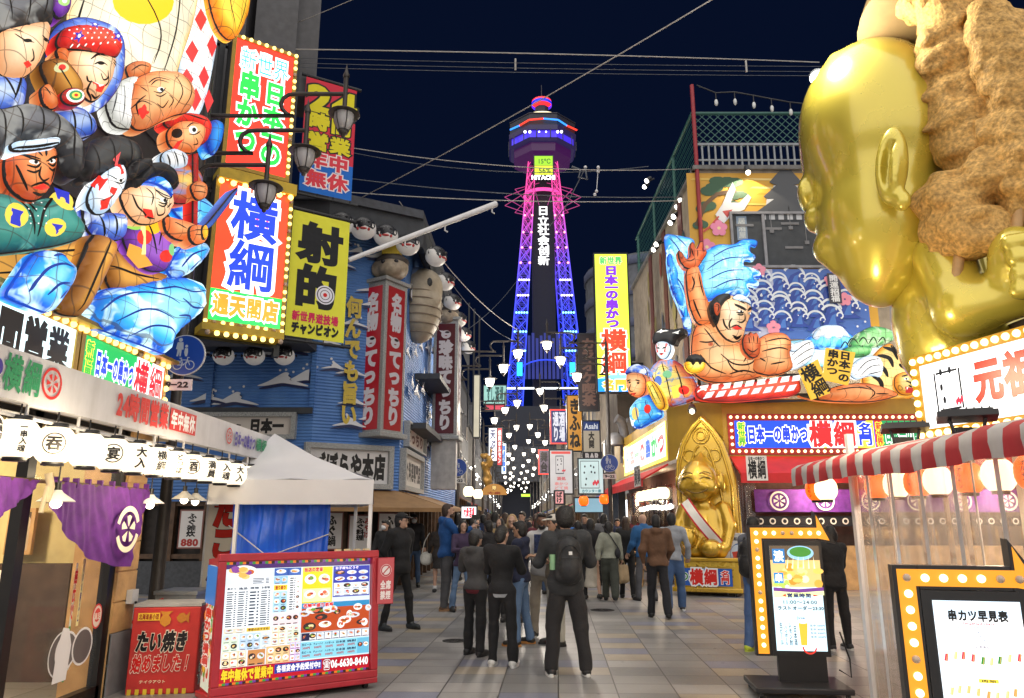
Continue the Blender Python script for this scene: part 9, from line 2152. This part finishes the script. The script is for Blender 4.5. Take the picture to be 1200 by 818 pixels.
 if top[0]=='hoodie':tp+=[EL(nb+V3(0,-.085,-.005),(.095,.055,.065),.03),CO(nb+V3(-.07,-.03,.01),nb+V3(.07,-.03,.01),.04,.04,.03)]
 if top[0]=='jacket':tp+=[CO(nb+V3(-.035,0,.02),nb+V3(.035,0,.02),.062,.062,.02)]
 Vt,Ft=sdf_mesh(tp,vox*1.05*s,.03,fold(seed+3));np_obj({'hoodie':'hooded_sweatshirt','jacket':'jacket','coat':'coat','plain':'sweater','puffer':'padded_jacket'}[top[0]],Vt,Ft,fabric(top[1],topc),t)
 if under is not None:
  Vt,Ft=sdf_mesh([EL(pel,(.158*g,.115*g,.13),.05),EL(pel+V3(0,0,-.06),(.155*g,.112*g,.12),.05),('clip',(hz-.055)*s,(hz+.06)*s)],vox*s,.03,fold(seed+5));np_obj('shirt_hem',Vt,Ft,fabric('hem_%d'%seed,under),t)
 bp_=[]
 if bot=='skirt':
  bp_=[EL(pel+V3(0,0,-.05),(.16*g,.12*g,.16),.05),CO(pel+V3(0,0,-.15),pel+V3(0,0,-.36),.15,.19,.05),('clip',(pel[2]-.36)*s,2)]
 elif bot=='longskirt':bp_=[EL(pel+V3(0,0,-.05),(.15*g,.115*g,.16),.05),CO(pel+V3(0,0,-.15),V3(0,0,.28),.13,.19,.05),('clip',.26*s,2)]
 else:
  bp_=[EL(pel+V3(0,0,-.01),(.153*g,.112*g,.13),.05)];
  for i in(0,1):bp_+=[CO(J['hip',i],J['knee',i],.088*legw**.5,.064*legw,.05),CO(J['knee',i],J['ank',i]+V3(0,-.005,.0),.064*legw,.056*legw,.02)]
  bp_.append(('clip',.055*s,2))
 Vt,Ft=sdf_mesh(bp_,vox*s,.04,fold(seed+11,.007));np_obj('trousers'if bot=='trousers'else 'skirt',Vt,Ft,fabric('bot_'+'_'.join('%.3f'%q for q in botc),botc),t)
 for i in(0,1):
  a=J['ank',i];f0=a+V3(0,-.045,-.045);f1=a+V3((i*2-1)*.015,.15,-.052);hgt=a[2]-.085
  if hgt>.04:f1=a+V3(0,.11,-.13)
  Vs,Fs=sdf_mesh([CO(f0+V3(0,.02,.012),a+V3(0,.02,.0),.046,.043),CO(f0+V3(0,.01,.0),f1,.043,.036),EL((f0+f1)/2+V3(0,.04,.008),(.043,.10,.038),.02)]+([('clip',.022*s,2)]if hgt<.02 else[]),min(vox,.01)*s,.02)
  sho=np_obj('shoe',Vs,Fs,mat('shoe_'+'_'.join('%.3f'%q for q in shoec),shoec,.5,0,.3,20),t)
  so_=MB();n=16;pts=[]
  for q in range(n):
   th=2*math.pi*q/n;c_=(f0+f1)/2+V3(0,.008,0);pts.append(((c_[0]+.047*cos(th))*s,(c_[1]+.15*sin(th))*s))
  zb_=max(.0,hgt)*s
  if hgt<.04:
   so_.add([(x,y,zb_)for x,y in pts]+[(x,y,zb_+.034*s)for x,y in pts],[tuple(reversed(range(n))),tuple(range(n,2*n))]+[(q,(q+1)%n,n+(q+1)%n,n+q)for q in range(n)],False)
   so_.build('sole',sole or black,sho,True)
 if hair:
  hh=[EL(hp(0,-.022,.035),(.083,.094,.096),.02,HR),EL(hp(0,-.045,-.02),(.079,.068,.085),.03,HR),EL(hp(0,-.05,-.07),(.062,.045,.05),.03,HR)]
  if hair=='curly':hh=[EL(hp(0,-.02,.045),(.098,.11,.105),.02,HR),EL(hp(0,-.05,-.01),(.09,.08,.085),.03,HR)]
  if hair=='long':hh+=[EL(hp(0,-.05,-.10),(.085,.055,.15),.04,HR),EL(hp(0,-.06,-.20),(.08,.042,.12),.04,HR),EL(hp(-.07,.0,-.06),(.022,.05,.11),.02,HR),EL(hp(.07,.0,-.06),(.022,.05,.11),.02,HR)]
  if hair=='bob':hh+=[EL(hp(0,-.04,-.05),(.092,.07,.10),.04,HR),EL(hp(-.074,.01,-.03),(.022,.05,.08),.02,HR),EL(hp(.074,.01,-.03),(.022,.05,.08),.02,HR)]
  fr=.055 if hair!='curly'else.065
  hh.append(('-e',S_(hp(0,.105,-.035)),(.072*s,fr*s*1.15,.085*s),HR.tolist(),.015*s))
  if hair in('short','curly'):hh+=[EL(hp(0,.055,.085),(.06,.04,.028),.02,HR)]
  Vh,Fh=sdf_mesh(hh,min(vox,.011)*s,.02,fold(seed+20,.004 if hair!='curly'else.014));np_obj('hair',Vh,Fh,hair_m[hairc],t)
 if hat:
  Vh,Fh=sdf_mesh([EL(hp(0,-.008,.065),(.087,.102,.072),.02,HR),('clip',(hp(0,0,.045)[2])*s,9),EL(hp(0,.115,.058),(.07,.072,.010),.012,HR@np.array(Matrix.Rotation(R(-10),3,'X')))]if hat[0]=='cap'else[EL(hp(0,-.008,.05),(.089,.104,.092),.02,HR),EL(hp(0,.01,.01),(.086,.09,.03),.02,HR)],min(vox,.010)*s,.015);np_obj('cap',Vh,Fh,fabric('hat_%s'%hat[1],hat[2]),t)
 e,w_,br,mo=MB(),MB(),MB(),MB();Mh=Matrix(HR.tolist())
 for sd in(-1,1):
  c=hp(sd*.031,.0815,.004)*s;e.lathe_ell(c,.0105*s,.007*s,.0065*s,8,6)
  c=hp(sd*.032,.084,.026)*s;br.bx(c,(.03*s,.008*s,.006*s),rot=Mh@Matrix.Rotation(sd*R(-8),3,'Y'))
 e.build('eyes',eye_m,t,True);br.build('eyebrows',hair_m[hairc],t,True)
 if mask:
  Vm,Fm=sdf_mesh([EL(hp(0,.062,-.045),(.062,.046,.052),.02,HR),EL(hp(0,.085,-.02),(.03,.03,.03),.03,HR)],.008*s,.02);np_obj('face_mask',Vm,Fm,mat('mask_white',(.75,.76,.78),.8,0,.03),t)
 else:
  mo.lathe_ell(hp(0,.081,-.062)*s,.02*s,.006*s,.005*s,10,6);mo.build('mouth',lip_m,t,True)
 if beard:
  Vm,Fm=sdf_mesh([EL(hp(0,.035,-.075),(.058,.062,.045),.02,HR),('-e',S_(hp(0,.1,-.058)),(.024*s,.03*s,.012*s),HR.tolist(),.008)],.008*s,.015,fold(3,.003));np_obj('beard',Vm,Fm,hair_m[beard],t)
 if glasses:
  k=MB()
  for sd in(-1,1):
   P=[hp(sd*.032+.022*cos(a),.100,.004+.018*sin(a))*s for a in np.linspace(0,2*math.pi,13)];k.tube(P,.002*s,5);k.tube([hp(sd*.054,.098,.006)*s,hp(sd*.078,.0,.006)*s],.002*s,5)
  k.tube([hp(-.01,.1,.006)*s,hp(.01,.1,.006)*s],.002*s,5);k.build('glasses',black,t,True)
 return t,{k:tuple(np.array(v)*s)for k,v in J.items()},s
def stand(px,fy,hy,label,face,**k):
 p=ground(px,fy);H=max(1.45,min(1.9,at(px,hy,Y=p.y).z-.0));return person(label,(p.x,p.y,0),R(face),H,**k)
def world(t,p):return t.location+Matrix.Rotation(t.rotation_euler.z,3,'Z')@Vector(p)
def backpack(label,t,s,c,logo=False,z=1.22,yb=-.15):
 b=thing('backpack',label,'backpack',t.location,None,t.rotation_euler.z)
 V,F=sdf_mesh([('c',(0,yb*s,(z-.16)*s),(0,yb*s,(z+.12)*s),.125*s,.115*s,.02),('c',(-.075*s,yb*s,(z-.18)*s),(-.06*s,yb*s,(z+.12)*s),.085*s,.075*s,.03),('c',(.075*s,yb*s,(z-.18)*s),(.06*s,yb*s,(z+.12)*s),.085*s,.075*s,.03),('e',(0,(yb-.09)*s,(z-.1)*s),(.11*s,.06*s,.13*s),None,.03)],.011,.03,fold(9,.003));np_obj('bag_body',V,F,fabric('bag_'+label[:6],c,.2,.6),b)
 k=MB()
 k.tube([((.13*cos(a))*s,(yb-.125+.035*abs(cos(a)))*s,(z-.06+.2*sin(a))*s)for a in np.linspace(.2,math.pi-.2,14)],.005,5);k.tube([(x*s,(yb-.155)*s,(z+.01)*s)for x in(-.09,.09)],.005,5);k.build('zip',steel,b,True)
 for sd in(-1,1):
  k=MB();k.tube([(sd*.085*s,(yb+.03)*s,(z+.2)*s),(sd*.10*s,-.03*s,1.515*s),(sd*.115*s,.075*s,1.46*s),(sd*.125*s,.145*s,1.32*s),(sd*.15*s,.09*s,1.12*s),(sd*.12*s,(yb+.05)*s,(z-.2)*s)],[.022*s]*6,8);k.build('shoulder_strap',fabric('strap',(.015,.015,.017)),b,True)
 if logo:MB().box(-.018*s,(yb-.162)*s,(z+.04)*s,.018*s,(yb-.150)*s,(z+.075)*s).build('badge',mat('badge_white',(.7,.7,.7),.4),b,True);MB().cyl((-.17*s,yb*s,(z-.12)*s),(-.17*s,yb*s,(z+.04)*s),.033*s,None,12).build('water_bottle',mat('bottle_green',(.25,.45,.25),.2),b,True)
 return b
HOLD=((25,8,70,35),(25,8,70,35))
BLK=(.012,.012,.014)
t1,J1,s1_=stand(665,792,599,'man with curly dark hair seen from behind in dark hooded top and wide trousers',6,top=('hoodie','charcoal'),topc=(.028,.03,.034),botc=(.016,.015,.017),shoec=BLK,sole=sole_w,hair='curly',arms=((16,20,75,30),(16,20,80,30)),legs=((2,2,7),(-2,2,9)),legw=1.28,hem=.80,girth=1.12,yaw=8,seed=1,vox=.0105)
backpack('black backpack with a small white badge on the curly haired man',t1,s1_,(.014,.015,.018),True)
t2_,J2,s2_=stand(588,781,619,'young man in black sweater with pale shirt hem and white trainers from behind',-14,top=('plain','black2'),topc=(.010,.010,.012),botc=(.009,.009,.011),shoec=(.6,.6,.58),sole=sole_w,arms=((22,10,70,32),(26,14,80,30)),legs=((2,3,3),(-2,2,6)),legw=1.12,hem=.88,under=(.40,.42,.46),yaw=-22,pitch=-14,seed=2,skin=0,vox=.0105)
t3_,J3,s3_=stand(556,768,624,'person in grey hooded top and grey cap close beside the friend in black sweater',-30,top=('hoodie','grey'),topc=(.055,.055,.058),botc=(.012,.012,.014),shoec=BLK,hair='short',hat=('beanie','grey',(.06,.062,.07)),arms=((20,22,70,20),(20,14,70,30)),legs=((3,3,3),(-3,3,4)),legw=1.1,under=(.11,.012,.02),yaw=-20,seed=3,hem=.90)
t4_,J4,s4_=stand(610,756,613,'man with glasses in a navy hooded top and blue jeans turned sideways to the friends',72,top=('hoodie','navy'),topc=(.010,.014,.040),botc=(.10,.17,.30),shoec=(.02,.018,.016),sole=mat('sole_orange',(.5,.22,.06),.5),skin=1,arms=((26,8,65,25),(20,8,60,20)),legs=((4,4,4),(-5,4,4)),legw=1.12,glasses=True,hem=.86,seed=4,girth=1.08,pitch=-5)
t5_,J5,s5_=stand(637,749,603,'bearded man in an open white jacket facing the group behind the backpack',158,top=('jacket','white'),topc=(.55,.55,.55),botc=(.38,.34,.28),shoec=(.03,.03,.03),sole=sole_w,skin=2,beard='black',arms=((20,12,60,30),(10,10,30,0)),legs=((4,4,8),(-3,4,6)),legw=1.1,seed=5,girth=1.02,yaw=15)
k=MB();o5=t5_;k.box(-.075,.128,1.02,.075,.150,1.40);k.build('shirt_front',fabric('print_shirt',(.03,.045,.12),.6,.8,.2,30),t5_,True)
t6_,J6,s6_=stand(652,756,606,'person in a white cap half hidden by the man with the backpack',110,top=('jacket','tan'),topc=(.16,.13,.10),botc=(.42,.40,.34),shoec=(.02,.02,.02),hat=('cap','white',(.55,.52,.46)),skin=1,arms=HOLD,seed=6,legw=1.1)
t7_,J7,s7_=stand(522,715,592,'bearded man in a bright blue jacket holding up a selfie stick',-72,top=('hoodie','bluejacket'),topc=(.010,.075,.26),botc=(.06,.06,.065),shoec=(.10,.05,.025),sole=mat('sole_brown',(.25,.14,.07),.6),hairc='brown',beard='brown',skin=0,arms=((20,10,30,5),(38,10,85,8)),legs=((3,3,6),(-3,3,6)),legw=1.15,hem=.84,seed=7,girth=1.06)
p=world(t7_,J7['wri',1]);d=Matrix.Rotation(t7_.rotation_euler.z,3,'Z')@Vector(J7['hd',1]);hp_=p+d*.09
t=thing('selfie_stick','grey selfie stick held upright by the man in the blue jacket','selfie stick',hp_);MB().tube([hp_-Vector((0,0,.62)),hp_+Vector((0,0,.10))],.012,8).build('rod',greysteel,t);k=MB();k.bx(hp_+Vector((.01,0,.15)),(.16,.01,.075),rz=R(20));k.build('phone',black,t)
t8_,J8,s8_=stand(466,738,603,'man in black cap and black jacket by the menu board with hands behind him',-128,top=('jacket','black3'),topc=(.010,.010,.012),botc=(.008,.008,.009),shoec=(.02,.025,.03),hat=('cap','black',(.012,.012,.014)),arms=((-18,16,20,42),(-18,16,20,42)),legs=((6,3,10),(-6,3,10)),legw=1.0,hem=.84,glasses=True,seed=8,girth=1.1,skin=0,yaw=28,vox=.0105)
stand(449,706,611,'masked passer-by in black behind the man with the black cap',168,top=('jacket','black4'),topc=(.014,.014,.016),botc=(.10,.10,.11),mask=True,hair='short',seed=9,vox=.015,yaw=-30)
stand(483,688,604,'masked passer-by in jeans and cap partly hidden behind the man with the black cap',-170,top=('jacket','black5'),topc=(.018,.018,.022),botc=(.05,.09,.17),mask=True,hat=('cap','black6',(.02,.02,.022)),seed=10,vox=.015)
tg,Jg,sg_=stand(514,694,613,'woman in dark coat with bare legs and white socks by the blue building',10,top=('coat','darkcoat'),topc=(.022,.017,.016),bot='skirt',botc=(.02,.018,.018),hair='long',hairc='black',shoec=BLK,coat_len=.62,seed=11,vox=.015,legs=((2,2,1),(-2,2,1)))
w=world(tg,Jg['wri',0]);t=thing('tote_bag','small white shoulder bag beside the woman with bare legs','bag',w-Vector((.06,0,.1)));V,F=sdf_mesh([('e',(0,0,0),(.15,.08,.14)),('e',(0,0,-.08),(.13,.08,.09))],.014,.03,fold(3,.005));np_obj('bag_body',V,F,fabric('white_bag',(.55,.54,.50)),t);MB().tube([(-.1,0,.1),(-.05,0,.35),(.06,.02,.55)],.012,6).build('strap',fabric('white_bag',(.55,.54,.50)),t,True)
k=MB();
for i in(0,1):a=Vector(Jg['ank',i]);k.cyl(a+Vector((0,0,-.02)),a+Vector((0,.0,.07)),.043,.045,12)
k.build('socks',mat('sock_white',(.6,.6,.6),.8),tg,True)
stand(600,728,605,'blond woman with glasses in a black coat facing the camera amid the group',176,top=('coat','blackcoat'),topc=(.012,.012,.016),botc=BLK,hair='bob',hairc='blond',glasses=True,arms=HOLD,seed=12,coat_len=.6)
stand(586,700,609,'woman in a camel jacket with long dark hair in the crowd behind the blond woman',150,top=('jacket','camel'),topc=(.32,.22,.10),botc=(.03,.03,.035),hair='long',seed=13,vox=.015)
stand(556,712,614,'woman with long black hair and lilac top behind the man with the selfie stick',165,top=('plain','lilac'),topc=(.20,.16,.26),botc=(.10,.18,.32),hair='long',shoec=(.5,.5,.5),sole=sole_w,arms=HOLD,seed=14,vox=.014)
stand(541,717,611,'person in jeans and dark purple top leaning between the blue jacket and the grey hood',-160,top=('plain','plum'),topc=(.05,.03,.07),botc=(.12,.20,.34),hair='bob',shoec=(.03,.03,.03),arms=HOLD,seed=15,vox=.014,legs=((10,6,4),(-8,2,6)))
stand(572,716,612,'person in a black jacket and dark cap seen behind the grey hooded friend',30,top=('jacket','black7'),topc=(.014,.013,.015),botc=(.02,.02,.024),hat=('cap','dark7',(.02,.018,.018)),seed=16,vox=.014)
tw,Jw,sw=stand(716,704,612,'woman in pale sage jacket and wide dark green trousers carrying a paper bag',-14,top=('jacket','sage'),topc=(.30,.31,.25),botc=(.045,.05,.04),hair='long',shoec=BLK,legs=((12,4,3),(-12,14,3)),legw=1.5,arms=((-10,14,15,0),(8,12,12,0)),seed=17,hem=.92,yaw=-30)
w=world(tw,Jw['wri',1]);t=thing('paper_bag','crumpled tan paper bag carried by the woman in the sage jacket','bag',w-Vector((0,0,.3)));V,F=sdf_mesh([('c',(-.05,0,-.1),(-.05,0,.12),.10,.09),('c',(.06,0,-.1),(.05,0,.12),.10,.09),('clip',-.2,.19)],.014,.02,fold(5,.008));np_obj('bag_body',V,F,fabric('kraft',(.36,.26,.15)),t);MB().tube([(-.06,0,.18),(-.03,0,.27),(.03,0,.27),(.06,0,.18)],.008,6).build('handle',fabric('kraft',(.36,.26,.15)),t,True)
t=thing('shoulder_bag','small dark shoulder bag worn across the sage jacket','bag',tw.location,None,tw.rotation_euler.z);V,F=sdf_mesh([('e',(.17,-.05,.93),(.06,.09,.10))],.014,.02);np_obj('bag_body',V,F,fabric('darkbag',(.02,.02,.025)),t);MB().tube([(.19,-.04,1.02),(.06,-.15,1.25),(-.12,-.10,1.47)],.012,6).tube([(-.12,-.10,1.47),(-.10,.08,1.46),(.1,.15,1.2),(.19,-.02,1.0)],.012,6).build('strap',fabric('darkbag',(.02,.02,.025)),t,True)
stand(736,701,607,'woman with long hair in a black jacket walking beside the woman in the sage jacket',-6,top=('jacket','black8'),topc=(.012,.012,.013),botc=(.014,.014,.016),hair='long',hairc='brown',legs=((8,4,2),(-8,10,2)),seed=18,vox=.014)
stand(694,702,609,'woman in a black jacket and cream skirt walking away before the lit shop board',12,top=('jacket','black9'),topc=(.014,.014,.018),bot='longskirt',botc=(.42,.38,.32),hair='long',legs=((10,4,2),(-10,12,2)),seed=19,vox=.014)
stand(679,702,612,'person in a pink jacket half hidden behind the curly haired man',0,top=('puffer','pink'),topc=(.55,.05,.12),botc=BLK,hair='short',seed=20,vox=.015)
stand(757,704,604,'bald man in a blue jacket and grey trousers by the seated golden statue',22,top=('jacket','blue2'),topc=(.02,.10,.26),botc=(.09,.09,.10),hair=None,skin=0,shoec=(.03,.03,.03),legs=((6,4,4),(-6,6,4)),seed=21,vox=.013,legw=1.12,girth=1.08)
tb,Jb,sb_=stand(773,724,605,'man in a brown hooded top and black trousers walking away toward the golden seated statue',-4,top=('hoodie','brown'),topc=(.13,.065,.035),botc=(.014,.014,.018),shoec=BLK,legs=((8,3,3),(-10,10,3)),legw=1.15,arms=((-6,14,22,10),(8,14,30,20)),hem=.86,seed=22,girth=1.08)
stand(792,716,603,'man in grey sweatshirt and blue jeans beside the man in brown hooded top',-12,top=('plain','ltgrey'),topc=(.30,.32,.36),botc=(.05,.10,.22),shoec=(.03,.03,.03),sole=sole_w,legs=((-8,6,3),(8,3,3)),legw=1.3,arms=((0,16,30,20),(-4,18,35,10)),hem=.88,seed=23,girth=1.05)
tk,Jk,sk_=stand(893,764,608,'person with jeans and yellow green shoes half hidden behind the tall bulb arrow screen',-50,top=('jacket','slate'),topc=(.10,.11,.14),botc=(.06,.12,.28),shoec=(.45,.55,.04),sole=mat('sole_lime',(.4,.5,.06),.5),legs=((-4,3,4),(10,5,4)),legw=1.15,seed=24,hem=.84)
backpack('bulging black backpack on the person behind the tall bulb arrow screen',tk,sk_,(.012,.012,.014))
w=world(tk,Jk['wri',1])+Vector((.12,-.1,-.25));t=thing('paper_bag','brown paper carrier bag held behind the edge of the tall screen','bag',w);k=MB();k.bx(w,(.30,.12,.42),rz=R(-20));k.build('bag_body',mat('kraft_bag',(.36,.22,.13),.8,0,.15,6,.3,20),t,bevel=.01);MB().tube([w+Vector((-.08,0,.21)),w+Vector((-.05,0,.33)),w+Vector((.05,0,.33)),w+Vector((.08,0,.21))],.006,6).build('handle',mat('kraft_bag'),t)
stand(985,762,618,'person in black standing at the stall counter behind the tall bulb arrow screen',10,top=('jacket','black10'),topc=(.014,.014,.016),botc=(.010,.010,.012),shoec=BLK,sole=sole_w,hair='bob',seed=25,arms=HOLD)
var=[]
specs=[('dark haired person in a black coat',dict(top=('coat','c1'),topc=(.014,.014,.018),botc=BLK,hair='short',coat_len=.6)),('person in a navy jacket and jeans',dict(top=('jacket','c2'),topc=(.012,.02,.06),botc=(.07,.11,.2),hair='short')),('long haired woman in a grey coat',dict(top=('coat','c3'),topc=(.12,.12,.13),botc=BLK,hair='long',coat_len=.6)),('person in a beige jacket',dict(top=('jacket','c4'),topc=(.34,.27,.18),botc=(.03,.03,.035),hair='bob',hairc='brown')),('person in a bright blue hooded top',dict(top=('hoodie','c5'),topc=(.02,.10,.32),botc=(.03,.03,.035),hair='short')),('person in a white sweater and dark trousers',dict(top=('plain','c6'),topc=(.5,.5,.5),botc=(.02,.02,.025),hair='long')),('capped person in a black puffer jacket',dict(top=('puffer','c7'),topc=(.012,.012,.012),botc=(.04,.045,.06),hat=('cap','c7',(.02,.02,.02)))),('woman in a maroon jacket',dict(top=('jacket','c8'),topc=(.12,.02,.03),botc=BLK,hair='long',hairc='brown'))]
rnd=random.Random(77);used_l=set();cnt=0
place=[(552,19.5),(566,20.5),(592,18.5),(612,19),(630,18),(646,19.5),(664,17.5),(578,22),(600,22.5),(621,22),(640,23),(655,22.5),(672,21),(686,20),(548,24),(560,26),(585,25.5),(606,26),(628,26.5),(650,27),(668,26),(703,23),(724,21.5),(572,29),(594,30),(616,30),(636,31),(654,31),(560,31.5),(580,35),(600,36),(618,35),(634,37),(648,36),(570,40),(588,42),(606,43),(622,41),(636,44),(592,50),(604,52),(616,51),(628,54),(598,60),(609,62),(620,61),(603,70),(613,72),(536,21),(580,19),(744,22.5),(641,17),(708,19)]
sect=lambda y:'before the lit lamps'if y<20.6 else 'nearing the lit lamps'if y<24.5 else 'past the first lamps'if y<34.5 else 'past the second lamps'if y<46 else 'past the third lamps'
lane=lambda x:'beside the blue building'if x<-.9 else 'beside the corner restaurant'if x>2.2 else 'nearer the blue building'if x<.5 else 'nearer the red awning'
for px,Y in place:
 p=at(px,640,Y=Y);i=rnd.randrange(len(specs));fc=R(rnd.choice((0,0,10,-15,170,185,160))+rnd.uniform(-10,10))
 for q in range(8):
  d,kw=specs[(i+q)%8];lab=d+' '+sect(Y)+', '+lane(p.x)
  if lab not in used_l:i=(i+q)%8;break
 used_l.add(lab);d,kw=specs[i];sc=rnd.uniform(.93,1.06)
 if not any(v[0]==i for v in var):
  t,J,s_=person(lab,(p.x,Y,0),fc,1.70,vox=.02,hands=True,seed=40+i,legs=((8,4,2),(-8,8,2)),group='people in the crowd down the street',**kw);var.append((i,t));t.scale=(sc,)*3
 else:
  src=[v[1]for v in var if v[0]==i][0];o=dup(src,(p.x,Y,0),fc,lab);o.scale=(sc,)*3
